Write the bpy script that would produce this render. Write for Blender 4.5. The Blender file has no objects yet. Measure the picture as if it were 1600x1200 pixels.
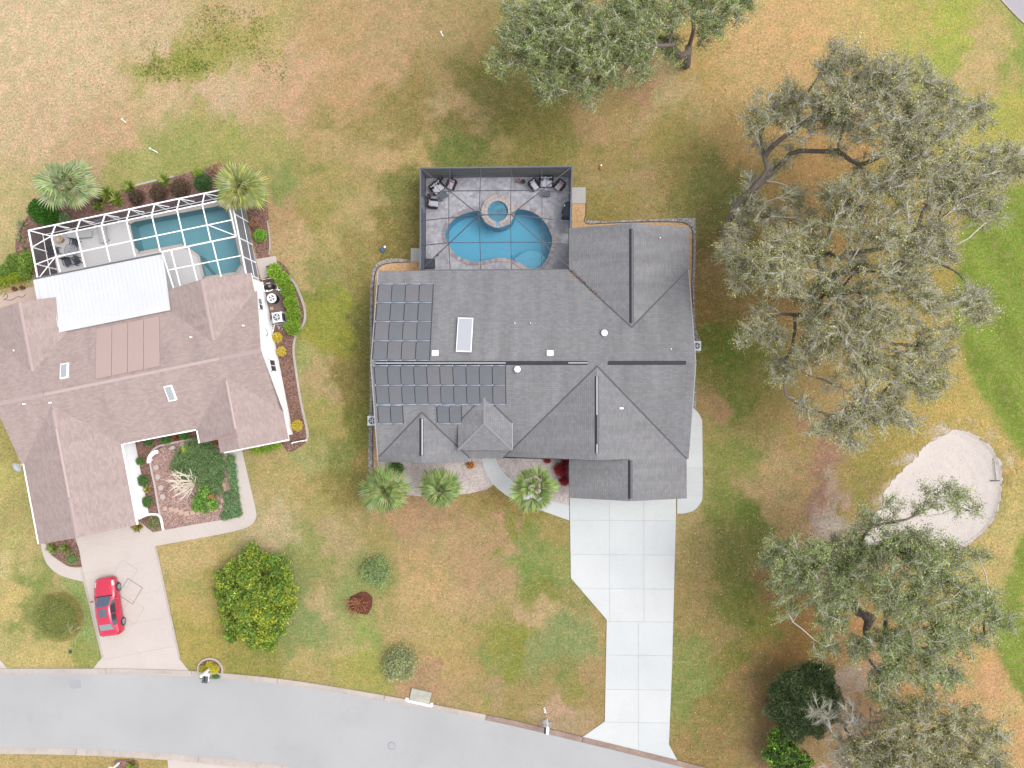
import bpy, bmesh, math, random
import numpy as np
from mathutils import Vector, Matrix, Euler

SC = bpy.context.scene
COL = SC.collection
R = math.radians
rnd = random.Random(7)
rng = np.random.default_rng(7)

# ------------------------------------------------------------------ camera
CAM_H = 55.5
FOC = 1110.0                                   # focal length in pixels of the 1600 px photograph
cam = bpy.data.cameras.new('camera')
cam.sensor_width = 36.0
cam.lens = FOC / 1600 * 36.0
cam.clip_end = 2000
cam_o = bpy.data.objects.new('camera', cam)
COL.objects.link(cam_o)
cam_o.location = (0, 0, CAM_H)
cam_o.rotation_euler = (math.atan(10 / FOC), math.atan(35 / FOC), 0)
SC.camera = cam_o
CR = Euler(cam_o.rotation_euler).to_matrix()

# ------------------------------------------------------------------ sky, sun, exposure
SUN_EL, SUN_ROT = R(60), R(85)
w = bpy.data.worlds.new('World')
SC.world = w
w.use_nodes = True
nt = w.node_tree
sky = nt.nodes.new('ShaderNodeTexSky')
sky.sky_type = 'NISHITA'
sky.sun_disc = False
sky.sun_elevation = SUN_EL
sky.sun_rotation = SUN_ROT
sky.dust_density = 3.0
hs = nt.nodes.new('ShaderNodeHueSaturation')
hs.inputs['Saturation'].default_value = 0.22   # a milky, overcast sky
bg = nt.nodes['Background']
bg.inputs['Strength'].default_value = 0.15
nt.links.new(sky.outputs[0], hs.inputs['Color'])
nt.links.new(hs.outputs[0], bg.inputs['Color'])
sl = bpy.data.lights.new('sun', 'SUN')
sl.energy = 0.6
sl.angle = R(34)
sl.color = (1.0, 0.955, 0.9)
so = bpy.data.objects.new('sun', sl)
COL.objects.link(so)
so.location = (30, 10, 60)
sd = Vector((math.sin(SUN_ROT) * math.cos(SUN_EL), math.cos(SUN_ROT) * math.cos(SUN_EL), math.sin(SUN_EL)))
so.rotation_euler = (-sd).to_track_quat('-Z', 'Y').to_euler()
SC.view_settings.view_transform = 'Standard'
SC.view_settings.look = 'None'
SC.view_settings.gamma = 1
SC.view_settings.use_curve_mapping = False
SC.view_settings.exposure = 1.30
SC.cycles.transparent_max_bounces = 16
SC.cycles.max_bounces = 6
SC.cycles.use_denoising = True
SC.cycles.denoising_input_passes = 'RGB_ALBEDO_NORMAL'
SC.cycles.denoising_prefilter = 'ACCURATE'


# ------------------------------------------------------------------ helpers
def P(u, v, h=0.0):
    """world point at height h that the photograph shows at pixel (u, v)"""
    d = CR @ Vector(((u - 800) / FOC, -(v - 600) / FOC, -1))
    t = (CAM_H - h) / -d.z
    return Vector((d.x * t, d.y * t, h))


def PP(pts, h=0.0):
    return [tuple(P(u, v, h)[:2]) for u, v in pts]


E0 = 2.15


def lin(c):
    c = c / 255.0
    return c / 12.92 if c <= 0.04045 else ((c + 0.055) / 1.055) ** 2.4


def C(r, g, b):
    """real base colour of a surface that the daylight exposure shows as sRGB r, g, b"""
    return tuple(min(0.85, lin(x) / E0) for x in (r, g, b)) + (1.0,)


def new_mat(name):
    m = bpy.data.materials.new(name)
    m.use_nodes = True
    return m, m.node_tree.nodes, m.node_tree.links, m.node_tree.nodes['Principled BSDF']


def mat(name, col, rough=0.75, var=0.12, scale=4.0, bump=0.0, bscale=30.0, spec=0.3, metal=0.0, var2=0.0, scale2=0.4, coords='Object', stain=0.0, sscale=0.7):
    m, N, L, b = new_mat(name)
    b.inputs['Roughness'].default_value = rough
    b.inputs['Specular IOR Level'].default_value = spec
    b.inputs['Metallic'].default_value = metal
    tc = N.new('ShaderNodeTexCoord')
    nz = N.new('ShaderNodeTexNoise')
    nz.inputs['Scale'].default_value = scale
    nz.inputs['Detail'].default_value = 6
    nz.inputs['Roughness'].default_value = 0.7
    L.new(tc.outputs[coords], nz.inputs['Vector'])
    mr = N.new('ShaderNodeMapRange')
    mr.inputs[1].default_value = 0.25
    mr.inputs[2].default_value = 0.75
    mr.inputs[3].default_value = 1 - var
    mr.inputs[4].default_value = 1 + var
    L.new(nz.outputs['Fac'], mr.inputs[0])
    fac = mr.outputs[0]
    if var2:
        n2 = N.new('ShaderNodeTexNoise')
        n2.inputs['Scale'].default_value = scale2
        n2.inputs['Detail'].default_value = 3
        L.new(tc.outputs[coords], n2.inputs['Vector'])
        m2 = N.new('ShaderNodeMapRange')
        m2.inputs[1].default_value = 0.3
        m2.inputs[2].default_value = 0.7
        m2.inputs[3].default_value = 1 - var2
        m2.inputs[4].default_value = 1 + var2
        L.new(n2.outputs['Fac'], m2.inputs[0])
        mm = N.new('ShaderNodeMath')
        mm.operation = 'MULTIPLY'
        L.new(fac, mm.inputs[0])
        L.new(m2.outputs[0], mm.inputs[1])
        fac = mm.outputs[0]
    if stain:
        n3 = N.new('ShaderNodeTexNoise')
        n3.inputs['Scale'].default_value = sscale
        n3.inputs['Detail'].default_value = 9
        n3.inputs['Roughness'].default_value = 0.72
        L.new(tc.outputs[coords], n3.inputs['Vector'])
        m3 = N.new('ShaderNodeMapRange')
        m3.inputs[1].default_value = 0.54
        m3.inputs[2].default_value = 0.74
        m3.inputs[3].default_value = 1
        m3.inputs[4].default_value = 1 - stain
        L.new(n3.outputs['Fac'], m3.inputs[0])
        m4 = N.new('ShaderNodeMath')
        m4.operation = 'MULTIPLY'
        L.new(fac, m4.inputs[0])
        L.new(m3.outputs[0], m4.inputs[1])
        fac = m4.outputs[0]
    mx = N.new('ShaderNodeVectorMath')
    mx.operation = 'SCALE'
    mx.inputs[0].default_value = col[:3]
    L.new(fac, mx.inputs['Scale'])
    L.new(mx.outputs[0], b.inputs['Base Color'])
    if bump:
        nb = N.new('ShaderNodeTexNoise')
        nb.inputs['Scale'].default_value = bscale
        nb.inputs['Detail'].default_value = 4
        L.new(tc.outputs[coords], nb.inputs['Vector'])
        bp = N.new('ShaderNodeBump')
        bp.inputs['Strength'].default_value = bump
        bp.inputs['Distance'].default_value = 0.05
        L.new(nb.outputs['Fac'], bp.inputs['Height'])
        L.new(bp.outputs[0], b.inputs['Normal'])
    return m


def leaf_mat(name, rough=0.55, trans=0.25):
    """leaf colour comes from each leaf's own colour attribute"""
    m, N, L, b = new_mat(name)
    a = N.new('ShaderNodeAttribute')
    a.attribute_name = 'Col'
    L.new(a.outputs['Color'], b.inputs['Base Color'])
    b.inputs['Roughness'].default_value = rough
    b.inputs['Specular IOR Level'].default_value = 0.35
    t = N.new('ShaderNodeBsdfTranslucent')
    L.new(a.outputs['Color'], t.inputs['Color'])
    mx = N.new('ShaderNodeMixShader')
    mx.inputs[0].default_value = trans
    L.new(b.outputs[0], mx.inputs[1])
    L.new(t.outputs[0], mx.inputs[2])
    L.new(mx.outputs[0], N['Material Output'].inputs['Surface'])
    return m


def screen_mat(name, col, alpha):
    m, N, L, b = new_mat(name)
    b.inputs['Base Color'].default_value = col
    b.inputs['Roughness'].default_value = 0.9
    b.inputs['Specular IOR Level'].default_value = 0.1
    b.inputs['Alpha'].default_value = alpha
    return m


def shingle_mat(name, col, c2, rough=0.9, var=0.2, streak=0.1, line=0.6, stain=0.16):
    """asphalt shingles; UV is in metres, u along the course and v up the slope"""
    m, N, L, b = new_mat(name)
    b.inputs['Roughness'].default_value = rough
    b.inputs['Specular IOR Level'].default_value = 0.15
    uv = N.new('ShaderNodeUVMap')
    br = N.new('ShaderNodeTexBrick')
    br.offset = 0.37
    br.inputs['Scale'].default_value = 1.0
    br.inputs['Brick Width'].default_value = 0.31
    br.inputs['Row Height'].default_value = 0.145
    br.inputs['Mortar Size'].default_value = 0.011
    br.inputs['Mortar Smooth'].default_value = 0.3
    br.inputs['Bias'].default_value = -0.1
    br.inputs['Color1'].default_value = col
    br.inputs['Color2'].default_value = c2
    br.inputs['Mortar'].default_value = tuple(x * line for x in col[:3]) + (1,)
    L.new(uv.outputs[0], br.inputs['Vector'])
    n1 = N.new('ShaderNodeTexNoise')
    n1.inputs['Scale'].default_value = 16
    n1.inputs['Detail'].default_value = 6
    n1.inputs['Roughness'].default_value = 0.75
    L.new(uv.outputs[0], n1.inputs['Vector'])
    mp = N.new('ShaderNodeMapping')
    mp.inputs['Scale'].default_value = (1.1, 0.16, 1)
    L.new(uv.outputs[0], mp.inputs['Vector'])
    n2 = N.new('ShaderNodeTexNoise')
    n2.inputs['Scale'].default_value = 0.9
    n2.inputs['Detail'].default_value = 5
    L.new(mp.outputs[0], n2.inputs['Vector'])
    r1 = N.new('ShaderNodeMapRange')
    r1.inputs[1].default_value = 0.3
    r1.inputs[2].default_value = 0.7
    r1.inputs[3].default_value = 1 - var
    r1.inputs[4].default_value = 1 + var
    L.new(n1.outputs['Fac'], r1.inputs[0])
    r2 = N.new('ShaderNodeMapRange')
    r2.inputs[1].default_value = 0.35
    r2.inputs[2].default_value = 0.7
    r2.inputs[3].default_value = 1 - streak
    r2.inputs[4].default_value = 1 + streak
    L.new(n2.outputs['Fac'], r2.inputs[0])
    mm = N.new('ShaderNodeMath')
    mm.operation = 'MULTIPLY'
    L.new(r1.outputs[0], mm.inputs[0])
    L.new(r2.outputs[0], mm.inputs[1])
    mp2 = N.new('ShaderNodeMapping')
    mp2.inputs['Scale'].default_value = (.75, .22, 1)
    L.new(uv.outputs[0], mp2.inputs['Vector'])
    n5 = N.new('ShaderNodeTexNoise')
    n5.inputs['Scale'].default_value = 1.0
    n5.inputs['Detail'].default_value = 8
    n5.inputs['Roughness'].default_value = .68
    L.new(mp2.outputs[0], n5.inputs['Vector'])
    r5 = N.new('ShaderNodeMapRange')
    for i_, v_ in enumerate((.56, .72, 1.0, 1 - stain)): r5.inputs[i_ + 1].default_value = v_
    L.new(n5.outputs['Fac'], r5.inputs[0])
    m5 = N.new('ShaderNodeMath')
    m5.operation = 'MULTIPLY'
    L.new(mm.outputs[0], m5.inputs[0])
    L.new(r5.outputs[0], m5.inputs[1])
    vs = N.new('ShaderNodeVectorMath')
    vs.operation = 'SCALE'
    L.new(br.outputs['Color'], vs.inputs[0])
    L.new(m5.outputs[0], vs.inputs['Scale'])
    L.new(vs.outputs[0], b.inputs['Base Color'])
    bp = N.new('ShaderNodeBump')
    bp.inputs['Strength'].default_value = 0.35
    bp.inputs['Distance'].default_value = 0.03
    L.new(n1.outputs['Fac'], bp.inputs['Height'])
    L.new(bp.outputs[0], b.inputs['Normal'])
    return m


def voronoi_mat(name, c1, c2, scale, rough=0.9, edge=0.5, bump=0.4, big=0.12, c3=None):
    """loose stone, mulch or paver pattern: cells of differing colour"""
    m, N, L, b = new_mat(name)
    b.inputs['Roughness'].default_value = rough
    b.inputs['Specular IOR Level'].default_value = 0.2
    tc = N.new('ShaderNodeTexCoord')
    vo = N.new('ShaderNodeTexVoronoi')
    vo.inputs['Scale'].default_value = scale
    L.new(tc.outputs['Object'], vo.inputs['Vector'])
    sp = N.new('ShaderNodeSeparateColor')
    L.new(vo.outputs['Color'], sp.inputs[0])
    cr = N.new('ShaderNodeValToRGB')
    cr.color_ramp.elements[0].color = c1
    cr.color_ramp.elements[1].color = c2
    if c3:
        e = cr.color_ramp.elements.new(0.5)
        e.color = c3
    L.new(sp.outputs[0], cr.inputs[0])
    mr = N.new('ShaderNodeMapRange')
    mr.inputs[1].default_value = 0.2
    mr.inputs[2].default_value = 0.75
    mr.inputs[3].default_value = 1
    mr.inputs[4].default_value = 1 - edge
    L.new(vo.outputs['Distance'], mr.inputs[0])
    nz = N.new('ShaderNodeTexNoise')
    nz.inputs['Scale'].default_value = 0.8
    nz.inputs['Detail'].default_value = 5
    L.new(tc.outputs['Object'], nz.inputs['Vector'])
    m2 = N.new('ShaderNodeMapRange')
    m2.inputs[1].default_value = 0.3
    m2.inputs[2].default_value = 0.7
    m2.inputs[3].default_value = 1 - big
    m2.inputs[4].default_value = 1 + big
    L.new(nz.outputs['Fac'], m2.inputs[0])
    mm = N.new('ShaderNodeMath')
    mm.operation = 'MULTIPLY'
    L.new(mr.outputs[0], mm.inputs[0])
    L.new(m2.outputs[0], mm.inputs[1])
    vs = N.new('ShaderNodeVectorMath')
    vs.operation = 'SCALE'
    L.new(cr.outputs[0], vs.inputs[0])
    L.new(mm.outputs[0], vs.inputs['Scale'])
    L.new(vs.outputs[0], b.inputs['Base Color'])
    bp = N.new('ShaderNodeBump')
    bp.inputs['Strength'].default_value = bump
    bp.inputs['Distance'].default_value = 0.04
    bp.invert = True
    L.new(vo.outputs['Distance'], bp.inputs['Height'])
    L.new(bp.outputs[0], b.inputs['Normal'])
    return m


def water_mat(name, tint):
    m, N, L, b = new_mat(name)
    N.remove(b)
    tr = N.new('ShaderNodeBsdfTransparent')
    tr.inputs[0].default_value = tint
    gl = N.new('ShaderNodeBsdfGlossy')
    gl.inputs['Roughness'].default_value = 0.04
    fr = N.new('ShaderNodeFresnel')
    fr.inputs['IOR'].default_value = 1.33
    tc = N.new('ShaderNodeTexCoord')
    nz = N.new('ShaderNodeTexNoise')
    nz.inputs['Scale'].default_value = 2.5
    nz.inputs['Detail'].default_value = 4
    L.new(tc.outputs['Object'], nz.inputs['Vector'])
    bp = N.new('ShaderNodeBump')
    bp.inputs['Strength'].default_value = 0.12
    bp.inputs['Distance'].default_value = 0.05
    L.new(nz.outputs['Fac'], bp.inputs['Height'])
    L.new(bp.outputs[0], gl.inputs['Normal'])
    L.new(bp.outputs[0], fr.inputs['Normal'])
    mx = N.new('ShaderNodeMixShader')
    L.new(fr.outputs[0], mx.inputs[0])
    L.new(tr.outputs[0], mx.inputs[1])
    L.new(gl.outputs[0], mx.inputs[2])
    L.new(mx.outputs[0], N['Material Output'].inputs['Surface'])
    return m


def tag(o, label=None, cat=None, group=None, kind=None):
    if label: o['label'] = label
    if cat: o['category'] = cat
    if group: o['group'] = group
    if kind: o['kind'] = kind
    return o


def empty(name, loc=(0, 0, 0), rz=0.0, label=None, cat=None, group=None):
    o = bpy.data.objects.new(name, None)
    COL.objects.link(o)
    o.location = loc
    o.rotation_euler = (0, 0, rz)
    o.empty_display_size = 0.2
    return tag(o, label, cat, group)


def link(name, mesh, parent=None, loc=None, rot=None, scale=None):
    o = bpy.data.objects.new(name, mesh)
    COL.objects.link(o)
    if parent: o.parent = parent
    if loc is not None: o.location = loc
    if rot is not None: o.rotation_euler = rot
    if scale is not None: o.scale = scale
    return o


class MB:
    """collects simple solids; build() links them as ONE mesh object"""
    def __init__(s):
        s.v, s.f, s.m, s.uv, s.smooth = [], [], [], {}, set()

    def add(s, vs, fs, mi=0, smooth=False):
        o = len(s.v)
        s.v += [tuple(x) for x in vs]
        for f in fs:
            if smooth: s.smooth.add(len(s.f))
            s.f.append([o + i for i in f])
            s.m.append(mi)
        return s

    def box(s, c, d, rz=0.0, mi=0, rot=None, bev=0.0):
        M = rot if rot is not None else Matrix.Rotation(rz, 3, 'Z')
        c = Vector(c)
        hx, hy, hz = d[0] / 2, d[1] / 2, d[2] / 2
        if bev:
            b = min(bev, hx * .9, hy * .9, hz * .9)
            ring = lambda x, y, z: [(-x + b, -y, z), (x - b, -y, z), (x, -y + b, z), (x, y - b, z), (x - b, y, z), (-x + b, y, z), (-x, y - b, z), (-x, -y + b, z)]
            vs = ring(hx, hy, -hz) + ring(hx, hy, hz - b) + ring(hx - b, hy - b, hz)
            fs = [list(range(7, -1, -1)), list(range(16, 24))]
            for k in (0, 8):
                fs += [[k + i, k + (i + 1) % 8, k + 8 + (i + 1) % 8, k + 8 + i] for i in range(8)]
        else:
            vs = [(x, y, z) for z in (-hz, hz) for x, y in ((-hx, -hy), (hx, -hy), (hx, hy), (-hx, hy))]
            fs = [[3, 2, 1, 0], [4, 5, 6, 7], [0, 1, 5, 4], [1, 2, 6, 5], [2, 3, 7, 6], [3, 0, 4, 7]]
        return s.add([c + M @ Vector(p) for p in vs], fs, mi)

    def bar(s, a, b, w_, h_, mi=0):
        a, b = Vector(a), Vector(b)
        d = b - a
        q = d.to_track_quat('X', 'Z').to_matrix()
        return s.box((a + b) / 2, (d.length, w_, h_), rot=q, mi=mi)

    def prism(s, poly, z0, z1, mi=0, bottom=True):
        n = len(poly)
        ar = sum(poly[i][0] * poly[(i + 1) % n][1] - poly[(i + 1) % n][0] * poly[i][1] for i in range(n))
        if ar < 0: poly = poly[::-1]
        vs = [(x, y, z0) for x, y in poly] + [(x, y, z1) for x, y in poly]
        fs = [list(range(n, 2 * n))] + [[i, (i + 1) % n, n + (i + 1) % n, n + i] for i in range(n)]
        if bottom: fs.append(list(range(n - 1, -1, -1)))
        return s.add(vs, fs, mi)

    def sheet(s, poly, z, mi=0):
        n = len(poly)
        ar = sum(poly[i][0] * poly[(i + 1) % n][1] - poly[(i + 1) % n][0] * poly[i][1] for i in range(n))
        if ar < 0: poly = poly[::-1]
        return s.add([(x, y, z) for x, y in poly], [list(range(n))], mi)

    def cyl(s, c, r, h, n=16, r2=None, mi=0, smooth=True):
        r2 = r if r2 is None else r2
        c = Vector(c)
        a = [2 * math.pi * i / n for i in range(n)]
        vs = [c + Vector((math.cos(t) * r, math.sin(t) * r, 0)) for t in a] + [c + Vector((math.cos(t) * r2, math.sin(t) * r2, h)) for t in a]
        s.add(vs, [[i, (i + 1) % n, n + (i + 1) % n, n + i] for i in range(n)], mi, smooth)
        return s.add(vs, [list(range(n - 1, -1, -1)), list(range(n, 2 * n))], mi)

    def lathe(s, c, prof, n=16, mi=0, smooth=True):
        c = Vector(c)
        vs = [c + Vector((math.cos(2 * math.pi * i / n) * r, math.sin(2 * math.pi * i / n) * r, z)) for r, z in prof for i in range(n)]
        fs = [[k * n + i, k * n + (i + 1) % n, (k + 1) * n + (i + 1) % n, (k + 1) * n + i] for k in range(len(prof) - 1) for i in range(n)]
        return s.add(vs, fs, mi, smooth)

    def tube(s, pts, rad, n=6, mi=0, cap=True):
        pts = [Vector(p) for p in pts]
        if not isinstance(rad, (list, tuple)): rad = [rad] * len(pts)
        vs = []
        for i, p in enumerate(pts):
            d = (pts[min(i + 1, len(pts) - 1)] - pts[max(i - 1, 0)])
            d = d.normalized() if d.length > 1e-6 else Vector((0, 0, 1))
            a = d.orthogonal().normalized() if abs(d.z) > 0.9 else d.cross(Vector((0, 0, 1))).normalized()
            b = d.cross(a)
            vs += [p + (a * math.cos(2 * math.pi * k / n) + b * math.sin(2 * math.pi * k / n)) * rad[i] for k in range(n)]
        m = len(pts)
        fs = [[k * n + i, k * n + (i + 1) % n, (k + 1) * n + (i + 1) % n, (k + 1) * n + i] for k in range(m - 1) for i in range(n)]
        if cap: fs += [list(range(n - 1, -1, -1)), list(range((m - 1) * n, m * n))]
        return s.add(vs, fs, mi, n > 5)

    def ball(s, c, r, n=12, m=8, mi=0, zs=1.0):
        prof = [(r * math.sin(math.pi * k / m) + 1e-4, -r * zs * math.cos(math.pi * k / m)) for k in range(m + 1)]
        return s.lathe(c, prof, n, mi)

    def mesh(s, name, mats):
        me = bpy.data.meshes.new(name)
        me.from_pydata(s.v, [], s.f)
        for m_ in (mats if isinstance(mats, (list, tuple)) else [mats]): me.materials.append(m_)
        me.polygons.foreach_set('material_index', s.m)
        if s.smooth:
            sm = np.zeros(len(s.f), bool)
            sm[list(s.smooth)] = True
            me.polygons.foreach_set('use_smooth', sm)
        if s.uv:
            ul = me.uv_layers.new(name='UVMap')
            for pi, co in s.uv.items():
                for k, li in enumerate(me.polygons[pi].loop_indices): ul.data[li].uv = co[k]
        me.update()
        return me

    def build(s, name, mats, parent=None, loc=None, rot=None):
        return link(name, s.mesh(name, mats), parent, loc, rot)


def quads(name, V, colors, material, n=4):
    """V: (count*n, 3) corner points, colors: (count, 3) -> fast mesh of separate n-gons"""
    k = len(V) // n
    me = bpy.data.meshes.new(name)
    me.vertices.add(k * n)
    me.vertices.foreach_set('co', np.ascontiguousarray(V, dtype=np.float32).ravel())
    me.loops.add(k * n)
    me.loops.foreach_set('vertex_index', np.arange(k * n, dtype=np.int32))
    me.polygons.add(k)
    me.polygons.foreach_set('loop_start', np.arange(0, k * n, n, dtype=np.int32))
    me.polygons.foreach_set('loop_total', np.full(k, n, dtype=np.int32))
    if colors is not None:
        at = me.color_attributes.new('Col', 'FLOAT_COLOR', 'POINT')
        c4 = np.ones((k, n, 4), np.float32)
        c4[:, :, :3] = np.asarray(colors, np.float32)[:, None, :]
        at.data.foreach_set('color', c4.ravel())
    me.materials.append(material)
    me.update(calc_edges=True)
    return me


def leaf_quads(cen, axis, length, width, fold=0.0):
    """one rhombic leaf per centre: axis = direction of the leaf"""
    n = len(cen)
    axis = axis / (np.linalg.norm(axis, axis=1, keepdims=True) + 1e-9)
    r = rng.normal(size=(n, 3))
    side = np.cross(axis, r)
    side /= np.linalg.norm(side, axis=1, keepdims=True) + 1e-9
    L = np.asarray(length).reshape(-1, 1) * np.ones((n, 1))
    W = np.asarray(width).reshape(-1, 1) * np.ones((n, 1))
    V = np.empty((n, 4, 3))
    V[:, 0] = cen - axis * L * .5
    V[:, 1] = cen + side * W * .5
    V[:, 2] = cen + axis * L * .5
    V[:, 3] = cen - side * W * .5
    return V.reshape(-1, 3)


def pick_colors(n, pal, jit=0.18):
    pal = np.array([p[:3] for p in pal])
    c = pal[rng.integers(0, len(pal), n)]
    c = c * 1.65                                   # single leaves are lighter than the shaded mass they form
    return np.clip(c * (1 + rng.normal(0, jit, (n, 1))) * (1 + rng.normal(0, .05, (n, 3))), 0.004, 0.9)


def smooth(pts, closed=True, k=6):
    out = []
    n = len(pts)
    rng_ = range(n) if closed else range(n - 1)
    for i in rng_:
        if closed: a, b, c, d = (pts[(i + j) % n] for j in (-1, 0, 1, 2))
        else: a, b, c, d = pts[max(i - 1, 0)], pts[i], pts[i + 1], pts[min(i + 2, n - 1)]
        for s in range(k):
            t = s / k
            out.append(tuple(0.5 * (2 * b[j] + (c[j] - a[j]) * t + (2 * a[j] - 5 * b[j] + 4 * c[j] - d[j]) * t * t + (3 * b[j] - a[j] - 3 * c[j] + d[j]) * t ** 3) for j in range(len(b))))
    if not closed: out.append(tuple(pts[-1]))
    return out


def inside(poly, X, Y):
    r = np.zeros(X.shape, bool)
    n = len(poly)
    for i in range(n):
        x0, y0 = poly[i]
        x1, y1 = poly[(i + 1) % n]
        c = (y0 > Y) != (y1 > Y)
        if y0 != y1: r ^= c & (X < (x1 - x0) * (Y - y0) / (y1 - y0) + x0)
    return r


def poly_dist(poly, X, Y):
    d = np.full(X.shape, 1e9)
    n = len(poly)
    for i in range(n):
        a = np.array(poly[i]); b = np.array(poly[(i + 1) % n]); e = b - a
        t = np.clip(((X - a[0]) * e[0] + (Y - a[1]) * e[1]) / (e @ e + 1e-9), 0, 1)
        d = np.minimum(d, np.hypot(X - a[0] - t * e[0], Y - a[1] - t * e[1]))
    return np.where(inside(poly, X, Y), -d, d)


def clip(poly, x0, y0, x1, y1):
    def half(ps, f, g):
        o = []
        for i in range(len(ps)):
            a, b = ps[i], ps[(i + 1) % len(ps)]
            if f(a): o.append(a)
            if f(a) != f(b): o.append(g(a, b))
        return o
    def ix(x): return lambda a, b: (x, a[1] + (b[1] - a[1]) * (x - a[0]) / (b[0] - a[0]))
    def iy(y): return lambda a, b: (a[0] + (b[0] - a[0]) * (y - a[1]) / (b[1] - a[1]), y)
    ps = half(poly, lambda p: p[0] >= x0, ix(x0))
    if ps: ps = half(ps, lambda p: p[0] <= x1, ix(x1))
    if ps: ps = half(ps, lambda p: p[1] >= y0, iy(y0))
    if ps: ps = half(ps, lambda p: p[1] <= y1, iy(y1))
    return ps


def shrink(poly, d):
    """move every corner inwards (about the centroid) by roughly d metres"""
    cx = sum(p[0] for p in poly) / len(poly); cy = sum(p[1] for p in poly) / len(poly)
    o = []
    for x, y in poly:
        dx, dy = x - cx, y - cy
        o.append((x - math.copysign(min(d, abs(dx)), dx), y - math.copysign(min(d, abs(dy)), dy)))
    return o


def offset_strip(pts, w0, w1):
    """polyline -> polygon between two sideways offsets (left positive)"""
    L, Rr = [], []
    for i, p in enumerate(pts):
        a, b = pts[max(i - 1, 0)], pts[min(i + 1, len(pts) - 1)]
        dx, dy = b[0] - a[0], b[1] - a[1]
        l = math.hypot(dx, dy) or 1
        nx, ny = -dy / l, dx / l
        L.append((p[0] + nx * w0, p[1] + ny * w0))
        Rr.append((p[0] + nx * w1, p[1] + ny * w1))
    return L, Rr


def vnoise(X, Y, s, seed):
    """smooth value noise in numpy"""
    g = np.random.default_rng(seed).random((256, 256))
    x, y = X * s + 1000.3, Y * s + 1000.7
    xi, yi = np.floor(x).astype(int), np.floor(y).astype(int)
    fx, fy = x - xi, y - yi
    fx, fy = fx * fx * (3 - 2 * fx), fy * fy * (3 - 2 * fy)
    a = g[xi % 256, yi % 256]; b = g[(xi + 1) % 256, yi % 256]
    c = g[xi % 256, (yi + 1) % 256]; d = g[(xi + 1) % 256, (yi + 1) % 256]
    return (a * (1 - fx) + b * fx) * (1 - fy) + (c * (1 - fx) + d * fx) * fy - .5

# ------------------------------------------------------------------ materials
M_CONCS = [mat('white_concrete_%s' % k, C(*c), 0.85, 0.035, 5, 0.15, 60, var2=0.03, scale2=0.35, stain=0.07, sscale=0.5) for k, c in (('a', (233, 236, 236)), ('b', (229, 232, 232)), ('c', (236, 238, 237)))]
M_CONC = M_CONCS[0]
M_CONC_PINK = mat('pale_pink_concrete', C(230, 217, 209), 0.85, 0.04, 5, 0.15, 60, var2=0.03, scale2=0.4, stain=0.07, sscale=0.6)
M_JOINT = mat('joint_grit', C(210, 212, 212), 0.9, 0.15, 8)
M_ROAD = mat('weathered_asphalt', C(202, 202, 203), 0.9, 0.08, 14, 0.3, 70, var2=0.06, scale2=0.16, stain=0.10, sscale=0.22)
M_KERB = mat('kerb_concrete', C(214, 202, 192), 0.9, 0.12, 5, 0.2, 40, var2=0.1, scale2=0.5, stain=0.2, sscale=1.1)
M_KERB_DIRTY = mat('stained_kerb_concrete', C(176, 152, 140), 0.9, 0.22, 4, 0.2, 40, var2=0.15, scale2=0.7)
M_PEACH = voronoi_mat('peach_gravel', C(250, 214, 168), C(226, 176, 122), 14, edge=0.2, c3=C(240, 196, 146))
M_PALEG = voronoi_mat('pale_gravel', C(250, 238, 232), C(222, 204, 196), 10, edge=0.2, c3=C(242, 228, 222))
M_GREYG = voronoi_mat('grey_rubble', C(226, 220, 216), C(168, 158, 150), 9, edge=0.45, c3=C(206, 198, 192))
M_MULCH = voronoi_mat('brown_mulch', C(196, 158, 142), C(140, 104, 92), 11, edge=0.4, c3=C(170, 130, 116))
M_PINKCHIP = voronoi_mat('pinkish_bark_chips', C(240, 206, 196), C(178, 140, 130), 12, edge=0.4, c3=C(216, 178, 166))
M_REDM = voronoi_mat('red_mulch', C(150, 92, 74), C(112, 66, 52), 12, edge=0.4)
M_DECK = voronoi_mat('grey_pavers', C(224, 222, 228), C(190, 188, 196), 3.6, edge=0.12, bump=0.1, big=0.06, c3=C(210, 208, 215))
M_DECK2 = mat('cool_deck', C(244, 241, 242), 0.9, 0.04, 6, var2=0.03)
M_PAD = mat('grey_pad_concrete', C(206, 204, 200), 0.9, 0.08, 6, 0.2, 40)
M_SAND = mat('bunker_sand', C(238, 226, 218), 0.95, 0.06, 9, 0.8, 9, var2=0.03, scale2=0.6, stain=0.12, sscale=2.2)
M_BLACK = mat('black_edging', C(70, 62, 62), 0.6, 0.1)
M_WHITE = mat('white_paint', (.78, .78, .79, 1), 0.55, 0.02, 3)
M_WALL = mat('white_stucco', (.76, .76, .77, 1), 0.85, 0.03, 8, 0.15, 50)
M_WALLG = mat('grey_stucco', C(214, 214, 218), 0.85, 0.04, 8, 0.15, 50)
M_FASCIA = mat('grey_fascia', C(120, 116, 120), 0.7, 0.05)
M_ROOF = shingle_mat('grey_shingles', C(162, 161, 163), C(148, 147, 150), var=0.13, streak=0.10, line=0.66)
M_ROOFP = shingle_mat('pink_grey_shingles', C(204, 183, 177), C(187, 166, 160), var=0.14, streak=0.05, line=0.8)
M_ROOFW = mat('white_metal_roof', C(244, 245, 248), 0.45, 0.03, 5, var2=0.03)
M_VENT = mat('dark_ridge_vent', C(46, 48, 56), 0.35, 0.08, 6, spec=0.5)
M_VENTSHEEN = mat('ridge_vent_sheen', C(206, 206, 208), 0.35, 0.05, 6, spec=0.5)  # pale colour stands in for the sheen on the dark vents
M_PINKCAP = mat('pale_pink_ridge_cap', C(218, 194, 188), 0.7, 0.06, 6)
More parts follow.
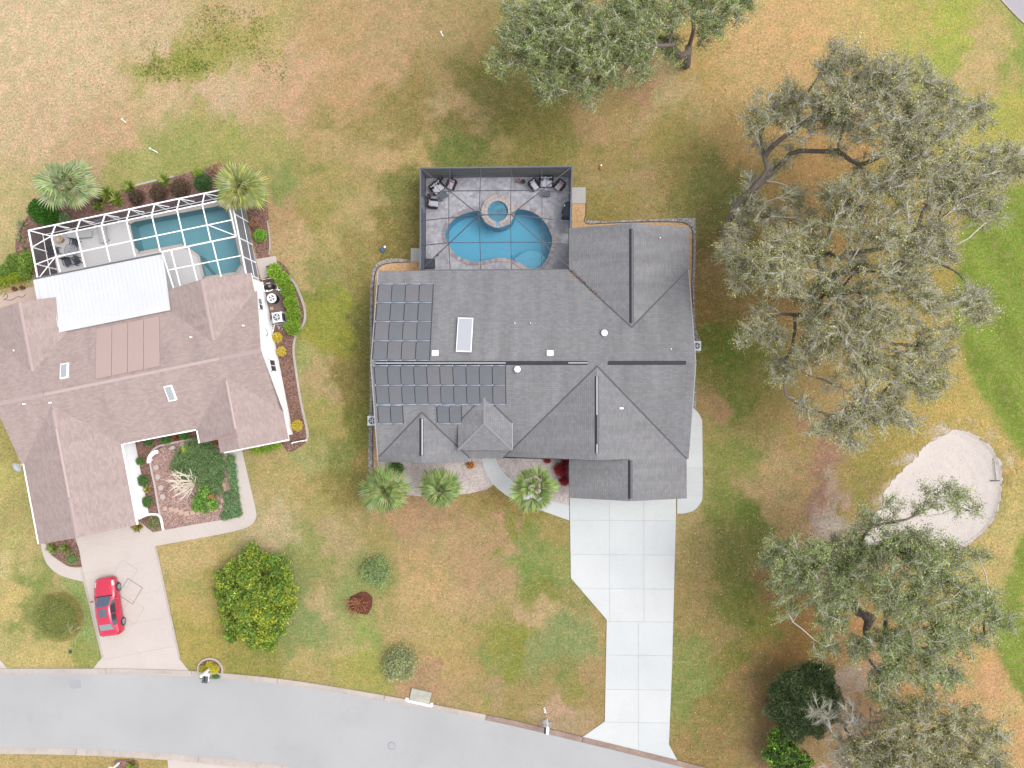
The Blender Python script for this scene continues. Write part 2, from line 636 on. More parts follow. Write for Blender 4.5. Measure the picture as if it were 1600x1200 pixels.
M_SOLAR = mat('solar_mat', C(132, 134, 140), 0.5, 0.07, 5, spec=0.3, var2=0.06, scale2=0.35)
M_SOLARP = mat('header_pipe', C(178, 188, 206), 0.35, 0.08, 6, spec=0.6)
M_SOLARB = mat('black_strap', C(62, 62, 68), 0.5, 0.05)
M_PINKPAN = mat('tan_solar_mat', C(206, 180, 172), 0.6, 0.06, 10, var2=0.02)
M_GLASSW = mat('collector_glass', C(206, 208, 216), 0.25, 0.03, 4, spec=0.6)
M_FRAMEG = mat('grey_aluminium', C(122, 126, 136), 0.5, 0.05, 6)
M_RAFT = mat('bronze_grey_rafter', C(96, 98, 108), 0.6, 0.05, 6)
M_SCRW = screen_mat('wall_screen', C(128, 133, 148), 0.86)
M_SCRR = screen_mat('roof_screen', C(96, 98, 106), 0.05)
M_SCRW2 = screen_mat('left_wall_screen', C(104, 106, 116), 0.6)
M_SCRR2 = screen_mat('left_roof_screen', C(150, 152, 158), 0.05)
M_POOLB = mat('blue_plaster', C(158, 224, 250), 0.7, 0.04, 3, var2=0.03)
M_POOLS = mat('pale_blue_plaster', C(168, 218, 240), 0.7, 0.04, 3)
M_POOLT = mat('teal_plaster', C(164, 214, 220), 0.7, 0.03, 3)
M_WATER = water_mat('pool_water', (0.70, 0.91, 0.97, 1))
M_WATERT = water_mat('teal_pool_water', (0.80, 0.93, 0.98, 1))
M_COPE = [mat('coping_stone_a', C(206, 192, 188), 0.85, 0.1, 6), mat('coping_stone_b', C(178, 170, 176), 0.85, 0.1, 6), mat('coping_stone_c', C(224, 208, 198), 0.85, 0.1, 6)]
M_GLASS = mat('dark_window_glass', C(70, 78, 88), 0.12, 0.05, 3, spec=0.7)
M_WICKER = mat('dark_wicker', C(66, 58, 66), 0.7, 0.15, 30)
M_CUSH = mat('white_cushion', C(226, 226, 238), 0.9, 0.03, 6)
M_CUSHP = mat('pinkish_cushion', C(222, 204, 214), 0.9, 0.03, 6)
M_CHAR = mat('charcoal_fabric', C(80, 86, 98), 0.8, 0.08, 8)
M_SLATE = mat('slate_tabletop', C(106, 114, 126), 0.5, 0.06, 8)
M_TERRA = mat('terracotta', C(204, 128, 86), 0.8, 0.1, 8)
M_ACW = mat('light_metal_casing', (.62, .63, .64, 1), 0.45, 0.04, 6, spec=0.5)
M_ACD = mat('fan_grille', C(118, 128, 136), 0.5, 0.1, 10)
M_DARK = mat('dark_plastic', C(54, 54, 58), 0.5, 0.1, 8)
M_BARK = mat('oak_bark', C(140, 128, 118), 0.9, 0.3, 5, 0.6, 18)
M_TWIG = mat('lichen_grey_twig', C(236, 230, 218), 0.9, 0.2, 3)
M_DEADW = mat('bleached_wood', (.62, .54, .44, 1), 0.85, 0.15, 5)
M_STEM = mat('brown_stem', C(112, 88, 66), 0.9, 0.2, 6)
M_LEAF = leaf_mat('foliage')
M_PALMP = mat('palm_petiole', C(176, 190, 130), 0.6, 0.15, 4)
M_STONE = mat('pinkish_edging_stone', C(226, 192, 174), 0.9, 0.14, 5, 0.3, 20)
M_STEP = mat('pale_stepping_stone', C(222, 208, 200), 0.9, 0.08, 6, 0.2, 20)
M_RUST = mat('rusty_metal', C(150, 100, 80), 0.8, 0.2, 8)
M_BLUE = mat('blue_plastic', C(84, 120, 160), 0.5, 0.1, 8)

# ------------------------------------------------------------------ ground
POOL_PX = [(696, 369), (699.5, 355), (708.5, 343.5), (722, 335.6), (738, 331), (749, 330), (753, 342), (761, 351), (778, 355.5), (795, 351), (802, 341), (805, 329.5), (814, 327.5), (830, 331), (846, 341), (857, 357), (863, 373), (861.5, 386), (855, 404), (843.5, 418), (830, 420.5), (819, 415.5), (803, 407), (780.5, 403), (762.5, 406.5), (747, 409), (731, 407.6), (713, 398.6), (703, 386)]
POOL = smooth(PP(POOL_PX), k=3)
TH = R(11.3)
HO = P(61, 850, 2.7); HO.z = 0                       # origin of the neighbouring house
def HL(x, y):                                        # its local metres -> world
    return (HO.x + x * math.cos(TH) - y * math.sin(TH), HO.y + x * math.sin(TH) + y * math.cos(TH))
def z1(u, v): return (u / 3.3333, v / 3.3333 + 220)
TPOOL_PX = [z1(*p) for p in [(672, 432), (703, 416), (1145, 332), (1195, 358), (1238, 520), (1266, 645), (1235, 690), (1062, 717), (1034, 600), (985, 566), (945, 546), (726, 586), (700, 558)]]
TPOOL = PP(TPOOL_PX)
BUNK = smooth(PP([(1383, 768), (1398, 748), (1425, 722), (1450, 695), (1475, 680), (1502, 673), (1528, 684), (1550, 704), (1562, 728), (1564, 765), (1556, 800), (1540, 826), (1515, 846), (1490, 856), (1455, 850), (1425, 842), (1400, 850), (1368, 862), (1350, 845), (1365, 810), (1378, 790)]), k=5)
FAIR = [smooth(PP([(1700, 240), (1610, 285), (1565, 300), (1520, 330), (1496, 380), (1490, 450), (1494, 510), (1505, 565), (1530, 615), (1560, 655), (1590, 700), (1640, 750), (1720, 760)]), k=4),
        smooth(PP([(1680, 800), (1612, 822), (1586, 868), (1566, 925), (1557, 970), (1560, 1015), (1576, 1058), (1600, 1092), (1660, 1120), (1640, 1000), (1597, 950), (1640, 880)]), k=4)]

GC = """40,40,216 188 148;120,120,212 182 142;250,30,208 178 136;180,210,205 168 128;60,200,212 180 142;20,320,196 176 120;120,60,214 186 146;350,150,212 178 142;450,100,206 168 128;380,30,202 170 126;270,150,214 180 138;450,170,204 162 124;320,190,172 162 96;350,215,160 162 82;290,235,156 160 84;230,255,172 170 98;190,262,166 164 90;140,240,200 168 126;430,230,170 162 92;420,150,204 166 126
300,95,150 152 66;330,75,166 158 80;380,60,172 160 84;400,40,178 164 92;260,105,168 160 86;420,70,182 162 100;240,50,212 182 142
500,50,188 156 106;600,100,190 154 110;700,50,176 150 100;750,90,162 140 86;480,130,204 164 124;550,150,188 152 104;620,60,186 154 108;650,150,146 128 68;700,200,138 126 64;640,205,144 128 68;570,190,152 136 76;500,160,188 154 108;520,190,156 140 80;683,168,200 168 120;700,175,196 164 112;590,243,194 162 114;602,250,192 160 110;522,212,186 158 106;500,238,178 154 98;648,250,184 158 98;730,230,112 124 54;715,235,118 128 60;800,200,132 126 56;760,120,130 128 64;780,160,136 126 64;740,110,128 122 56;850,200,138 130 62;820,235,146 136 66;790,225,176 156 92;870,230,136 132 62;925,200,180 148 100;985,135,188 148 108;960,160,178 150 92;1000,270,172 146 96;960,250,158 140 78;940,290,168 146 92;1050,205,166 148 78;1060,270,150 136 72;1020,320,164 144 90;960,320,158 140 76;930,335,150 134 66
1100,100,190 158 92;1040,150,196 170 120;1150,120,206 170 110;1200,60,212 172 114;1250,40,214 172 112;1230,150,206 166 110;1180,200,196 158 96;1350,40,202 174 106;1470,20,172 176 70;1480,52,174 180 74;1430,30,190 174 94;1550,60,198 172 112;1590,60,154 164 76;1585,100,152 162 74;1530,110,200 172 116;1490,100,162 172 70;1560,160,172 174 80;1590,170,176 170 74;1540,130,190 164 100
1300,250,198 152 92;1250,300,192 150 90;1350,400,182 150 82;1280,200,196 154 94;1400,300,178 152 80;1300,350,190 150 92;1450,420,170 150 72;1250,480,188 150 92;1300,480,186 148 92;1300,560,186 152 92;1270,620,190 156 100
1100,300,128 128 64;1120,335,120 124 60;1095,340,136 126 68;1105,420,146 120 74;1112,380,132 118 64;1100,480,142 116 60;1110,530,112 124 42;1140,560,110 128 44;1130,600,122 130 52;1120,680,162 150 84;1160,620,126 134 58;1190,640,168 148 82;1160,720,138 146 68;1140,780,130 138 62;1210,720,192 162 108;1240,700,180 156 86;1105,600,136 130 62;1110,640,176 142 98;1230,800,182 152 96;1200,770,186 156 108;1170,810,108 124 48;1165,850,122 126 58;1080,820,188 166 106;1090,900,166 142 86;1070,960,162 140 84;1100,860,172 152 92;1150,950,118 126 48;1145,900,124 128 56;1185,980,142 142 56;1075,1070,128 142 72;1068,1040,134 142 74;1110,1100,142 126 64;1120,1170,152 126 74;1200,1010,168 132 72;1180,1060,160 130 82;1190,1150,160 130 88;1140,1030,132 128 56;1100,1000,158 138 80;1230,990,172 132 70;1260,1010,186 136 76;1200,930,150 122 74
1275,700,184 142 112;1283,715,174 130 106;1278,728,170 128 104;1280,765,160 118 100;1284,778,166 124 106;1278,815,164 122 104;1290,800,186 156 138;1303,790,202 174 156;1305,840,210 194 182;1300,805,206 184 170;1292,830,200 178 164;1310,775,190 160 140;1285,740,168 128 106;1280,790,164 122 104;1300,760,196 166 146;1298,820,206 188 176;1285,845,190 160 140;1260,760,186 156 100;1320,740,178 154 84;1350,720,168 152 72;1325,800,176 148 78;1265,820,186 150 96
1540,620,192 166 92;1480,640,192 166 86;1400,700,174 154 74;1430,670,184 160 82;1590,780,192 176 100;1580,815,188 168 102;1575,740,192 164 96;1520,650,196 168 92;1340,770,164 148 70;1440,610,186 160 84
1330,1000,194 142 88;1350,1100,186 142 98;1400,1080,190 140 90;1540,1060,208 162 112;1590,1150,208 162 106;1520,1020,204 162 102;1560,840,198 176 106;1540,880,196 170 104;1590,1100,206 172 112;1450,1120,196 152 96;1380,950,186 142 92;1340,1050,196 170 150;1500,1090,204 158 104
430,300,192 152 108;440,320,190 154 108;462,288,138 150 80;455,270,142 150 80;520,290,166 150 84;440,390,194 162 114;425,350,190 152 108;500,270,150 144 76;500,300,172 152 92;560,330,180 158 102;545,325,178 156 100;640,310,128 122 62;640,350,132 122 62;615,310,126 126 62;600,280,126 124 60;600,350,136 122 62;520,380,176 156 94;505,345,160 146 78;480,440,188 166 108;460,420,190 166 112;500,430,148 144 80;500,480,134 140 60;490,520,156 156 54;515,490,152 156 48;516,530,150 150 46;550,440,142 130 70;560,400,150 136 76;560,510,112 114 54;560,580,130 116 60;527,560,152 134 72;540,600,142 128 66;470,570,156 166 92;490,590,188 162 114;500,640,164 160 84;487,560,186 164 110;520,640,172 156 86;560,640,118 120 48;540,700,126 134 68;480,700,172 166 102;540,760,140 130 64;565,720,146 130 68;555,680,120 122 52;620,390,128 118 58
450,740,184 162 102;420,830,198 176 132;300,870,198 172 112;500,790,172 156 90;480,860,150 154 86;480,960,138 154 90;470,920,142 152 88;500,900,154 150 86;460,1000,140 150 84;300,950,188 166 96;330,900,170 160 84;290,1000,178 160 80;320,990,170 156 70;400,1045,150 144 66;450,1060,172 156 84;480,1040,188 166 102;520,1060,180 158 98;560,1000,192 170 116;582,985,146 164 80;572,1000,152 162 80;570,1040,162 162 70;560,1050,170 160 84;620,940,166 150 90;520,850,182 160 112;505,930,192 166 118;560,900,148 154 88;540,930,146 154 90;600,840,166 150 88;600,925,150 152 84;650,815,188 150 112;630,800,194 150 112;690,805,182 144 106;700,850,182 156 106;660,920,198 166 112;720,920,192 160 112;690,880,192 160 106;640,960,190 162 108;740,870,182 148 106;770,830,184 148 108;810,860,134 148 80;815,885,124 146 66;825,890,126 146 68;850,915,128 134 56;845,940,130 134 56;800,835,138 138 58;795,870,184 152 110;790,900,182 150 108;780,790,162 134 74;740,790,168 146 84;860,820,164 146 84;830,800,150 134 64;880,860,146 150 80;875,890,140 150 80;880,940,152 144 84;840,960,198 168 118;815,965,194 160 118;830,1000,142 150 92;880,1000,134 148 92;900,1020,138 150 90;860,1010,140 150 90;920,1000,138 150 92;700,1020,188 162 96;680,990,186 162 100;730,1040,182 150 96;790,1000,142 138 54;795,985,132 140 52;770,1030,132 144 72;790,1035,132 140 54;780,1075,172 146 102;700,1080,182 150 106;665,1060,184 144 108;840,1080,160 140 84;880,1060,136 138 74;900,1095,150 140 70;935,1060,172 144 96;940,1100,166 140 88;940,990,176 148 92;760,1105,164 150 84;890,1130,182 150 118;820,1105,160 140 84;880,1125,184 152 120;930,935,150 140 80
20,900,202 184 124;15,950,206 182 112;50,925,138 150 74;40,960,134 146 74;130,980,150 166 96;145,940,146 164 92;60,1025,204 182 112;90,1030,200 176 104;130,1020,146 156 76;70,900,150 156 82;10,1010,190 176 110;10,760,194 182 104;30,800,182 166 100;15,700,176 164 92;40,870,186 178 104;60,870,190 172 110;90,910,192 170 112;50,1190,192 166 106;230,1195,178 156 92;140,1190,186 160 98;420,1215,180 160 96;600,1300,178 160 96;-150,300,204 176 130;-150,900,190 172 108;-100,-100,206 178 136;700,-100,184 156 108;1300,-120,200 172 106;1700,1200,200 164 108;1700,100,180 172 90"""
gx, gy, gcol = [], [], []
for item in GC.replace('\n', ';').split(';'):
    u, v, c = item.split(',')
    p = P(float(u), float(v))
    gx.append(p.x); gy.append(p.y)
    gcol.append([lin(float(k)) / E0 for k in c.split()])  # grass samples west of the trees and cage hold some shade in their colour
gx, gy, gcol = np.array(gx), np.array(gy), np.array(gcol)


def bunker_z(X, Y):
    d = poly_dist(BUNK, X, Y)
    z = np.where(d < 0, -0.32 * (1 - np.exp(d / 0.9)), 0.0)
    return z + 0.10 * np.exp(-((d - 0.5) / 0.55) ** 2) * (d > -0.1)


def build_ground():
    fx = np.concatenate([[-400, -250, -150, -90, -60], np.arange(-46, 41, 0.22), [55, 90, 150, 250, 400]])
    fy = np.concatenate([[-400, -250, -150, -90, -50], np.arange(-34, 35, 0.22), [50, 90, 150, 250, 400]])
    X, Y = np.meshgrid(fx, fy)
    wx = X + 1.8 * vnoise(X, Y, .35, 1) + 1.7 * vnoise(X, Y, 1.1, 2) + .9 * vnoise(X, Y, 2.6, 8)
    wy = Y + 1.8 * vnoise(X, Y, .35, 3) + 1.7 * vnoise(X, Y, 1.1, 4) + .9 * vnoise(X, Y, 2.6, 9)
    num = np.zeros(X.shape + (3,)); den = np.zeros(X.shape)
    for x, y, c in zip(gx, gy, gcol):
        wgt = 1 / ((wx - x) ** 2 + (wy - y) ** 2 + .25) ** 2.2
        num += wgt[..., None] * c; den += wgt
    col = num / den[..., None]
    lum = col.mean(-1, keepdims=True)
    col = lum + (col - lum) * .90
    col = col * (1.08 + .38 * np.exp(-lum / .055)) * np.array([.99, 1.015, .98])
    # straw showing through at arm's length
    st = (vnoise(X, Y, 1.9, 31) + .8 * vnoise(X, Y, 3.7, 32))[..., None]
    col = col * (1 + .10 * st)
    lumc = col.mean(-1, keepdims=True)
    tintn = np.clip(st * 1.5, -1, 1)
    col = col * (1 + tintn * np.array([.10, -.02, .06])) * (1 + .10 * vnoise(X, Y, 1.2, 33)[..., None])
    # the mown fairway is a different grass with a firm edge
    stripe = 1 + 0.09 * np.sin((X * .82 + Y * .57) * 2.1) + .16 * vnoise(X, Y, .6, 11)
    for f in FAIR:
        d = poly_dist(f, X, Y) + .5 * vnoise(X, Y, 1.5, 5) + .25 * vnoise(X, Y, 4.1, 6)
        k = np.clip(.5 - d / .5, 0, 1)[..., None]
        fc = np.array(C(132, 154, 62)[:3]) * stripe[..., None]
        yl = np.clip(vnoise(X, Y, .25, 12) * 1.6 + .1, 0, 1)[..., None]
        fc = fc * (1 - yl * .5) + np.array(C(154, 164, 80)[:3]) * yl * .5
        col = col * (1 - k) + fc * k
    # sand spilt round the bunker's north-west lip
    d = poly_dist(BUNK, X, Y)
    cx, cy = P(1440, 700)[:2]
    k = np.clip(1.1 - d / 1.2, 0, 1) * np.clip(vnoise(X, Y, .9, 13) * 2.6 + vnoise(X, Y, 3, 14) * 2.2 + .1, 0, 1) * (np.hypot(X - cx, Y - cy) < 7)
    k = np.maximum(k, np.clip(.6 - d / .35, 0, .8) * np.clip(vnoise(X, Y, 2.2, 15) * 3 + .3, 0, 1))[..., None]
    col = col * (1 - k) + np.array(C(232, 214, 204)[:3]) * k
    Z = bunker_z(X, Y)
    ny, nx = X.shape
    idx = np.arange(nx * ny).reshape(ny, nx)
    F = np.stack([idx[:-1, :-1], idx[:-1, 1:], idx[1:, 1:], idx[1:, :-1]], -1).reshape(-1, 4)
    hole = np.zeros(X.shape, bool)
    for pl in (POOL, TPOOL, SPA):
        hole |= poly_dist(pl, X, Y) < 0.02
    F = F[~hole.ravel()[F].any(1)]
    V = np.stack([X, Y, Z], -1).reshape(-1, 3)
    me = bpy.data.meshes.new('ground')
    me.vertices.add(len(V)); me.vertices.foreach_set('co', V.astype(np.float32).ravel())
    me.loops.add(F.size); me.loops.foreach_set('vertex_index', F.astype(np.int32).ravel())
    me.polygons.add(len(F))
    me.polygons.foreach_set('loop_start', np.arange(0, F.size, 4, dtype=np.int32))
    me.polygons.foreach_set('loop_total', np.full(len(F), 4, np.int32))
    me.polygons.foreach_set('use_smooth', np.ones(len(F), bool))
    at = me.color_attributes.new('Col', 'FLOAT_COLOR', 'POINT')
    c4 = np.ones((len(V), 4), np.float32); c4[:, :3] = np.clip(col.reshape(-1, 3), 0.004, .8)
    at.data.foreach_set('color', c4.ravel())
    me.update(calc_edges=True)
    m, N, L, b = new_mat('dry_grass')
    b.inputs['Roughness'].default_value = 0.95
    b.inputs['Specular IOR Level'].default_value = 0.1
    a = N.new('ShaderNodeAttribute'); a.attribute_name = 'Col'
    tc = N.new('ShaderNodeTexCoord')
    fac = None
    for sc_, dt, lo, hi in ((1.3, 5, .90, 1.10), (5.5, 6, .62, 1.38), (13, 3, .55, 1.45)):
        nz = N.new('ShaderNodeTexNoise'); nz.inputs['Scale'].default_value = sc_; nz.inputs['Detail'].default_value = dt
        nz.inputs['Roughness'].default_value = .7
        L.new(tc.outputs['Object'], nz.inputs['Vector'])
        mr = N.new('ShaderNodeMapRange')
        for i, val in enumerate((.28, .72, lo, hi)): mr.inputs[i + 1].default_value = val
        L.new(nz.outputs['Fac'], mr.inputs[0])
        if fac is None: fac = mr.outputs[0]
        else:
            mm = N.new('ShaderNodeMath'); mm.operation = 'MULTIPLY'
            L.new(fac, mm.inputs[0]); L.new(mr.outputs[0], mm.inputs[1]); fac = mm.outputs[0]
        last = nz
    # blades lean from straw to green at a finer scale than the patches
    hue = N.new('ShaderNodeTexNoise'); hue.inputs['Scale'].default_value = 3.2; hue.inputs['Detail'].default_value = 6
    hue.inputs['Roughness'].default_value = .75
    L.new(tc.outputs['Object'], hue.inputs['Vector'])
    hr = N.new('ShaderNodeMapRange')
    for i, val in enumerate((.3, .7, .485, .515)): hr.inputs[i + 1].default_value = val
    L.new(hue.outputs['Fac'], hr.inputs[0])
    hsv = N.new('ShaderNodeHueSaturation')
    L.new(hr.outputs[0], hsv.inputs['Hue'])
    L.new(a.outputs['Color'], hsv.inputs['Color'])
    prev = hsv.outputs[0]
    # dead thatch, living tufts and thin olive patches mixed through the turf
    for sc_, lo, hi, amt, cc in ((2.1, .50, .66, .44, C(206, 174, 132)), (3.4, .53, .68, .42, C(116, 112, 58)), (9.0, .54, .68, .42, C(214, 186, 142)), (11.0, .55, .70, .42, C(98, 98, 48)), (.9, .54, .70, .22, C(150, 150, 78))):
        tn = N.new('ShaderNodeTexNoise'); tn.inputs['Scale'].default_value = sc_; tn.inputs['Detail'].default_value = 9; tn.inputs['Roughness'].default_value = .74
        off = N.new('ShaderNodeVectorMath'); off.operation = 'ADD'; off.inputs[1].default_value = (sc_ * 13, sc_ * 7, 0)
        L.new(tc.outputs['Object'], off.inputs[0]); L.new(off.outputs[0], tn.inputs['Vector'])
        tr = N.new('ShaderNodeMapRange')
        for i, val in enumerate((lo, hi, 0, amt)): tr.inputs[i + 1].default_value = val
        L.new(tn.outputs['Fac'], tr.inputs[0])
        mc = N.new('ShaderNodeMix'); mc.data_type = 'RGBA'
        L.new(tr.outputs[0], mc.inputs[0]); L.new(prev, mc.inputs[6]); mc.inputs[7].default_value = cc
        prev = mc.outputs[2]
    vs = N.new('ShaderNodeVectorMath'); vs.operation = 'SCALE'
    L.new(prev, vs.inputs[0]); L.new(fac, vs.inputs['Scale'])
    L.new(vs.outputs[0], b.inputs['Base Color'])
    bp = N.new('ShaderNodeBump'); bp.inputs['Strength'].default_value = .55; bp.inputs['Distance'].default_value = .06
    L.new(last.outputs['Fac'], bp.inputs['Height']); L.new(bp.outputs[0], b.inputs['Normal'])
    me.materials.append(m)
    tag(link('ground', me), kind='structure')


def circle(c, r, n=32):
    return [(c[0] + r * math.cos(2 * math.pi * i / n), c[1] + r * math.sin(2 * math.pi * i / n)) for i in range(n)]


SPA_C = P(778, 331.5)
SPA = circle(SPA_C, 0.80)
build_ground()


def flat(name, poly, z, m, kind='structure'):
    return tag(MB().prism(poly, -0.03, z).build(name, m), kind=kind)


# bunker sand: a dished sheet that follows the hollow
def build_sand():
    xs = [p[0] for p in BUNK]; ys = [p[1] for p in BUNK]
    fx = np.arange(min(xs) - .3, max(xs) + .3, .075); fy = np.arange(min(ys) - .3, max(ys) + .3, .075)
    X, Y = np.meshgrid(fx, fy)
    d = poly_dist(BUNK, X, Y) + .22 * vnoise(X, Y, 2.3, 21) + .12 * vnoise(X, Y, 6, 22)
    Z = bunker_z(X, Y) + .025 + .015 * np.sin(np.hypot(X - X.mean(), Y - Y.mean()) * 9) * .4
    ny, nx = X.shape
    idx = np.arange(nx * ny).reshape(ny, nx)
    F = np.stack([idx[:-1, :-1], idx[:-1, 1:], idx[1:, 1:], idx[1:, :-1]], -1).reshape(-1, 4)
    F = F[(d.ravel()[F] < 0).any(1)]
    me = bpy.data.meshes.new('bunker_sand')
    me.from_pydata(np.stack([X, Y, Z], -1).reshape(-1, 3).tolist(), [], F.tolist())
    bm = bmesh.new(); bm.from_mesh(me)
    bmesh.ops.delete(bm, geom=[v for v in bm.verts if not v.link_faces], context='VERTS')
    bm.to_mesh(me); bm.free()
    me.polygons.foreach_set('use_smooth', np.ones(len(me.polygons), bool))
    me.materials.append(M_SAND)
    tag(link('bunker_sand', me), kind='structure')
build_sand()

# ------------------------------------------------------------------ road, kerbs, drives
KN = smooth(PP([(-500, 1052), (-250, 1052), (-100, 1052), (0, 1053), (110, 1053), (220, 1054), (300, 1057), (390, 1064), (480, 1075), (600, 1095), (716, 1117), (800, 1134), (909, 1160), (1059, 1197), (1180, 1230), (1320, 1275), (1500, 1340)]), False, 6)
KS = smooth(PP([(-500, 1166), (-200, 1166), (0, 1168), (120, 1170), (255, 1177), (360, 1187), (440, 1196), (540, 1212), (700, 1245), (860, 1285), (1060, 1345), (1300, 1430)]), False, 6)
tag(MB().prism(KN + KS[::-1], -0.05, 0.012).build('road', M_ROAD), kind='structure')


def kerb(name, line, side, width, mats, step=9):
    """a rolled kerb: every cast length between two joints is a piece"""
    root = tag(empty(name), kind='structure')
    i = 0; k = 0
    while i < len(line) - 1:
        seg = line[i:i + step + 1]
        a, b = offset_strip(seg, 0.0, side * width)
        a2, b2 = offset_strip(seg, side * width * .45, side * width)
        n = len(seg)
        V = [(x, y, .016) for x, y in a] + [(x, y, .085) for x, y in a2] + [(x, y, .10) for x, y in b] + [(x, y, -.02) for x, y in b]
        # leave a 2 cm joint
        F = [[r * n + j, r * n + j + 1, (r + 1) * n + j + 1, (r + 1) * n + j] for r in range(3) for j in range(n - 1)]
        F += [[0, n, 2 * n, 3 * n], [n - 1, 4 * n - 1, 3 * n - 1, 2 * n - 1]]
        m = MB(); m.add(V, F)
        px = sum(p[0] for p in seg) / n
        o = m.build('kerb_stone', mats[1] if px > P(700, 1100).x else mats[0], root)
        cx, cy = px, sum(p[1] for p in seg) / n
        o.location = (cx, cy, 0); o.data.transform(Matrix.Translation((-cx, -cy, 0)))
        o.scale = (.996, .996, 1)
        i += step; k += 1
kerb('kerb_north', KN, 1, 0.46, (M_KERB, M_KERB_DIRTY))
kerb('kerb_south', KS, -1, 0.46, (M_KERB, M_KERB))


def slabs(name, poly, xs, ys, z, m, jitter=0.0, gap=0.02):
    """a cast concrete surface: grit in the joints, every bay a slab of its own"""
    root = tag(MB().prism(poly, -0.04, z - 0.018).build(name, M_JOINT), kind='structure')
    for i in range(len(xs) - 1):
        for j in range(len(ys) - 1):
            c = clip(poly, min(xs[i:i + 2]) + gap / 2, min(ys[j:j + 2]) + gap / 2, max(xs[i:i + 2]) - gap / 2, max(ys[j:j + 2]) - gap / 2)
            if len(c) < 3: continue
            MB().prism(c, z - 0.03, z + rnd.uniform(-.002, .002)).build('slab', rnd.choice(M_CONCS) if m is M_CONC else m, root)
    return root

X_ = lambda u: P(u, 900).x
Y_ = lambda v: P(900, v).y
DRIVE = PP([(890, 770), (892, 903), (948, 968), (945, 1127), (909, 1152), (984, 1170), (1059, 1189), (1045, 1163), (1050, 1040), (1056, 803), (1056, 770)])
slabs('driveway', [p for p in DRIVE], [X_(880), X_(952.5), X_(1006), X_(1070)], [Y_(760), Y_(812.5), Y_(866), Y_(919), Y_(970)], 0.05, M_CONC)
# the lower part of the drive has one middle joint only
drv = bpy.data.objects['driveway']
for a, b in zip([970, 1022.5, 1076, 1127], [1022.5, 1076, 1127, 1260]):
    for u0, u1 in ((880, 997), (997, 1080)):
        c = clip(DRIVE, X_(u0) + .01, Y_(b) + .01, X_(u1) - .01, Y_(a) - .01)
        if len(c) >= 3: MB().prism(c, 0.02, 0.05 + rnd.uniform(-.002, .002)).build('slab', rnd.choice(M_CONCS), drv)
SIDE = smooth(PP([(1066, 640), (1075, 637), (1083, 638), (1091, 645), (1097, 657)]), False, 4) + smooth(PP([(1097.5, 700), (1097.5, 772), (1093, 788), (1083, 798), (1068, 802)]), False, 4) + PP([(1058, 802.5), (1057.5, 640)])
slabs('side_walk', SIDE, [X_(1040), X_(1110)], [Y_(v) for v in (630, 665, 685, 707, 730, 752.5, 774, 810)], 0.048, M_CONC)
WALK_L = smooth(PP([(752, 690), (752, 703), (753.5, 722), (760, 741), (772, 758), (790, 773), (812, 784), (850, 799), (889.5, 813)]), False, 4)
WALK_R = smooth(PP([(774, 690), (774, 703), (776, 718), (785, 735), (800, 750), (820, 765), (850, 779), (889.5, 789)]), False, 4)
wroot = tag(MB().prism(WALK_L + WALK_R[::-1], -.04, .03).build('front_walk', M_JOINT), kind='structure')
def resample(pl, n):
    d = [0]
    for a, b in zip(pl, pl[1:]): d.append(d[-1] + math.dist(a, b))
    out = []
    for k in range(n):
        t = d[-1] * k / (n - 1); i = max(j for j in range(len(d)) if d[j] <= t + 1e-9); i = min(i, len(pl) - 2)
        s = (t - d[i]) / (d[i + 1] - d[i]); out.append((pl[i][0] + (pl[i + 1][0] - pl[i][0]) * s, pl[i][1] + (pl[i + 1][1] - pl[i][1]) * s))
    return out
wl, wr = resample(WALK_L, 29), resample(WALK_R, 29)
for k in range(0, 28, 7):
    a, b = wl[k:k + 8], wr[k:k + 8]
    MB().prism(shrink(a + b[::-1], .008), .02, .05).build('slab', rnd.choice(M_CONCS), wroot)

# neighbour's drive and walks, pale pinkish concrete
NDRIVE = PP([(117, 838), (124, 858), (132, 905), (160, 1027), (142, 1049), (302, 1056), (281, 1030), (244, 853), (240, 832), (215, 812)])
nd = tag(MB().prism(NDRIVE, -.04, .03).build('neighbour_driveway', M_JOINT), kind='structure')
def rot2(p, a): return (p[0] * math.cos(a) - p[1] * math.sin(a), p[0] * math.sin(a) + p[1] * math.cos(a))
ndr = [rot2(p, -TH) for p in NDRIVE]
rx = sorted(p[0] for p in ndr); ry = sorted(p[1] for p in ndr)
for j, (a, b) in enumerate(zip([0, .2, .38, .55, .74, .90], [.2, .38, .55, .74, .90, 1.0])):
    y0, y1 = ry[0] + (ry[-1] - ry[0]) * a, ry[0] + (ry[-1] - ry[0]) * b
    c = clip(ndr, rx[0] - 1, y0 + .006, rx[-1] + 1, y1 - .006)
    if len(c) > 2: MB().prism([rot2(p, TH) for p in c], .02, .045).build('slab', M_CONC_PINK, nd)
# two scored diamonds in the concrete
M_SCORE = mat('scored_line', C(150, 150, 150), .9, .2, 6)
M_SCOREL = mat('faint_scored_line', C(212, 204, 198), .9, .1, 6)
for cu, cv, s, mm in ((194, 897, 22, M_SCOREL), (203, 924.5, 20.5, M_SCORE), (206, 956, 20, M_SCOREL)):
    m = MB(); q = [P(cu + dx * s, cv + dy * s, .05) for dx, dy in ((-.15, -1), (.95, -.3), (.2, .95), (-.9, .2))]
    for i in range(4): m.bar(q[i], q[(i + 1) % 4], .045, .006)
    m.build('scored_diamond', mm, nd)
for a, b in ((PP([(127, 886)])[0], PP([(161, 1027)])[0]), (PP([(243, 853)])[0], PP([(281, 1029)])[0])):
    d = Vector((b[0] - a[0], b[1] - a[1], 0)).normalized(); nrm = Vector((d.y, -d.x, 0))
    MB().bar((a[0], a[1], .05), (b[0], b[1], .05), .16, .02).build('drive_border', M_KERB, nd)
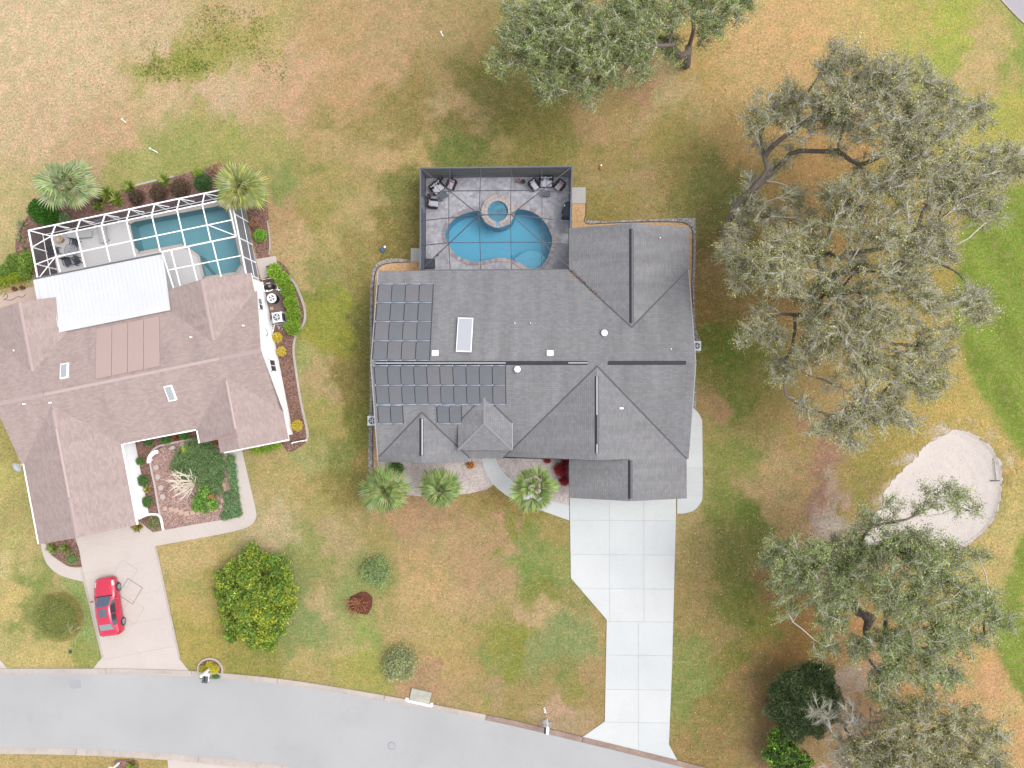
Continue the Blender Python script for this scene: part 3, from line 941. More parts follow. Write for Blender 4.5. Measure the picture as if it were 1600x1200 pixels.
W1 = smooth(PP([(378, 700), (389, 750), (400, 797), (399, 812), (390, 822), (370, 829), (327, 838), (243, 853)]), False, 4)
W2 = smooth(PP([(357, 704), (368, 750), (379, 798), (377, 806), (368, 809), (342, 813), (300, 820), (232, 833)]), False, 4)
NW_ = tag(MB().prism(W1 + W2[::-1], -.04, .028).build('neighbour_walk', M_JOINT), kind='structure')
wl, wr = resample(W1, 31), resample(W2, 31)
for k in range(0, 30, 5):
    MB().prism(shrink(wl[k:k + 6] + wr[k:k + 6][::-1], .006), .02, .044).build('slab', M_CONC_PINK, NW_)
A1 = smooth(PP([(64, 848), (66, 860), (74, 881), (90, 896), (110, 904), (133, 909)]), False, 4)
A2 = smooth(PP([(72, 850), (74, 858), (82, 868), (93, 876), (108, 885), (129, 887)]), False, 4)
tag(MB().prism(A1 + A2[::-1], -.03, .04).build('garden_walk', M_CONC_PINK), kind='structure')
tag(MB().prism(PP([(262, 1187), (310, 1189), (365, 1193), (430, 1202), (480, 1216), (480, 1300), (270, 1300)]), -.03, .03).build('opposite_driveway', M_CONC_PINK), kind='structure')
tag(MB().prism(PP([(-60, 1030), (0, 1031), (14, 1047), (-60, 1047)]), -.03, .03).build('next_driveway', M_CONC_PINK), kind='structure')
# cart path at the top right corner
CPA = smooth(PP([(1540, -60), (1562, -8), (1580, 14), (1600, 34), (1640, 70), (1700, 110)]), False, 4)
CPB = smooth(PP([(1620, -80), (1640, -30), (1660, 0), (1690, 30), (1740, 60), (1780, 90)]), False, 4)
cp = tag(MB().prism(CPA + CPB[::-1], -.03, .025).build('cart_path', mat('cart_path_asphalt', C(196, 190, 196), .9, .08, 8)), kind='structure')
a, b = offset_strip(CPA, .0, -.14)
MB().prism(a + b[::-1], -.02, .06).build('path_edging', M_KERB, cp)

# storm drain inlet and manhole
r = empty('storm_drain', P(657, 1088), R(-12), 'flat concrete storm drain cover set into the grass beside the kerb', 'drain')
MB().box((0, .05, .06), (1.6, .95, .16), bev=.03).build('cover_slab', mat('drain_concrete', C(206, 204, 190), .9, .14, 3, .2, 30, var2=.12, scale2=.8), r)
MB().box((0, -.52, .05), (1.9, .16, .14)).build('drain_lip', M_WHITE, r)
MB().box((-.98, -.42, .06), (.26, .2, .13), bev=.03).build('lip_block', M_WHITE, r)
MB().box((.98, -.42, .06), (.22, .3, .15), bev=.03).build('lip_block', M_WHITE, r)
r = empty('manhole_cover', P(612, 1165, .014), 0, 'round iron manhole cover in the grey road', 'manhole')
MB().lathe((0, 0, 0), [(.30, 0), (.30, .012), (.25, .016), (.25, .006)], 24).build('ring', mat('ring_iron', C(176, 176, 180), .7, .1), r)
MB().cyl((0, 0, -.01), .245, .022, 24).build('lid', mat('lid_iron', C(196, 196, 202), .7, .1), r)
o = MB().sheet(PP([(109, 1061), (126, 1062), (127, 1074), (112, 1077), (107, 1070)]), .016).build('road_patch', mat('patch_asphalt', C(186, 186, 192), .9, .12, 9, var2=.1))
tag(o, kind='structure')

# ------------------------------------------------------------------ planting beds
def bed(name, px, z, m, sm=True, k=4):
    pl = PP(px)
    return flat(name, smooth(pl, k=k) if sm else pl, z, m)

def edging(name, px, wd, ht, m, closed=False, k=4, label=None, cat='edging', group=None):
    """lawn edging: one continuous cast or rubber strip"""
    pl = smooth(PP(px), closed, k)
    if closed: pl = pl + pl[:1]
    a, b = offset_strip(pl, wd / 2, -wd / 2)
    n = len(a)
    V = [(x, y, -.02) for x, y in a] + [(x, y, ht) for x, y in a] + [(x, y, ht) for x, y in b] + [(x, y, -.02) for x, y in b]
    F = [[r_ * n + i, r_ * n + i + 1, (r_ + 1) * n + i + 1, (r_ + 1) * n + i] for r_ in range(3) for i in range(n - 1)] + [[0, n, 2 * n, 3 * n], [n - 1, 4 * n - 1, 3 * n - 1, 2 * n - 1]]
    m_ = MB(); m_.add(V, F)
    return tag(m_.build(name, m), label, cat, group)

bed('rubble_bed_west', [(576, 735), (577, 640), (578, 560), (578, 470), (582, 425), (592, 410), (612, 404), (645, 407), (660, 415), (660, 440), (600, 440), (600, 560), (600, 735), (588, 745)], .010, M_GREYG)
bed('peach_bed_west', [(583, 730), (583.5, 560), (584, 470), (587, 430), (594, 417), (610, 411.5), (640, 410), (668, 410), (668, 440), (606, 445), (604, 560), (604, 725), (593, 745), (585, 745)], .016, M_PEACH, k=3)
bed('rubble_bed_east', [(917, 345), (945, 346), (1000, 343), (1060, 341), (1082, 341), (1087, 348), (1087, 400), (1085, 460), (1088, 515), (1094, 530), (1080, 560), (1085, 600), (1088, 625), (1083, 645), (1060, 645), (1050, 370), (960, 372), (917, 365)], .010, M_GREYG, k=3)
bed('peach_bed_east', [(894, 317), (914.5, 317), (915, 349), (950, 349.5), (1010, 347.5), (1060, 348), (1074, 352), (1081, 362), (1081.5, 400), (1080, 450), (1082, 480), (1060, 490), (1055, 375), (960, 380), (893, 380)], .017, M_PEACH, False)
bed('pale_gravel_bed_west', [(592, 735), (590, 722), (620, 712), (700, 712), (735, 708), (740, 690), (753, 690), (753, 722), (760, 741), (772, 757), (762, 764), (735, 771), (700, 774), (660, 776), (625, 772), (600, 755)], .020, M_PALEG, False)
bed('pale_gravel_bed_east', [(772, 690), (774, 703), (777, 720), (785, 735), (800, 750), (820, 765), (850, 780), (889, 791), (889, 690)], .020, M_PALEG, False)
E_BLK = [edging('black_edging', [(585, 742), (583, 730), (582.5, 640), (582.5, 560), (583, 470), (586, 430), (593, 416.5), (610, 411), (642, 409.5)], .05, .05, M_BLACK, label='black rubber edging round the peach gravel west of the grey house', group='black rubber edgings'),
         edging('black_edging', [(915.5, 318), (915.5, 334), (915.5, 349), (950, 348.7), (1010, 346.5), (1060, 347), (1075, 351), (1082, 362), (1082, 400), (1081, 450), (1083, 482)], .05, .05, M_BLACK, label='black rubber edging round the peach gravel behind the grey house', group='black rubber edgings')]
flat('step_pad_west', PP([(642, 388), (660, 388), (660, 409), (642, 409)]), .06, M_PAD)
flat('step_pad_east', PP([(893, 293), (915, 293), (915, 318), (893, 318)]), .06, M_PAD)
# neighbour's beds
bed('mulch_bed_east', [(400, 440), (432, 408), (452, 425), (466, 450), (475, 480), (474, 505), (462, 525), (458, 548), (462, 580), (470, 630), (477, 662), (480, 682), (474, 694), (440, 694), (400, 520)], .012, M_MULCH, k=4)
edging('lawn_edging', [(452, 430), (462, 445), (472, 468), (477, 488), (475, 505), (464, 522), (459, 545), (463, 580), (471, 630), (478, 662), (481, 680), (478, 690)], .18, .08, M_KERB, label='pale concrete edging curving along the mulch bed beside the pink roofed house', group='cast lawn edgings')
bed('mulch_bed_north', smooth([(28, 420), (25, 372), (50, 332), (100, 318), (150, 305), (210, 293), (270, 277), (300, 268), (350, 258), (395, 262), (415, 300), (420, 350), (423, 395)], False, 4) + [(418, 420), (407, 428), (379, 303), (80, 371), (92, 432), (60, 432)], .012, M_MULCH, False)
edging('lawn_edging', [(212, 290), (240, 283), (272, 276)], .14, .08, M_KERB, label='straight pale edging behind the shrubs north of the white framed pool cage', group='cast lawn edgings')
edging('lawn_edging', [(418, 345), (422, 375), (421, 398)], .10, .08, M_KERB, label='short pale edging east of the white framed pool cage', group='cast lawn edgings')
flat('paver_pad', PP([(400, 405), (431, 400), (433, 411), (416, 416), (420, 432), (408, 437)]), .035, M_CONC_PINK)
flat('equipment_pad', PP([(400, 440), (436, 436), (448, 510), (425, 516)]), .03, mat('equipment_pad_concrete', C(150, 128, 122), .9, .2, 4, var2=.2, scale2=1.2))
flat('west_patio', PP([(-60, 470), (0, 462), (52, 448), (75, 460), (75, 520), (-60, 540)]), .03, mat('pink_patio_concrete', C(226, 200, 184), .9, .06, 5))
bed('courtyard_bed', [(205, 690), (310, 660), (345, 680), (358, 706), (379, 798), (377, 808), (342, 813), (300, 820), (257, 828), (231, 832), (215, 780)], .012, M_PINKCHIP, False)
bed('courtyard_mulch', [(205, 690), (310, 660), (330, 676), (300, 689), (262, 694), (243, 705), (235, 721), (241, 757), (249, 800), (225, 812)], .018, M_MULCH, False)
bed('front_planter_bed', [(205, 822), (220, 806), (243, 802), (252, 808), (256, 827), (231, 832), (208, 838)], .024, M_MULCH, False)
bed('garage_planter_bed', [(73, 850), (119, 838), (129, 886), (108, 885), (93, 876), (82, 868)], .014, M_MULCH, False)
edging('garden_kerb', [(257, 828), (252, 812), (249.6, 800), (246, 780), (242.5, 758), (238, 738), (235.2, 721), (237, 708), (245, 699), (258, 694.5), (275, 691), (300, 686)], .14, .10, M_CONC_PINK, label='curved pale garden kerb winding through the bark chip courtyard', group='courtyard kerbs')
edging('garden_kerb', [(256, 828), (253, 815), (250, 806), (243, 803.5), (232, 804), (216, 811)], .16, .12, M_WHITE, label='white kerb round the small planter beside the garage', group='courtyard kerbs')
bed('mailbox_bed', [(310, 1052), (311, 1040), (317, 1032), (328, 1028.5), (340, 1032), (347, 1042), (347.5, 1052), (340, 1060), (318, 1059)], .03, M_MULCH)
edging('garden_kerb', [(310, 1052), (311, 1040), (317, 1032), (328, 1028.5), (340, 1032), (347.5, 1042), (348, 1053)], .14, .13, M_KERB, label='round pale kerb about the shrubs of the left mailbox', group='mailbox kerbs')
flat('mailbox_gravel', circle(P(854, 1132), .42), .02, M_GREYG)
flat('mulch_ring', smooth([(x + rnd.uniform(-.14, .14), y + rnd.uniform(-.14, .14)) for x, y in circle(P(563, 942), .92, 14)], k=3), .016, M_REDM)
flat('mound_ring', circle(P(93, 964), 2.0), .012, mat('ring_soil', C(170, 150, 92), .95, .25, 5, var2=.2, scale2=.6))

# ------------------------------------------------------------------ pools and decks
def ring_fill(outer, hole, z, name, m, parent=None, z0=-.03):
    """flat deck with a hole cut for the water"""
    from mathutils.geometry import tessellate_polygon
    vo = [Vector((x, y, z)) for x, y in outer]; vh = [Vector((x, y, z)) for x, y in hole]
    tri = tessellate_polygon([vo, vh])
    mb = MB(); allv = vo + vh
    fs = []
    for t in tri:
        a, b, c = (allv[i] for i in t)
        fs.append(list(t) if (b - a).cross(c - a).z > 0 else list(t)[::-1])
    mb.add(allv, fs)
    n = len(vo)
    mb.add([(x, y, z0) for x, y in outer] + [(x, y, z) for x, y in outer], [[i, (i + 1) % n, n + (i + 1) % n, n + i] for i in range(n)])
    return mb.build(name, m, parent)


def basin(pl, z0, z1_, m, name, parent):
    n = len(pl)
    ar = sum(pl[i][0] * pl[(i + 1) % n][1] - pl[(i + 1) % n][0] * pl[i][1] for i in range(n))
    if ar < 0: pl = pl[::-1]
    mb = MB()
    mb.add([(x, y, z0) for x, y in pl], [list(range(n))])
    mb.add([(x, y, z0) for x, y in pl] + [(x, y, z1_) for x, y in pl], [[i, n + i, n + (i + 1) % n, (i + 1) % n] for i in range(n)])
    return mb.build(name, m, parent)


DKZ = 0.07
CX0, CX1, CY0, CY1 = -8.50, 2.82, 8.4, 16.80
DECK_OUT = [(CX0, CY0), (CX1, CY0), (CX1, CY1), (CX0, CY1)]
dk = tag(ring_fill(DECK_OUT, POOL, DKZ, 'pool_deck', M_DECK), kind='structure')
pool = empty('swimming_pool', (0, 0, 0), 0, 'curving bright blue swimming pool under the dark screen cage', 'pool')
basin(POOL, -1.5, DKZ - .002, M_POOLB, 'basin', pool)
MB().sheet(POOL, -.07).build('water_surface', M_WATER, pool)
shelf = smooth(PP([(802, 407), (812, 397), (824, 391), (838, 391), (848, 397), (853, 405), (843.5, 417), (830, 420), (819, 415)]), k=4)
MB().prism(shelf, -1.48, -.42).build('shallow_shelf', M_POOLS, pool)
MB().prism(smooth(PP([(718, 400), (727, 401), (737, 403), (742, 407), (731, 407), (715, 399.5)]), k=3), -1.48, -.5).build('entry_step', M_POOLS, pool)
cop = resample(POOL + POOL[:1], 96)
cxy = (sum(p[0] for p in POOL) / len(POOL), sum(p[1] for p in POOL) / len(POOL))
cm = MB().box((0, 0, 0), (.30, .235, .05), bev=.012)
cms = [cm.mesh('coping_stone', m_) for m_ in M_COPE]
for i in range(95):
    a, b = cop[i], cop[i + 1]
    mx_, my_ = (a[0] + b[0]) / 2, (a[1] + b[1]) / 2
    if math.dist((mx_, my_), SPA_C[:2]) < 1.42: continue
    ang = math.atan2(b[1] - a[1], b[0] - a[0]) + math.pi / 2
    nx_, ny_ = math.cos(ang), math.sin(ang)
    s_ = 1 if not inside(POOL, np.array([mx_ + nx_ * .1]), np.array([my_ + ny_ * .1]))[0] else -1
    link('coping_stone', cms[rnd.choice((0, 0, 1, 1, 2))], pool, (mx_ + nx_ * s_ * .14, my_ + ny_ * s_ * .14, DKZ + .018), (0, 0, ang + rnd.uniform(-.04, .04)))
spa = empty('spa', (SPA_C.x, SPA_C.y, 0), 0, 'round raised spa with a pale paver rim at the pool edge', 'spa')
MB().lathe((0, 0, 0), [(1.25, -1.4), (1.25, .30), (.80, .34), (.80, .02), (.52, 0.0), (.50, -.5), (.02, -.5)], 40).build('shell', mat('spa_tile', C(150, 196, 226), .6, .08, 8), spa)
MB().cyl((0, 0, .20), .79, .01, 36).build('water_surface', M_WATER, spa)
sm_ = [MB().box((0, 0, 0), (.24, .145, .05), bev=.012).mesh('rim_stone', m_) for m_ in (mat('rim_a', C(232, 220, 212), .85, .08), mat('rim_b', C(222, 206, 200), .85, .08))]
so_ = [MB().box((0, 0, 0), (.22, .19, .05), bev=.012).mesh('rim_stone', m_) for m_ in (mat('rim_c', C(226, 208, 196), .85, .1), mat('rim_d', C(196, 186, 188), .85, .1))]
for i in range(38):
    t = 2 * math.pi * i / 38
    if abs(t - 1.5 * math.pi) < .22: continue
    link('rim_stone', sm_[i % 2], spa, (math.cos(t) * .93, math.sin(t) * .93, .345), (0, 0, t))
    link('rim_stone', so_[rnd.randrange(2)], spa, (math.cos(t + .05) * 1.17, math.sin(t + .05) * 1.17, .325), (0, 0, t + .05))
MB().box((0, -1.05, .28), (.42, .50, .06), bev=.02).build('spillway', mat('spillway_stone', C(196, 190, 200), .5, .1), spa)
# neighbour's deck and teal pool
NDECK = [HL(3.65, 15.0), HL(19.5, 15.0), HL(19.4, 23.8), HL(3.65, 23.75)]
ring_d = tag(ring_fill(NDECK, TPOOL, DKZ, 'neighbour_pool_deck', M_DECK2), kind='structure')
tp = empty('swimming_pool', (0, 0, 0), 0, 'angular teal swimming pool under the white framed screen cage', 'pool')
basin(TPOOL, -1.4, DKZ - .002, M_POOLT, 'basin', tp)
MB().sheet(TPOOL, -.06).build('water_surface', M_WATERT, tp)
MB().prism(PP([z1(1034, 600), z1(1062, 717), z1(1110, 709), z1(1050, 640)]), -1.38, -.4).build('entry_step', mat('pale_teal_plaster', C(176, 206, 206), .7, .03), tp)
n_ = len(TPOOL)
for i in range(n_):
    a, b = TPOOL[i], TPOOL[(i + 1) % n_]
    MB().bar((a[0], a[1], DKZ + .01), (b[0], b[1], DKZ + .01), .22, .05).build('coping_strip', M_CONC_PINK, tp)

# ------------------------------------------------------------------ houses
SLOPE = 1 / 3.0
EAVE = 2.7


def roof_mesh(planes, mats, thick=0.16):
    """planes: list of (polygon xy, height function, direction of fall) -> shingled slabs; UV in metres"""
    mb = MB()
    for poly, zf, fall in planes:
        n = len(poly)
        ar = sum(poly[i][0] * poly[(i + 1) % n][1] - poly[(i + 1) % n][0] * poly[i][1] for i in range(n))
        if ar < 0: poly = poly[::-1]
        top = [(x, y, zf(x, y)) for x, y in poly]
        bot = [(x, y, zf(x, y) - thick) for x, y in poly]
        fl = Vector(fall).normalized()
        al = Vector((-fl.y, fl.x))
        mb.uv[len(mb.f)] = [(x * al.x + y * al.y, -(x * fl.x + y * fl.y) * 1.054) for x, y in poly]
        mb.add(top, [list(range(n))], 0)
        mb.add(bot, [list(range(n - 1, -1, -1))], 1)
        mb.add(bot + top, [[i, (i + 1) % n, n + (i + 1) % n, n + i] for i in range(n)], 1)
    return mb


def wall_box(pl, z0, zf, m, name, parent, th=.16):
    """walls along a closed outline; zf gives the height of the wall top"""
    mb = MB()
    n = len(pl)
    for i in range(n):
        a, b = Vector(pl[i]), Vector(pl[(i + 1) % n])
        d = (b - a)
        k = max(1, int(d.length / .6))
        nr = Vector((d.y, -d.x)).normalized() * th
        for j in range(k):
            p, q = a + d * (j / k), a + d * ((j + 1) / k)
            vs = []
            for s_ in (p, q, q - nr, p - nr):
                vs.append((s_.x, s_.y, z0))
            for s_ in (p, q, q - nr, p - nr):
                vs.append((s_.x, s_.y, zf(s_.x, s_.y)))
            mb.add(vs, [[0, 1, 5, 4], [2, 3, 7, 6], [4, 5, 6, 7]])
    return mb.build(name, m, parent)


def window(parent, a, b, z0, z1_, m=M_GLASS, name='window'):
    """a window set into the wall between plan points a and b: pane, frame and mullion"""
    a, b = Vector(a), Vector(b)
    d = (b - a).normalized(); nr = Vector((d.y, -d.x))
    mid = (a + b) / 2
    rz = math.atan2(d.y, d.x)
    L = (b - a).length
    o = MB().box((0, 0, 0), (L, .05, z1_ - z0)).build(name, m, parent, (mid.x + nr.x * .02, mid.y + nr.y * .02, (z0 + z1_) / 2), (0, 0, rz))
    f = MB()
    for s_ in (-1, 1):
        f.box((s_ * L / 2, -.01, 0), (.06, .09, z1_ - z0 + .06))
        f.box((0, -.01, s_ * (z1_ - z0) / 2), (L + .06, .09, .06))
    f.box((0, -.01, 0), (.045, .08, z1_ - z0))
    f.build('frame', M_WHITE, o)
    MB().box((0, -.05, -(z1_ - z0) / 2 - .06), (L + .16, .14, .06)).build('sill', M_WHITE, o)
    return o


# ---- the grey house --------------------------------------------------------
XW, XE, YR, YN, YS = -11.67, 11.36, 1.95, 8.95, -5.05
h1 = empty('grey_house', (0, 0, 0), 0, 'long house with dark grey shingle roof, solar pool mats and attached screened pool', 'house')
zN = lambda x, y: EAVE + (YN - y) * SLOPE
zS = lambda x, y: EAVE + (y - YS) * SLOPE
ZR = EAVE + 7 * SLOPE
XNW0, XNW1 = 2.57, 11.42; XNR = (XNW0 + XNW1) / 2; YNE = 12.05
XGR, XG1, YG = 6.895, 11.22, -7.96
XB = 4.44; XBL = XB - (XG1 - XB); YBS = -4.93
ZB = EAVE + (XG1 - XB) * SLOPE
XWW, XWR, XWE, YWS = -11.69, -8.24, -4.80, -5.32
nw_ap = (XNR, YN - (XNR - XNW0)); ww_ap = (XWR, YS + (XWR - XWW)); big_ap = (XB, YS + (XG1 - XB))
planes = [
    # main north slope, cut by the valleys of the north wing
    ([(XW, YR), (XW, YN), (XNW0, YN), nw_ap, (XE, YN - (XNW1 - XE)), (XE, YR)], zN, (0, 1)),
    # main south slope, cut by the west wing and by the big front gable
    ([(XW, YR), (XE, YR), (XE, YS), (XG1, YS), big_ap, (XBL, YS), (XWE, YS), ww_ap, (XWW, YS)], zS, (0, -1)),
    # north wing
    ([(XNW0, YN), (XNW0, YNE), (XNR, YNE), nw_ap], lambda x, y: EAVE + (x - XNW0) * SLOPE, (-1, 0)),
    ([(XNR, YNE), (XNW1, YNE), (XNW1, YN), nw_ap], lambda x, y: EAVE + (XNW1 - x) * SLOPE, (1, 0)),
    # west wing
    ([(XWW, YS), (XWW, YWS), (XWR, YWS), ww_ap], lambda x, y: EAVE + (x - XWW) * SLOPE, (-1, 0)),
    ([(XWR, YWS), (XWE, YWS), (XWE, YS), ww_ap], lambda x, y: EAVE + (XWE - x) * SLOPE, (1, 0)),
    # big front gable: its east slope runs on over the garage
    ([(XBL, YS), (XBL, YBS + .1 - .1), (XB, YBS), big_ap], lambda x, y: EAVE + (x - XBL) * SLOPE, (-1, 0)),
    ([(XB, YBS), (XGR, YBS), (XGR, YG), (XG1, YG), (XG1, YS), big_ap], lambda x, y: EAVE + (XG1 - x) * SLOPE, (1, 0)),
    ([(2.57, YBS), (2.57, YG), (XGR, YG), (XGR, YBS)], lambda x, y: EAVE + (x - 2.57) * SLOPE, (-1, 0)),
]
# portico with a hipped front, eave raised above the main eave
px0, px1, pxr, pys, pze = -5.58, -1.64, -3.61, -4.36, 3.60
hw = (px1 - px0) / 2
zpr = pze + hw * SLOPE
yap = YS + (zpr - EAVE) / SLOPE
yev = YS + (pze - EAVE) / SLOPE
planes += [
    ([(pxr, yap), (px0, yev), (px0, pys), (pxr, pys + hw)], lambda x, y: pze + (x - px0) * SLOPE, (-1, 0)),
    ([(pxr, yap), (pxr, pys + hw), (px1, pys), (px1, yev)], lambda x, y: pze + (px1 - x) * SLOPE, (1, 0)),
    ([(px0, pys), (px1, pys), (pxr, pys + hw)], lambda x, y: pze + (y - pys) * SLOPE, (0, -1)),
]
roof1 = roof_mesh(planes, None).build('roof', [M_ROOF, M_FASCIA], h1)
# white drip edge on gable rakes and gutters
M_PALEF = mat('pale_fascia', C(206, 204, 206), .6, .05)
for a, b in (((XW - .03, YN, EAVE), (XW - .03, YR, ZR)), ((XW - .03, YR, ZR), (XW - .03, YWS, EAVE)), ((XE + .03, YN, EAVE), (XE + .03, YR, ZR)), ((XE + .03, YR, ZR), (XE + .03, YS + .6, EAVE + .2)), ((XWE + .03, YWS, EAVE), (XWE + .03, YS + .5, EAVE)), ((px1 + .03, pys, pze), (px1 + .03, yev, pze))):
    MB().bar(Vector(a) - Vector((0, 0, .10)), Vector(b) - Vector((0, 0, .10)), .05, .18).build('drip_edge', M_PALEF, roof1)
# ridge and hip caps on the portico
M_CAPL = mat('light_cap_shingle', C(164, 162, 166), .9, .12, 12)
for a, b in (((pxr, yap, zpr), (pxr, pys + hw, zpr)), ((pxr, pys + hw, zpr), (px0, pys, pze)), ((pxr, pys + hw, zpr), (px1, pys, pze))):
    MB().bar(Vector(a) + Vector((0, 0, .012)), Vector(b) + Vector((0, 0, .012)),   .15, .03).build('hip_cap', M_CAPL, roof1)
# walls
ov = .55
wz = lambda x, y: EAVE - .16 + min(max(0, (7 - abs(y - YR)) * SLOPE), 9) * 0
def wz1(x, y):
    z = EAVE - .2
    if x < XW + 1.2 or x > XE - 1.2:
        if YS < y < YN: z = EAVE - .22 + (7 - abs(y - YR)) * SLOPE
    return z
outline = [(XW + .3, YWS + .35), (XWE - ov, YWS + .35), (XWE - ov, YS + .9), (XBL + ov, YS + .9), (XBL + ov, YBS + .35), (2.57 + ov, YBS + .35), (2.57 + ov, YG + .35), (XG1 - ov, YG + .35), (XG1 - ov, YS), (XE - .3, YS + .4), (XE - .3, YN - ov), (XNW1 - ov, YN - ov), (XNW1 - ov, YNE - .35), (XNW0 + ov, YNE - .35), (XNW0 + ov, YN - ov), (XW + .3, YN - ov)]
wall1 = wall_box(outline, 0, wz1, M_WALLG, 'wall', h1)
# gable infills
def gable(c, half, along, z0, rise, m, parent):
    mb = MB()
    c = Vector(c); d = Vector(along)
    th_ = Vector((d.y, -d.x)) * .12
    a, b, t = c - d * half, c + d * half, c
    vs = [(a.x, a.y, z0), (b.x, b.y, z0), (t.x, t.y, z0 + rise)]
    vs += [(x - th_.x, y - th_.y, z) for x, y, z in vs]
    mb.add(vs, [[0, 1, 2], [5, 4, 3], [0, 3, 4, 1], [1, 4, 5, 2], [2, 5, 3, 0]])
    return mb.build('gable', m, parent)
gable((XNR, YNE - .35), 3.85, (-1, 0), EAVE - .24, 3.85 * SLOPE, M_WALLG, h1)
gable((XGR, YG + .35), 3.75, (1, 0), EAVE - .24, 3.75 * SLOPE, M_WALLG, h1)
gable((XWR, YWS + .35), 2.9, (1, 0), EAVE - .24, 2.9 * SLOPE, M_WALLG, h1)
gable((XB, YBS + .35), 6.2, (1, 0), EAVE - .24, 6.2 * SLOPE, M_WALLG, h1)
pw = MB()
pw.box((px0 + .35, -4.3 + .6, pze - .55), (.25, 1.0, .9)); pw.box((px1 - .35, -4.3 + .6, pze - .55), (.25, 1.0, .9))
pw.box((pxr, pys + .45, pze - .30), (hw * 2 - .5, .22, .35))
pw.build('portico_beam', M_WALLG, h1)
for sx in (px0 + .4, px1 - .4): MB().box((sx, pys + .45, 1.62), (.28, .28, 3.2)).build('column', M_WHITE, h1)
# openings
window(h1, (-9.6, YWS + .35), (-7.0, YWS + .35), .8, 2.1)
window(h1, (-1.2, YBS + .35), (1.6, YBS + .35), .8, 2.1)
window(h1, (XE - .3, 3.5), (XE - .3, 5.0), 1.0, 2.1)
window(h1, (XE - .3, -3.6), (XE - .3, -2.6), 1.0, 2.1)
window(h1, (XW + .3, 4.6), (XW + .3, 3.0), 1.0, 2.1)
window(h1, (8.4, YNE - .35), (6.0, YNE - .35), .9, 2.1)
dr = MB().box((0, 0, 0), (1.0, .07, 2.1)).build('door', mat('front_door_paint', C(140, 70, 60), .5, .05), h1, (pxr, YS + .88, 1.1))
MB().box((.38, -.07, -.05), (.06, .07, .22)).build('handle', M_ACW, dr)
gd = empty('garage_door'); gd.parent = h1; gd.location = (XGR, YG + .32, 0)
for k in range(4): MB().box((0, 0, .33 + k * .55), (4.9, .05, .535), bev=.015).build('panel', M_WHITE, gd)
sd_ = MB()
for k in range(3): sd_.box((-5.6 + k * 1.85, YN - ov + .02, 1.12), (1.8, .05, 2.1))
sd_.build('sliding_door', M_GLASS, h1)

# ridge vents
def ridge_vent(a, b, width, m, parent, name='ridge_vent', up=.05):
    a, b = Vector(a), Vector(b)
    d = (b - a).normalized(); s_ = Vector((-d.y, d.x, 0))
    mb = MB(); z = Vector((0, 0, up)); lo = Vector((0, 0, -width / 2 * SLOPE + up * .35))
    vs = []
    for p in (a, b): vs += [p - s_ * width / 2 + lo, p - s_ * width / 2 * .86 + lo * .8 + z * .6, p + z, p + s_ * width / 2 * .86 + lo * .8 + z * .6, p + s_ * width / 2 + lo]
    mb.add(vs, [[i, i + 1, i + 6, i + 5] for i in range(4)] + [[4, 3, 2, 1, 0], [5, 6, 7, 8, 9]])
    o = mb.build(name, m, parent)
    return o
zr = ZR
def rv(u0, v0, u1, v1, h, m, wd=.27, up=.05):
    a, b = P(u0, v0, h), P(u1, v1, h)
    if abs(u1 - u0) > abs(v1 - v0): y = YR; ridge_vent((a.x, y, h), (b.x, y, h), wd, m, roof1, up=up)
    else: x = round((a.x + b.x) / 2, 3); ridge_vent((x, a.y, h), (x, b.y, h), wd, m, roof1, up=up)
for u0, u1, m_ in ((587, 645, M_VENTSHEEN), (645.5, 700, M_VENTSHEEN), (700.5, 790, M_VENTSHEEN), (790.5, 862, M_VENT), (888, 918, M_VENTSHEEN), (862.5, 887.5, M_VENT), (950, 1010, M_VENT), (1010.5, 1072, M_VENT)):
    rv(u0, 568, u1, 568, zr, M_VENT, .28)
    if m_ is M_VENTSHEEN: rv(u0, 568, u1, 568, zr, M_VENTSHEEN, .10, .075)  # narrow strip paints the vent's bright, shiny side
zw = EAVE + (XWR - XWW) * SLOPE
zn = EAVE + (XNR - XNW0) * SLOPE
zg = EAVE + (XG1 - XGR) * SLOPE
def rvx(x, v0, v1, h, m, wd=.31):
    ridge_vent((x, P(900, v0, h).y, h), (x, P(900, v1, h).y, h), wd, m, roof1)
rvx(XNR, 358, 384, zn, M_VENT); rvx(XNR, 384.5, 448, zn, M_VENT); rvx(XNR, 448.5, 505, zn, M_VENT)
rvx(XGR, 719, 779, zg, M_VENT)
rvx(XB, 588, 648, ZB, M_VENT); rvx(XB, 648.5, 708, ZB, M_VENT)
ridge_vent((XB - .02, P(900, 588, ZB).y, ZB), (XB - .02, P(900, 648, ZB).y, ZB), .10, M_VENTSHEEN, roof1, up=.075)  # painted sheen again, on the gable and west wing vents
ridge_vent((XB - .02, P(900, 694, ZB).y, ZB), (XB - .02, P(900, 708, ZB).y, ZB), .10, M_VENTSHEEN, roof1, up=.075)
ridge_vent((XWR + .05, P(900, 655, zw).y, zw), (XWR + .05, P(900, 712, zw).y, zw), .10, M_VENTSHEEN, roof1, up=.075)
rvx(XWR, 654, 713, zw, M_VENT)

# dark woven valleys
M_VAL = mat('valley_shingle', C(112, 110, 116), .95, .25, 8)
for a, b in (((XNW0, YN), nw_ap), ((XNW1 - .1, YN + .0), nw_ap), ((XWW + .1, YS + .1), ww_ap), ((XWE, YS), ww_ap), ((XBL, YS), big_ap), ((XG1, YS), big_ap), ((px0, yev), (pxr, yap)), ((px1, yev), (pxr, yap))):
    zf_ = zN if b is nw_ap else zS
    MB().bar((*a, zf_(*a) + .012), (*b, zf_(*b) + .012), .11, .03).build('valley', M_VAL, roof1)
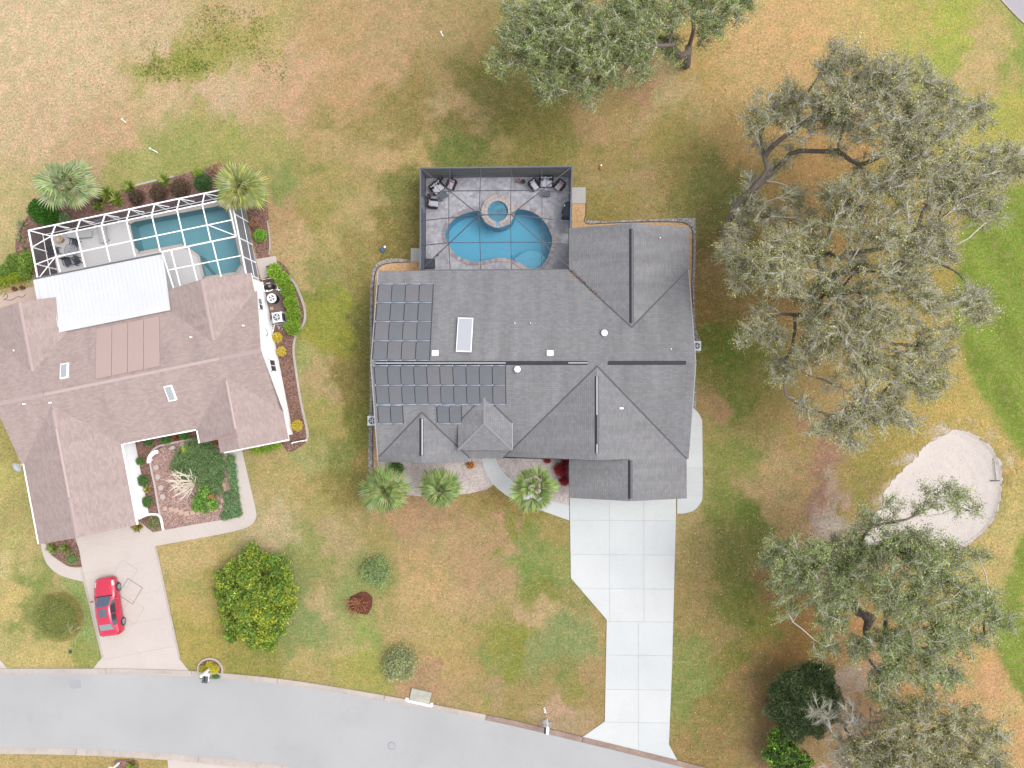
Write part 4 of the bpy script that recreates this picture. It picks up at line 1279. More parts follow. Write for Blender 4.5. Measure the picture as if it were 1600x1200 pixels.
# solar pool-heating mats: each mat is a piece of the array
def solar(corner_px, rows, cols, slope, name):
    (u0, v0), (u1, v1) = corner_px
    arr = MB()
    zf = zN if slope == 'n' else zS
    def onroof(u, v):
        h = 3.5
        for _ in range(6):
            p = P(u, v, h); h = zf(p.x, p.y) + .05
        return P(u, v, h)
    A, B = onroof(u0, v0), onroof(u1, v1)
    xs = [A.x + (B.x - A.x) * i / cols for i in range(cols + 1)]
    ys = [A.y + (B.y - A.y) * j / rows for j in range(rows + 1)]
    ang = -math.atan(SLOPE) if slope == 'n' else math.atan(SLOPE)
    root = empty(name); root.parent = h1
    w_, l_ = abs(xs[1] - xs[0]) - .05, (abs(ys[1] - ys[0]) - .10) * 1.054
    me = MB().box((0, 0, 0), (w_, l_, .035), bev=.01)
    nrib = 14
    for k in range(nrib): me.box((-w_ / 2 + w_ * (k + .5) / nrib, 0, .02), (w_ / nrib * .55, l_ - .04, .012))
    ms = me.mesh('solar_mat', M_SOLAR)
    ms2 = ms.copy(); ms2.materials[0] = M_SOLAR2
    for j in range(rows):
        for i in range(cols):
            x, y = (xs[i] + xs[i + 1]) / 2, (ys[j] + ys[j + 1]) / 2
            o = link('solar_mat', ms if rnd.random() < .65 else ms2, root, (x, y, zf(x, y) + .05 + rnd.uniform(0, .012)), (ang + rnd.uniform(-.004, .004), rnd.uniform(-.004, .004), 0))
    for j in range(rows + 1):
        mb = MB()
        for i in range(cols):
            y = ys[j]
            mb.tube([(xs[i] + .03, y, zf(0, y) + .075), (xs[i + 1] - .03, y, zf(0, y) + .075)], .034, 6)
            mb.box((xs[i], y, zf(0, y) + .07), (.07, .12, .07))
        mb.build('header_pipe', M_SOLARP, root)
    for i in range(cols + 1):
        mb = MB(); x = xs[i]
        mb.bar((x, ys[0], zf(0, ys[0]) + .055), (x, ys[-1], zf(0, ys[-1]) + .055), .045, .04)
        mb.build('strap', M_SOLARB, root)
    return root
M_SOLAR2 = mat('solar_mat_faded', C(138, 137, 142), 0.55, 0.07, 5, spec=0.3, var2=0.06, scale2=0.35)
def on(u, v, zf):
    h = 3.5
    for _ in range(6):
        p = P(u, v, h); h = zf(p.x, p.y)
    return P(u, v, h)
solar(((591.5, 444), (671, 563)), 4, 4, 'n', 'solar_array')
solar(((584.5, 571.5), (790.5, 632)), 2, 10, 's', 'solar_array')
solar(((590, 633.5), (630.5, 662)), 1, 2, 's', 'solar_array')
solar(((682.5, 634), (721.5, 662)), 1, 2, 's', 'solar_array')
# tilted solar water collector
p = on(726.5, 523.5, zN)
col_ = MB().box((0, 0, 0), (1.10, 2.62, .09)).build('solar_collector', M_WHITE, h1, (p.x, p.y, p.z + .22), (-math.atan(SLOPE) + .02, 0, R(-1.5)))
MB().box((0, 0, .05), (1.0, 2.5, .02)).build('pane', M_GLASSW, col_)
for sx in (-.5, .5):
    for sy in (-1.15, 1.15): MB().box((sx, sy, -.12), (.05, .05, .22)).build('bracket', M_FRAMEG, col_)
mb = MB(); mb.tube([p + Vector((-.6, -1.25, .15)), p + Vector((-.72, -1.3, .08)), p + Vector((-.72, -1.0, .1))], .03, 6); mb.build('pipe', M_FRAMEG, col_)
# vents
def box_vent(u, v, zf):
    p = on(u, v, zf)
    o = MB().box((0, 0, .07), (.50, .42, .16), bev=.05).build('roof_vent', M_ACW, roof1, p, (-math.atan(SLOPE), 0, 0))
    MB().lathe((0, .0, 0), [(.30, -.02), (.30, .03), (.2, .04)], 16).build('flashing', M_FRAMEG, roof1, p + Vector((0, -.16, .01)), (-math.atan(SLOPE), 0, 0))
box_vent(680, 552, zN); box_vent(859.5, 552, zN)
def round_vent(u, v, zf, s):
    p = on(u, v, zf)
    mb = MB(); mb.cyl((0, 0, -.05), .13, .25, 16); mb.lathe((0, 0, .16), [(.24, 0), (.24, .05), (.2, .09), (.001, .11)], 20); mb.build('skylight_tube', M_ACW, roof1, p)
round_vent(944, 520.5, zN, 1); round_vent(808.5, 577, zS, 1)
for u, v, zf in ((804.5, 505, zN), (829, 505, zN), (1048, 545.5, zN), (1031, 372, lambda x, y: EAVE + (XNW1 - x) * SLOPE)):
    p = on(u, v, zf); MB().cyl((0, 0, -.05), .035, .28, 8).build('vent_pipe', M_WHITE, roof1, p)
p = on(971, 638, lambda x, y: EAVE + (XG1 - x) * SLOPE)
MB().box((0, 0, .04), (.28, .13, .1), bev=.03).build('vent_pipe', M_WHITE, roof1, p)
p = on(956.5, 482, zN)
mb = MB(); mb.lathe((0, 0, 0), [(.11, 0), (.11, .03), (.07, .03), (.07, .0)], 12); mb.build('pipe_collar', M_FASCIA, roof1, p + Vector((0, 0, .02)))

# dead leaves gathered in the north-west valley of the wing
n = 150
t = rng.random(n) ** 1.3
vl = np.stack([XNW0 + .15 + t * 1.9, YN - .1 - t * 1.9, np.zeros(n)], 1)
vl[:, :2] += rng.normal(0, .06, (n, 2))
vl[:, 2] = EAVE + np.minimum(np.maximum(vl[:, 0] - XNW0, 0), 9) * SLOPE + .03 + np.abs(rng.normal(0, .02, n))
o = link('valley_leaves', quads('valley_leaves', leaf_quads(vl, rng.normal(size=(n, 3)) * [1, 1, .3], .12, .06), pick_colors(n, [C(170, 130, 110), C(120, 90, 80), C(90, 80, 76)]), M_LEAF), h1)
o['kind'] = 'stuff'


def ac_unit(name, loc, rz, size, label, group=None):
    r_ = empty(name, loc, rz, label, 'air conditioner', group)
    sx, sy, sz = size
    MB().box((0, 0, .03), (sx + .2, sy + .2, .07)).build('pad', M_PAD, r_)
    MB().box((0, 0, .08 + sz / 2), (sx - .03, sy - .03, sz)).build('coil', M_ACD, r_)
    mb = MB()
    for a, b in ((-1, -1), (1, -1), (1, 1), (-1, 1)): mb.box((a * (sx / 2 - .04), b * (sy / 2 - .04), .08 + sz / 2), (.1, .1, sz))
    mb.box((0, 0, sz + .08), (sx, sy, .07), bev=.03)
    mb.build('casing', M_ACW, r_)
    rr = min(sx, sy) * .36
    MB().cyl((0, 0, sz + .10), rr, .03, 24).build('fan_well', mat('fan_well', C(92, 104, 112), .5, .1), r_)
    mb = MB()
    for k in range(5):
        t_ = 2 * math.pi * k / 5
        mb.add([(math.cos(t_ - .25) * .07, math.sin(t_ - .25) * .07, sz + .135), (math.cos(t_ - .32) * rr * .9, math.sin(t_ - .32) * rr * .9, sz + .135), (math.cos(t_ + .32) * rr * .9, math.sin(t_ + .32) * rr * .9, sz + .15), (math.cos(t_ + .25) * .07, math.sin(t_ + .25) * .07, sz + .15)], [[0, 1, 2, 3]])
    mb.cyl((0, 0, sz + .13), .09, .04, 12)
    mb.build('fan', M_ACW, r_)
    mb = MB()
    for q in (.55, .8, 1.0): mb.lathe((0, 0, sz + .165), [(rr * q, 0), (rr * q + .012, .006), (rr * q + .012, 0)], 24)
    for k in range(8): mb.bar((0, 0, sz + .17), (math.cos(k * math.pi / 4) * rr, math.sin(k * math.pi / 4) * rr, sz + .17), .012, .01)
    mb.build('grille', M_FRAMEG, r_)
    return r_
ac_unit('air_conditioner', P(583.5, 657, .4) * 1 - Vector((0, 0, .4)), 0, (.72, .72, .75), 'square air conditioner by the peach gravel west of the grey house')
ac_unit('air_conditioner', P(1087, 541, .4) - Vector((0, 0, .4)), 0, (.62, .72, .75), 'square air conditioner against the east wall of the grey house')
# electric meter on the east wall
r = empty('utility_meter', (XG1 - ov + .3, P(1076, 699, 1.3).y, 1.3), 0, 'small utility meter on the east wall above the white side walk', 'meter')
MB().box((.0, 0, 0), (.16, .28, .42), bev=.02).build('box', M_ACW, r); mb = MB(); mb.lathe((.02, .22, -.1), [(.07, 0), (.07, .2), (.001, .22)], 12); mb.build('dial', M_ACD, r)

# ---- pool cage of the grey house --------------------------------------------
CE = 2.50
cage1 = empty('pool_cage', (0, 0, 0), 0, 'dark grey hip roofed screen cage over the bright blue pool', 'pool cage')
ce = [(-8.55, 16.74), (2.82, 16.66), (2.58, 9.0), (-8.55, 9.0)]
X5 = [P(u, 262, CE).x for u in (657, 703.6, 751.5, 799, 846.6, 894)]
zri = 4.35
yri = P(770, 335.6, zri).y
xr0, xr1 = P(749, 335.6, zri).x, P(798.5, 335.6, zri).x
ytop, ybot = 16.70, 9.0
def cz(x, y):
    """height of the hipped screen roof"""
    tN = (ytop - y) / (ytop - yri); tS = (y - ybot) / (yri - ybot)
    tW = (x - ce[0][0]) / (xr0 - ce[0][0]); tE = (ce[1][0] - x) / (ce[1][0] - xr1)
    return CE + (zri - CE) * max(0, min(tN, tS, tW, tE, 1))
def beam(mb, a, b, wd=.07, ht=.10, n=1):
    for i in range(n):
        p = (a[0] + (b[0] - a[0]) * i / n, a[1] + (b[1] - a[1]) * i / n); q = (a[0] + (b[0] - a[0]) * (i + 1) / n, a[1] + (b[1] - a[1]) * (i + 1) / n)
        mb.bar((*p, cz(*p)), (*q, cz(*q)), wd, ht)
xw, xe = ce[0][0], ce[1][0]
def one(name, a, b, wd=.06, ht=.08, n=1):
    mb = MB(); beam(mb, a, b, wd, ht, n); mb.build(name, M_FRAMEG if name == 'eave_beam' else M_RAFT, cage1)
R0, R1 = (xr0, yri), (xr1, yri)
one('eave_beam', (xw, ytop), (xe, ytop), .10, .12); one('eave_beam', (xw, ybot), (2.6, ybot), .10, .12)
one('eave_beam', (xw, ytop), (xw, ybot), .10, .12); one('eave_beam', (xe, ytop), (xe - .22, ybot), .10, .12)
one('ridge_beam', R0, R1)
for c_, r_ in (((xw, ytop), R0), ((xw, ybot), R0), ((xe, ytop), R1), ((xe, ybot), R1)): one('hip_rafter', c_, r_)
for x in X5[1:5]: one('rafter', (x, ytop), (x, ybot), .05, .07, 40)
for v in (298.5, 379.5):
    y = P(770, v, 3.3).y
    one('purlin', (xw, y), (xe, y), .05, .07, 40)
one('purlin', (xw, yri + .05), R0, .05, .07); one('purlin', R1, (xe, yri - .1), .05, .07)
posts = [(x, ytop) for x in X5] + [(xw, P(660, v, 1.2).y) for v in (298.5, 337, 379.5, 420)] + [(xe - .1, P(890, v, 1.2).y) for v in (305, 342)]
for x, y in posts: MB().box((x, y, CE / 2), (.06, .06, CE)).build('post', M_FRAMEG, cage1)
for z in (.12, .95):
    MB().box(((xw + xe) / 2, ytop, z), (xe - xw, .05, .06)).build('chair_rail', M_FRAMEG, cage1)
    MB().box((xw, (ytop + ybot) / 2, z), (.05, ytop - ybot, .06)).build('chair_rail', M_FRAMEG, cage1)
    MB().box((xe - .1, 13.6, z), (.05, 6.2, .06)).build('chair_rail', M_FRAMEG, cage1)
for x0_, x1_ in zip(X5[:-1], X5[1:]):
    mb = MB(); mb.bar((x0_, ytop + .02, 2.44), (x0_ + .55, ytop + .02, .1), .02, .02); mb.build('brace_cable', M_FRAMEG, cage1)
def pane(pts, m, name='screen_panel', parent=cage1):
    mb = MB(); mb.add(pts, [list(range(len(pts)))]); return mb.build(name, m, parent)
for x0_, x1_ in zip(X5[:-1], X5[1:]): pane([(x0_, ytop - .01, .1), (x1_, ytop - .01, .1), (x1_, ytop - .01, CE), (x0_, ytop - .01, CE)], M_SCRW)
ysw = [ytop] + [P(660, v, 1.2).y for v in (298.5, 337, 379.5, 420)]
for a, b in zip(ysw[:-1], ysw[1:]): pane([(xw + .01, a, .1), (xw + .01, b, .1), (xw + .01, b, CE), (xw + .01, a, CE)], M_SCRW)
yse = [ytop] + [P(890, v, 1.2).y for v in (305, 342)] + [12.3]
for a, b in zip(yse[:-1], yse[1:]): pane([(xe - .06, a, .1), (xe - .06, b, .1), (xe - .06, b, CE), (xe - .06, a, CE)], M_SCRW)
dn = -.03
pane([(xw, ytop, CE + dn), (xe, ytop, CE + dn), (*R1, zri + dn), (*R0, zri + dn)][::-1], M_SCRR)
pane([(xw, ybot, CE + dn), (xe, ybot, CE + dn), (*R1, zri + dn), (*R0, zri + dn)], M_SCRR)
pane([(xw, ytop, CE + dn), (xw, ybot, CE + dn), (*R0, zri + dn)], M_SCRR)
pane([(xe, ytop, CE + dn), (xe, ybot, CE + dn), (*R1, zri + dn)][::-1], M_SCRR)
MB().box((xw, P(660, 322, 1).y, 1.05), (.07, .95, 2.05)).build('screen_door', screen_mat('door_screen', C(200, 206, 216), .5), cage1)

# ---- the neighbour's house (local metres, turned 11.3 degrees) ------------------
h2 = empty('pink_house', HO, TH, 'house with pinkish grey shingle roof, white walls and corrugated white lanai roof', 'house')
nYR, nYS, nYN, nXW, nXE = 10.85, 6.2, 15.5, -.2, 20.1
zn_ = lambda x, y: EAVE + (nYN - y) * SLOPE
zs_ = lambda x, y: EAVE + (y - nYS) * SLOPE
def wing_v(x0, x1, yb): return ((x0 + x1) / 2, yb)
gap_ = (3.825, nYS + 3.825); seap = (16.95, nYS + 3.35); neap = (16.55, nYN - 3.35); nwap = (2.6, nYN - 2.8)
pl2 = [
    ([(nXW, nYR), (nXW, nYN), nwap, (5.4, nYN), (13.2, nYN), neap, (19.9, nYN), (nXE, nYN), (nXE, nYR)], zn_, (0, 1)),
    ([(nXW, nYR), (nXE, nYR), (nXE, nYS), (20.3, nYS), seap, (13.6, nYS), (7.65, nYS), gap_, (0, nYS), (nXW, nYS)], zs_, (0, -1)),
    ([(0, nYS), (0, 0), (3.825, 0), gap_], lambda x, y: EAVE + x * SLOPE, (-1, 0)),
    ([(3.825, 0), (7.65, 0), (7.65, nYS), gap_], lambda x, y: EAVE + (7.65 - x) * SLOPE, (1, 0)),
    ([(13.2, nYN), (13.2, 16.93), (16.55, 16.93), neap], lambda x, y: EAVE + (x - 13.2) * SLOPE, (-1, 0)),
    ([(16.55, 16.93), (19.9, 16.93), (19.9, nYN), neap], lambda x, y: EAVE + (19.9 - x) * SLOPE, (1, 0)),
    ([(-.2, nYN), (-.2, 18.1), (2.6, 18.1), nwap], lambda x, y: EAVE + (x + .2) * SLOPE, (-1, 0)),
    ([(2.6, 18.1), (5.4, 18.1), (5.4, nYN), nwap], lambda x, y: EAVE + (5.4 - x) * SLOPE, (1, 0)),
    ([(13.6, nYS), (13.6, 5.1), (15.25, 5.1), (16.95, 4.08), seap], lambda x, y: EAVE + (x - 13.6) * SLOPE, (-1, 0)),
    ([(16.95, 4.08), (20.3, 4.08), (20.3, nYS), seap], lambda x, y: EAVE + (20.3 - x) * SLOPE, (1, 0)),
]
pl2[8] = ([(13.6, nYS), (13.6, 5.1), (15.25, 5.1), (15.25, 4.08), (16.95, 4.08), seap], lambda x, y: EAVE + (x - 13.6) * SLOPE, (-1, 0))
pl2[9] = ([(16.95, 4.08), (20.3, 4.08), (20.3, nYS), seap], lambda x, y: EAVE + (20.3 - x) * SLOPE, (1, 0))
roof2 = roof_mesh(pl2, None).build('roof', [M_ROOFP, M_WHITE], h2)
for (a, b, wd, m_) in (((3.6, nYR), (17.0, nYR), .26, M_ROOFW), ):
    z = EAVE + 4.65 * SLOPE
    ridge_vent((*a, z), (*b, z), wd, M_PINKCAP, roof2)
    ridge_vent((-.2, nYR, z), (3.55, nYR, z), .34, mat('ridge_cap_shingle', C(204, 182, 178), .9, .1, 8), roof2, 'ridge_cap', .03)
    ridge_vent((17.05, nYR, z), (20.1, nYR, z), .34, mat('ridge_cap_shingle', C(202, 180, 176), .9, .1, 8), roof2, 'ridge_cap', .03)
zg2 = EAVE + 3.825 * SLOPE
ridge_vent((3.825, 9.6, zg2), (3.825, 8.3, zg2), .34, mat('ridge_cap_shingle', C(204, 182, 178), .9, .1, 8), roof2, 'ridge_cap', .03)
ridge_vent((3.825, 8.25, zg2), (3.825, 3.0, zg2), .20, M_PINKCAP, roof2)
ridge_vent((3.825, 2.95, zg2), (3.825, 0.05, zg2), .34, mat('ridge_cap_shingle', C(204, 182, 178), .9, .1, 8), roof2, 'ridge_cap', .03)
z = EAVE + 3.35 * SLOPE
ridge_vent((16.95, 9.2, z), (16.95, 5.6, z), .20, M_PINKCAP, roof2)
ridge_vent((16.55, 12.3, z), (16.55, 16.85, z), .30, mat('ridge_cap_shingle', C(204, 182, 178), .9, .1, 8), roof2, 'ridge_cap', .03)
ridge_vent((2.6, 12.8, EAVE + 2.8 * SLOPE), (2.6, 18.05, EAVE + 2.8 * SLOPE), .30, mat('ridge_cap_shingle', C(206, 184, 180), .9, .1, 8), roof2, 'ridge_cap', .03)
# gutters: white
for a, b in (((7.72, 6.2), (13.6, 6.14)), ((-.06, 0), (-.06, 6.2)), ((7.72, 0), (7.72, 6.2)), ((13.55, 5.1), (13.55, 6.2)), ((15.2, 4.08), (15.2, 5.1)), ((15.25, 4.03), (20.3, 4.03))):
    MB().bar((*a, EAVE - .06), (*b, EAVE - .06), .10, .10).build('gutter', M_WHITE, roof2)
MB().bar((15.3, 5.1, EAVE + .6), (17.0, 5.1, EAVE + 1.16), .28, .05).build('hip_cap', mat('darker_pink_shingle', C(196, 166, 162), .9, .12, 10), roof2)
# tan pool-heating mats on the north slope
def loc2(u, v, h):
    d = P(u, v, h) - HO; return (d.x * math.cos(TH) + d.y * math.sin(TH), -d.x * math.sin(TH) + d.y * math.cos(TH))
arr2 = empty('solar_array'); arr2.parent = h2
ms = MB().box((0, 0, 0), (1.22, 4.1, .05), bev=.015).mesh('solar_mat', M_PINKPAN)
xa, _ = loc2(147, 543, 3.6); xb, _ = loc2(249, 535, 3.6)
wid = (xb - xa) / 4
for k in range(4): link('solar_mat', ms, arr2, (xa + wid * (k + .5), 13.15, zn_(0, 13.15) + .05), (-math.atan(SLOPE), 0, 0), (wid * .975 / 1.22, 1, 1))
# skylights
for u, v, zf, rx in ((101, 580, zn_, -1), (265.5, 614, zs_, 1)):
    x, y = loc2(u, v, 3.8); z = zf(x, y)
    o = MB().box((0, 0, .06), (.62, 1.20, .14), bev=.02).build('skylight', M_WHITE, roof2, (x, y, z), (rx * math.atan(SLOPE), 0, 0))
    MB().box((0, 0, .13), (.46, 1.04, .02)).build('pane', mat('skylight_glass', C(196, 200, 204), .15, .04, spec=.6), o)
for u, v, zf in ((47, 631, zs_), (86, 629, zs_), (15, 547, zn_), (381, 509, zn_), (299, 527, zn_), (335, 443, zn_)):
    x, y = loc2(u, v, 3.6); z = zf(x, y); MB().cyl((0, 0, -.04), .06, .26, 10).build('vent_pipe', M_WHITE, roof2, (x, y, z))
# walls
def wz2(x, y):
    z = EAVE - .2
    if x > 19.0 and 6.2 < y < 15.5: z = EAVE - .22 + (4.65 - abs(y - nYR)) * SLOPE
    if x < .6 and 6.2 < y < 15.5: z = EAVE - .22 + (4.65 - abs(y - nYR)) * SLOPE
    return z
out2 = [(.4, .35), (7.2, .35), (7.2, 6.7), (13.9, 6.7), (14.0, 5.5), (15.6, 5.5), (15.7, 4.5), (19.75, 4.4), (19.75, 16.6), (13.6, 16.6), (13.6, 15.1), (5.0, 15.1), (5.0, 17.8), (.3, 17.8)]
wall_box(out2, 0, wz2, M_WALL, 'wall', h2)
gable((3.825, .35), 3.2, (1, 0), EAVE - .24, 3.2 * SLOPE, M_WALL, h2)
gable((16.95, 4.45), 1.6, (1, 0), EAVE - .24, 1.6 * SLOPE, M_WALL, h2)
gable((16.55, 16.6), 2.8, (-1, 0), EAVE - .24, 2.8 * SLOPE, M_WALL, h2)
window(h2, (19.76, 9.4), (19.76, 10.3), 1.0, 2.2)
window(h2, (19.76, 5.3), (19.76, 6.2), 1.2, 2.0)
window(h2, (19.76, 14.2), (19.76, 15.1), 1.3, 2.1)
window(h2, (19.76, 12.2), (19.76, 12.7), 1.3, 1.7)
window(h2, (9.5, 6.69), (11.5, 6.69), .8, 2.0)
gd = empty('garage_door'); gd.parent = h2; gd.location = (3.825, .33, 0)
for k in range(4): MB().box((0, 0, .33 + k * .55), (4.9, .05, .535), bev=.015).build('panel', M_WHITE, gd)
dr = MB().box((0, 0, 0), (.95, .07, 2.05)).build('door', M_WHITE, h2, (14.8, 5.47, 1.06)); MB().box((.36, -.07, -.05), (.06, .07, .2)).build('handle', M_FRAMEG, dr)
# corrugated white lanai roof
lan = MB()
poly = [(3.42, 19.75), (13.6, 19.67), (13.40, 15.36), (4.25, 15.40), (4.1, 18.0), (3.45, 18.0)]
zl = lambda x, y: 2.80 + (19.7 - y) * .03
vs = [(x, y, zl(x, y)) for x, y in poly]
lan.add(vs, [list(range(len(vs)))[::-1]]); lan.add([(x, y, z - .1) for x, y, z in vs] + vs, [[i, (i + 1) % 6, 6 + (i + 1) % 6, 6 + i] for i in range(6)])
lroof = lan.build('lanai_roof', M_ROOFW, h2)
rib = MB()
rib.bar((0, 19.66, zl(0, 19.66) + .012), (0, 15.80, zl(0, 15.80) + .012), .05, .035)
rm = rib.mesh('rib', M_ROOFW)
for k in range(29): link('rib', rm, lroof, (4.42 + k * .32, 0, 0))
rib = MB(); rib.bar((0, 19.66, zl(0, 19.66) + .012), (0, 18.1, zl(0, 18.1) + .012), .05, .035); link('rib', rib.mesh('rib', M_ROOFW), lroof, (3.75, 0, 0))
MB().bar((3.4, 19.80, 2.80), (13.6, 19.74, 2.80), .10, .12).build('gutter', mat('dark_gutter', C(128, 128, 128), .6, .1), h2)
for k in range(5): MB().box((6.8 + k * .97, 15.70, zl(0, 15.7) + .06), (.09, .12, .08)).build('bracket', M_WHITE, h2)
# satellite dish on the west rake
x, y = loc2(31, 728, 2.4)
di = empty('satellite_dish', (*[HL(x, y)[i] for i in (0, 1)], 0), TH, 'small grey satellite dish on a white arm by the west edge of the pink roof', 'satellite dish')
mb = MB(); mb.tube([(.55, .35, 2.55), (.3, .2, 2.35), (0, 0, 2.45)], .035, 8); mb.build('arm', M_WHITE, di)
mb = MB(); mb.lathe((0, 0, 0), [(.001, .0), (.15, .012), (.28, .05), (.36, .10), (.36, .115), (.27, .07), (.001, .02)], 24); mb.build('dish', mat('dish_grey', C(206, 212, 222), .5, .03), di, (-.1, -.05, 2.5), (R(20), R(-15), 0))

# ---- white framed cage ---------------------------------------------------------
cage2 = empty('pool_cage', HO, TH, 'white framed screen cage with sloped eaves over the teal pool', 'pool cage')
EH, TZ = 2.5, 3.3
def bz(a, b, wd=.07, name='beam', m=M_WHITE):
    MB().bar(a, b, wd * .82, wd).build(name, m, cage2)
NYc, SYc, WXc, EXc = 23.62, 19.85, 3.6, 19.45
ix0, iy0 = 5.75, 22.55
ymid = 20.95
bays = [ix0 + (EXc - ix0) * k / 7 for k in range(8)]
bz((WXc, NYc, EH), (EXc, NYc, EH), .10, 'eave_beam'); bz((WXc, NYc, EH), (WXc, SYc, EH), .10, 'eave_beam'); bz((EXc, NYc, EH), (EXc, 17.0, EH), .10, 'eave_beam')
bz((ix0, iy0, TZ), (EXc, iy0, TZ), .08, 'purlin'); bz((WXc, ymid, EH), (ix0, ymid, TZ)); bz((ix0, ymid, TZ), (EXc, ymid, TZ), .08, 'purlin')
bz((WXc, NYc, EH), (ix0, iy0, TZ), .08, 'hip_rafter'); bz((WXc, iy0 - .25, EH), (ix0, iy0, TZ))
bz((WXc + .15, SYc, EH + .1), (ix0, ymid, TZ), .06, 'brace')
for k, x in enumerate(bays):
    south = SYc if x < 13.6 else 19.75
    if k < 7: bz((x, NYc, EH), (x, iy0, TZ), .08, 'rafter')
    bz((x, iy0, TZ), (x, south, TZ - .25), .08, 'rafter')
    if k < 7:
        x1_ = bays[k + 1]
        bz((x + .05, NYc - .05, EH + .02), (x + (x1_ - x) * .65, NYc - .62, EH + .48), .05, 'brace')
    MB().box((x, NYc, EH / 2), (.08, .08, EH)).build('post', M_WHITE, cage2)
bz((13.62, 19.75, TZ - .25), (EXc, 19.75, TZ - .25), .10, 'purlin')
for x in (14.4, 15.75, 17.6): bz((x, 19.75, TZ - .25), (x, 16.95, EH + .15), .08, 'rafter')
bz((13.9, 18.35, 2.9), (EXc, 18.3, 2.9), .07, 'purlin'); bz((13.7, 19.75, TZ - .25), (13.85, 16.9, 2.6), .08, 'rafter')
bz((17.7, 20.9, TZ), (EXc, 19.8, TZ - .25), .06, 'brace')
for y in (23.62, 21.6, 19.75, 18.3, 17.0): MB().box((EXc, y, EH / 2), (.08, .08, EH)).build('post', M_WHITE, cage2)
for y in (22.3, 21.0, SYc): MB().box((WXc, y, EH / 2), (.08, .08, EH)).build('post', M_WHITE, cage2)
for z in (.95,):
    bz((WXc, NYc, z), (EXc, NYc, z), .06, 'chair_rail'); bz((WXc, NYc, z), (WXc, SYc, z), .06, 'chair_rail'); bz((EXc, NYc, z), (EXc, 17, z), .06, 'chair_rail')
def pane2(pts, m): mb = MB(); mb.add(pts, [list(range(len(pts)))]); mb.build('screen_panel', m, cage2)
bx = [WXc] + bays
for a, b in zip(bx[:-1], bx[1:]): pane2([(a, NYc, .1), (b, NYc, .1), (b, NYc, EH), (a, NYc, EH)], M_SCRW2)
for a, b in ((NYc, 22.3), (22.3, 21.0), (21.0, SYc)): pane2([(WXc, a, .1), (WXc, b, .1), (WXc, b, EH), (WXc, a, EH)], M_SCRW2)
for a, b in ((NYc, 21.6), (21.6, 19.75), (19.75, 18.3), (18.3, 17.0)): pane2([(EXc, a, .1), (EXc, b, .1), (EXc, b, EH), (EXc, a, EH)], M_SCRW2)
pane2([(ix0, iy0, TZ - .05), (EXc, iy0, TZ - .05), (EXc, SYc, TZ - .3), (ix0, SYc, TZ - .3)], M_SCRR2)
pane2([(WXc, NYc, EH - .05), (EXc, NYc, EH - .05), (EXc, iy0, TZ - .05), (ix0, iy0, TZ - .05)], M_SCRR2)
pane2([(WXc, NYc, EH - .05), (ix0, iy0, TZ - .05), (ix0, SYc, TZ - .3), (WXc, SYc, EH - .05)], M_SCRR2)
pane2([(13.7, 19.75, TZ - .3), (EXc, 19.75, TZ - .3), (EXc, 17.0, EH), (13.8, 17.0, EH)], M_SCRR2)
# ------------------------------------------------------------------ trees
def skeleton(base, forks, targets, jit=.16, seg=.9, pathw=.25):
    """greedy branching: every target is joined to the nearest point of the tree so far"""
    nodes = [Vector(base)]; par = [-1]; plen = [0.0]
    A = np.zeros((60000, 3)); PL = np.zeros(60000); A[0] = tuple(base)
    def grow(i, q, wob):
        a = nodes[i]; d = q - a; k = max(1, int(d.length / seg))
        side = Vector((rnd.gauss(0, 1), rnd.gauss(0, 1), rnd.gauss(0, .6))) * d.length * wob
        for s_ in range(1, k + 1):
            t = s_ / k
            p = a + d * t + side * math.sin(math.pi * t) + (Vector((rnd.gauss(0, 1), rnd.gauss(0, 1), rnd.gauss(0, 1))) * jit * .22 if s_ < k else Vector())
            nodes.append(p); par.append(i); plen.append(plen[i] + (p - nodes[i]).length); i = len(nodes) - 1; A[i] = p; PL[i] = plen[i]
        return i
    i = 0
    for f in forks: i = grow(i, Vector(f), .03)
    tips = []
    for lvl in targets:
        for q in sorted(lvl, key=lambda q: (q - nodes[i]).length):
            B = A[:len(nodes)]
            d = np.sqrt(((B - np.array(q)) ** 2).sum(1))
            cost = d + pathw * PL[:len(nodes)] + 2.0 * np.maximum(0, B[:, 2] - q.z)
            cost[0] += 3
            tips.append(grow(int(cost.argmin()), q, .10))
    return nodes, par, tips


def branch_mesh(nodes, par, r0, rt, expo=2.3, nthick=8):
    n = len(nodes)
    w_ = np.zeros(n)
    kids = [[] for _ in range(n)]
    for i in range(1, n): kids[par[i]].append(i)
    for i in range(n - 1, -1, -1):
        w_[i] = max(1.0, sum(w_[c] for c in kids[i]))
    rad = rt * w_ ** (1 / expo)
    rad = np.minimum(rad, r0)
    rad[0] = rad[0] * 1.25
    V, F, mi = [], [], []
    for i in range(1, n):
        a, b = nodes[par[i]], nodes[i]
        k = nthick if rad[i] > .07 else (5 if rad[i] > .03 else 3)
        d = b - a
        if d.length < 1e-4: continue
        d.normalize()
        s_ = d.orthogonal().normalized(); t_ = d.cross(s_)
        ra, rb = (rad[par[i]] if rad[par[i]] < rad[i] * 1.7 else rad[i] * 1.25), rad[i]
        o = len(V)
        for p, r_ in ((a - d * ra * .25, ra), (b + d * rb * .25, rb)):
            for j in range(k):
                an = 2 * math.pi * j / k
                V.append(p + (s_ * math.cos(an) + t_ * math.sin(an)) * r_)
        F += [[o + j, o + (j + 1) % k, o + k + (j + 1) % k, o + k + j] for j in range(k)]
        F.append([o + k + j for j in range(k)])
        mi += [0 if rad[i] > .06 else 1] * (k + 1)
    return V, F, mi, rad


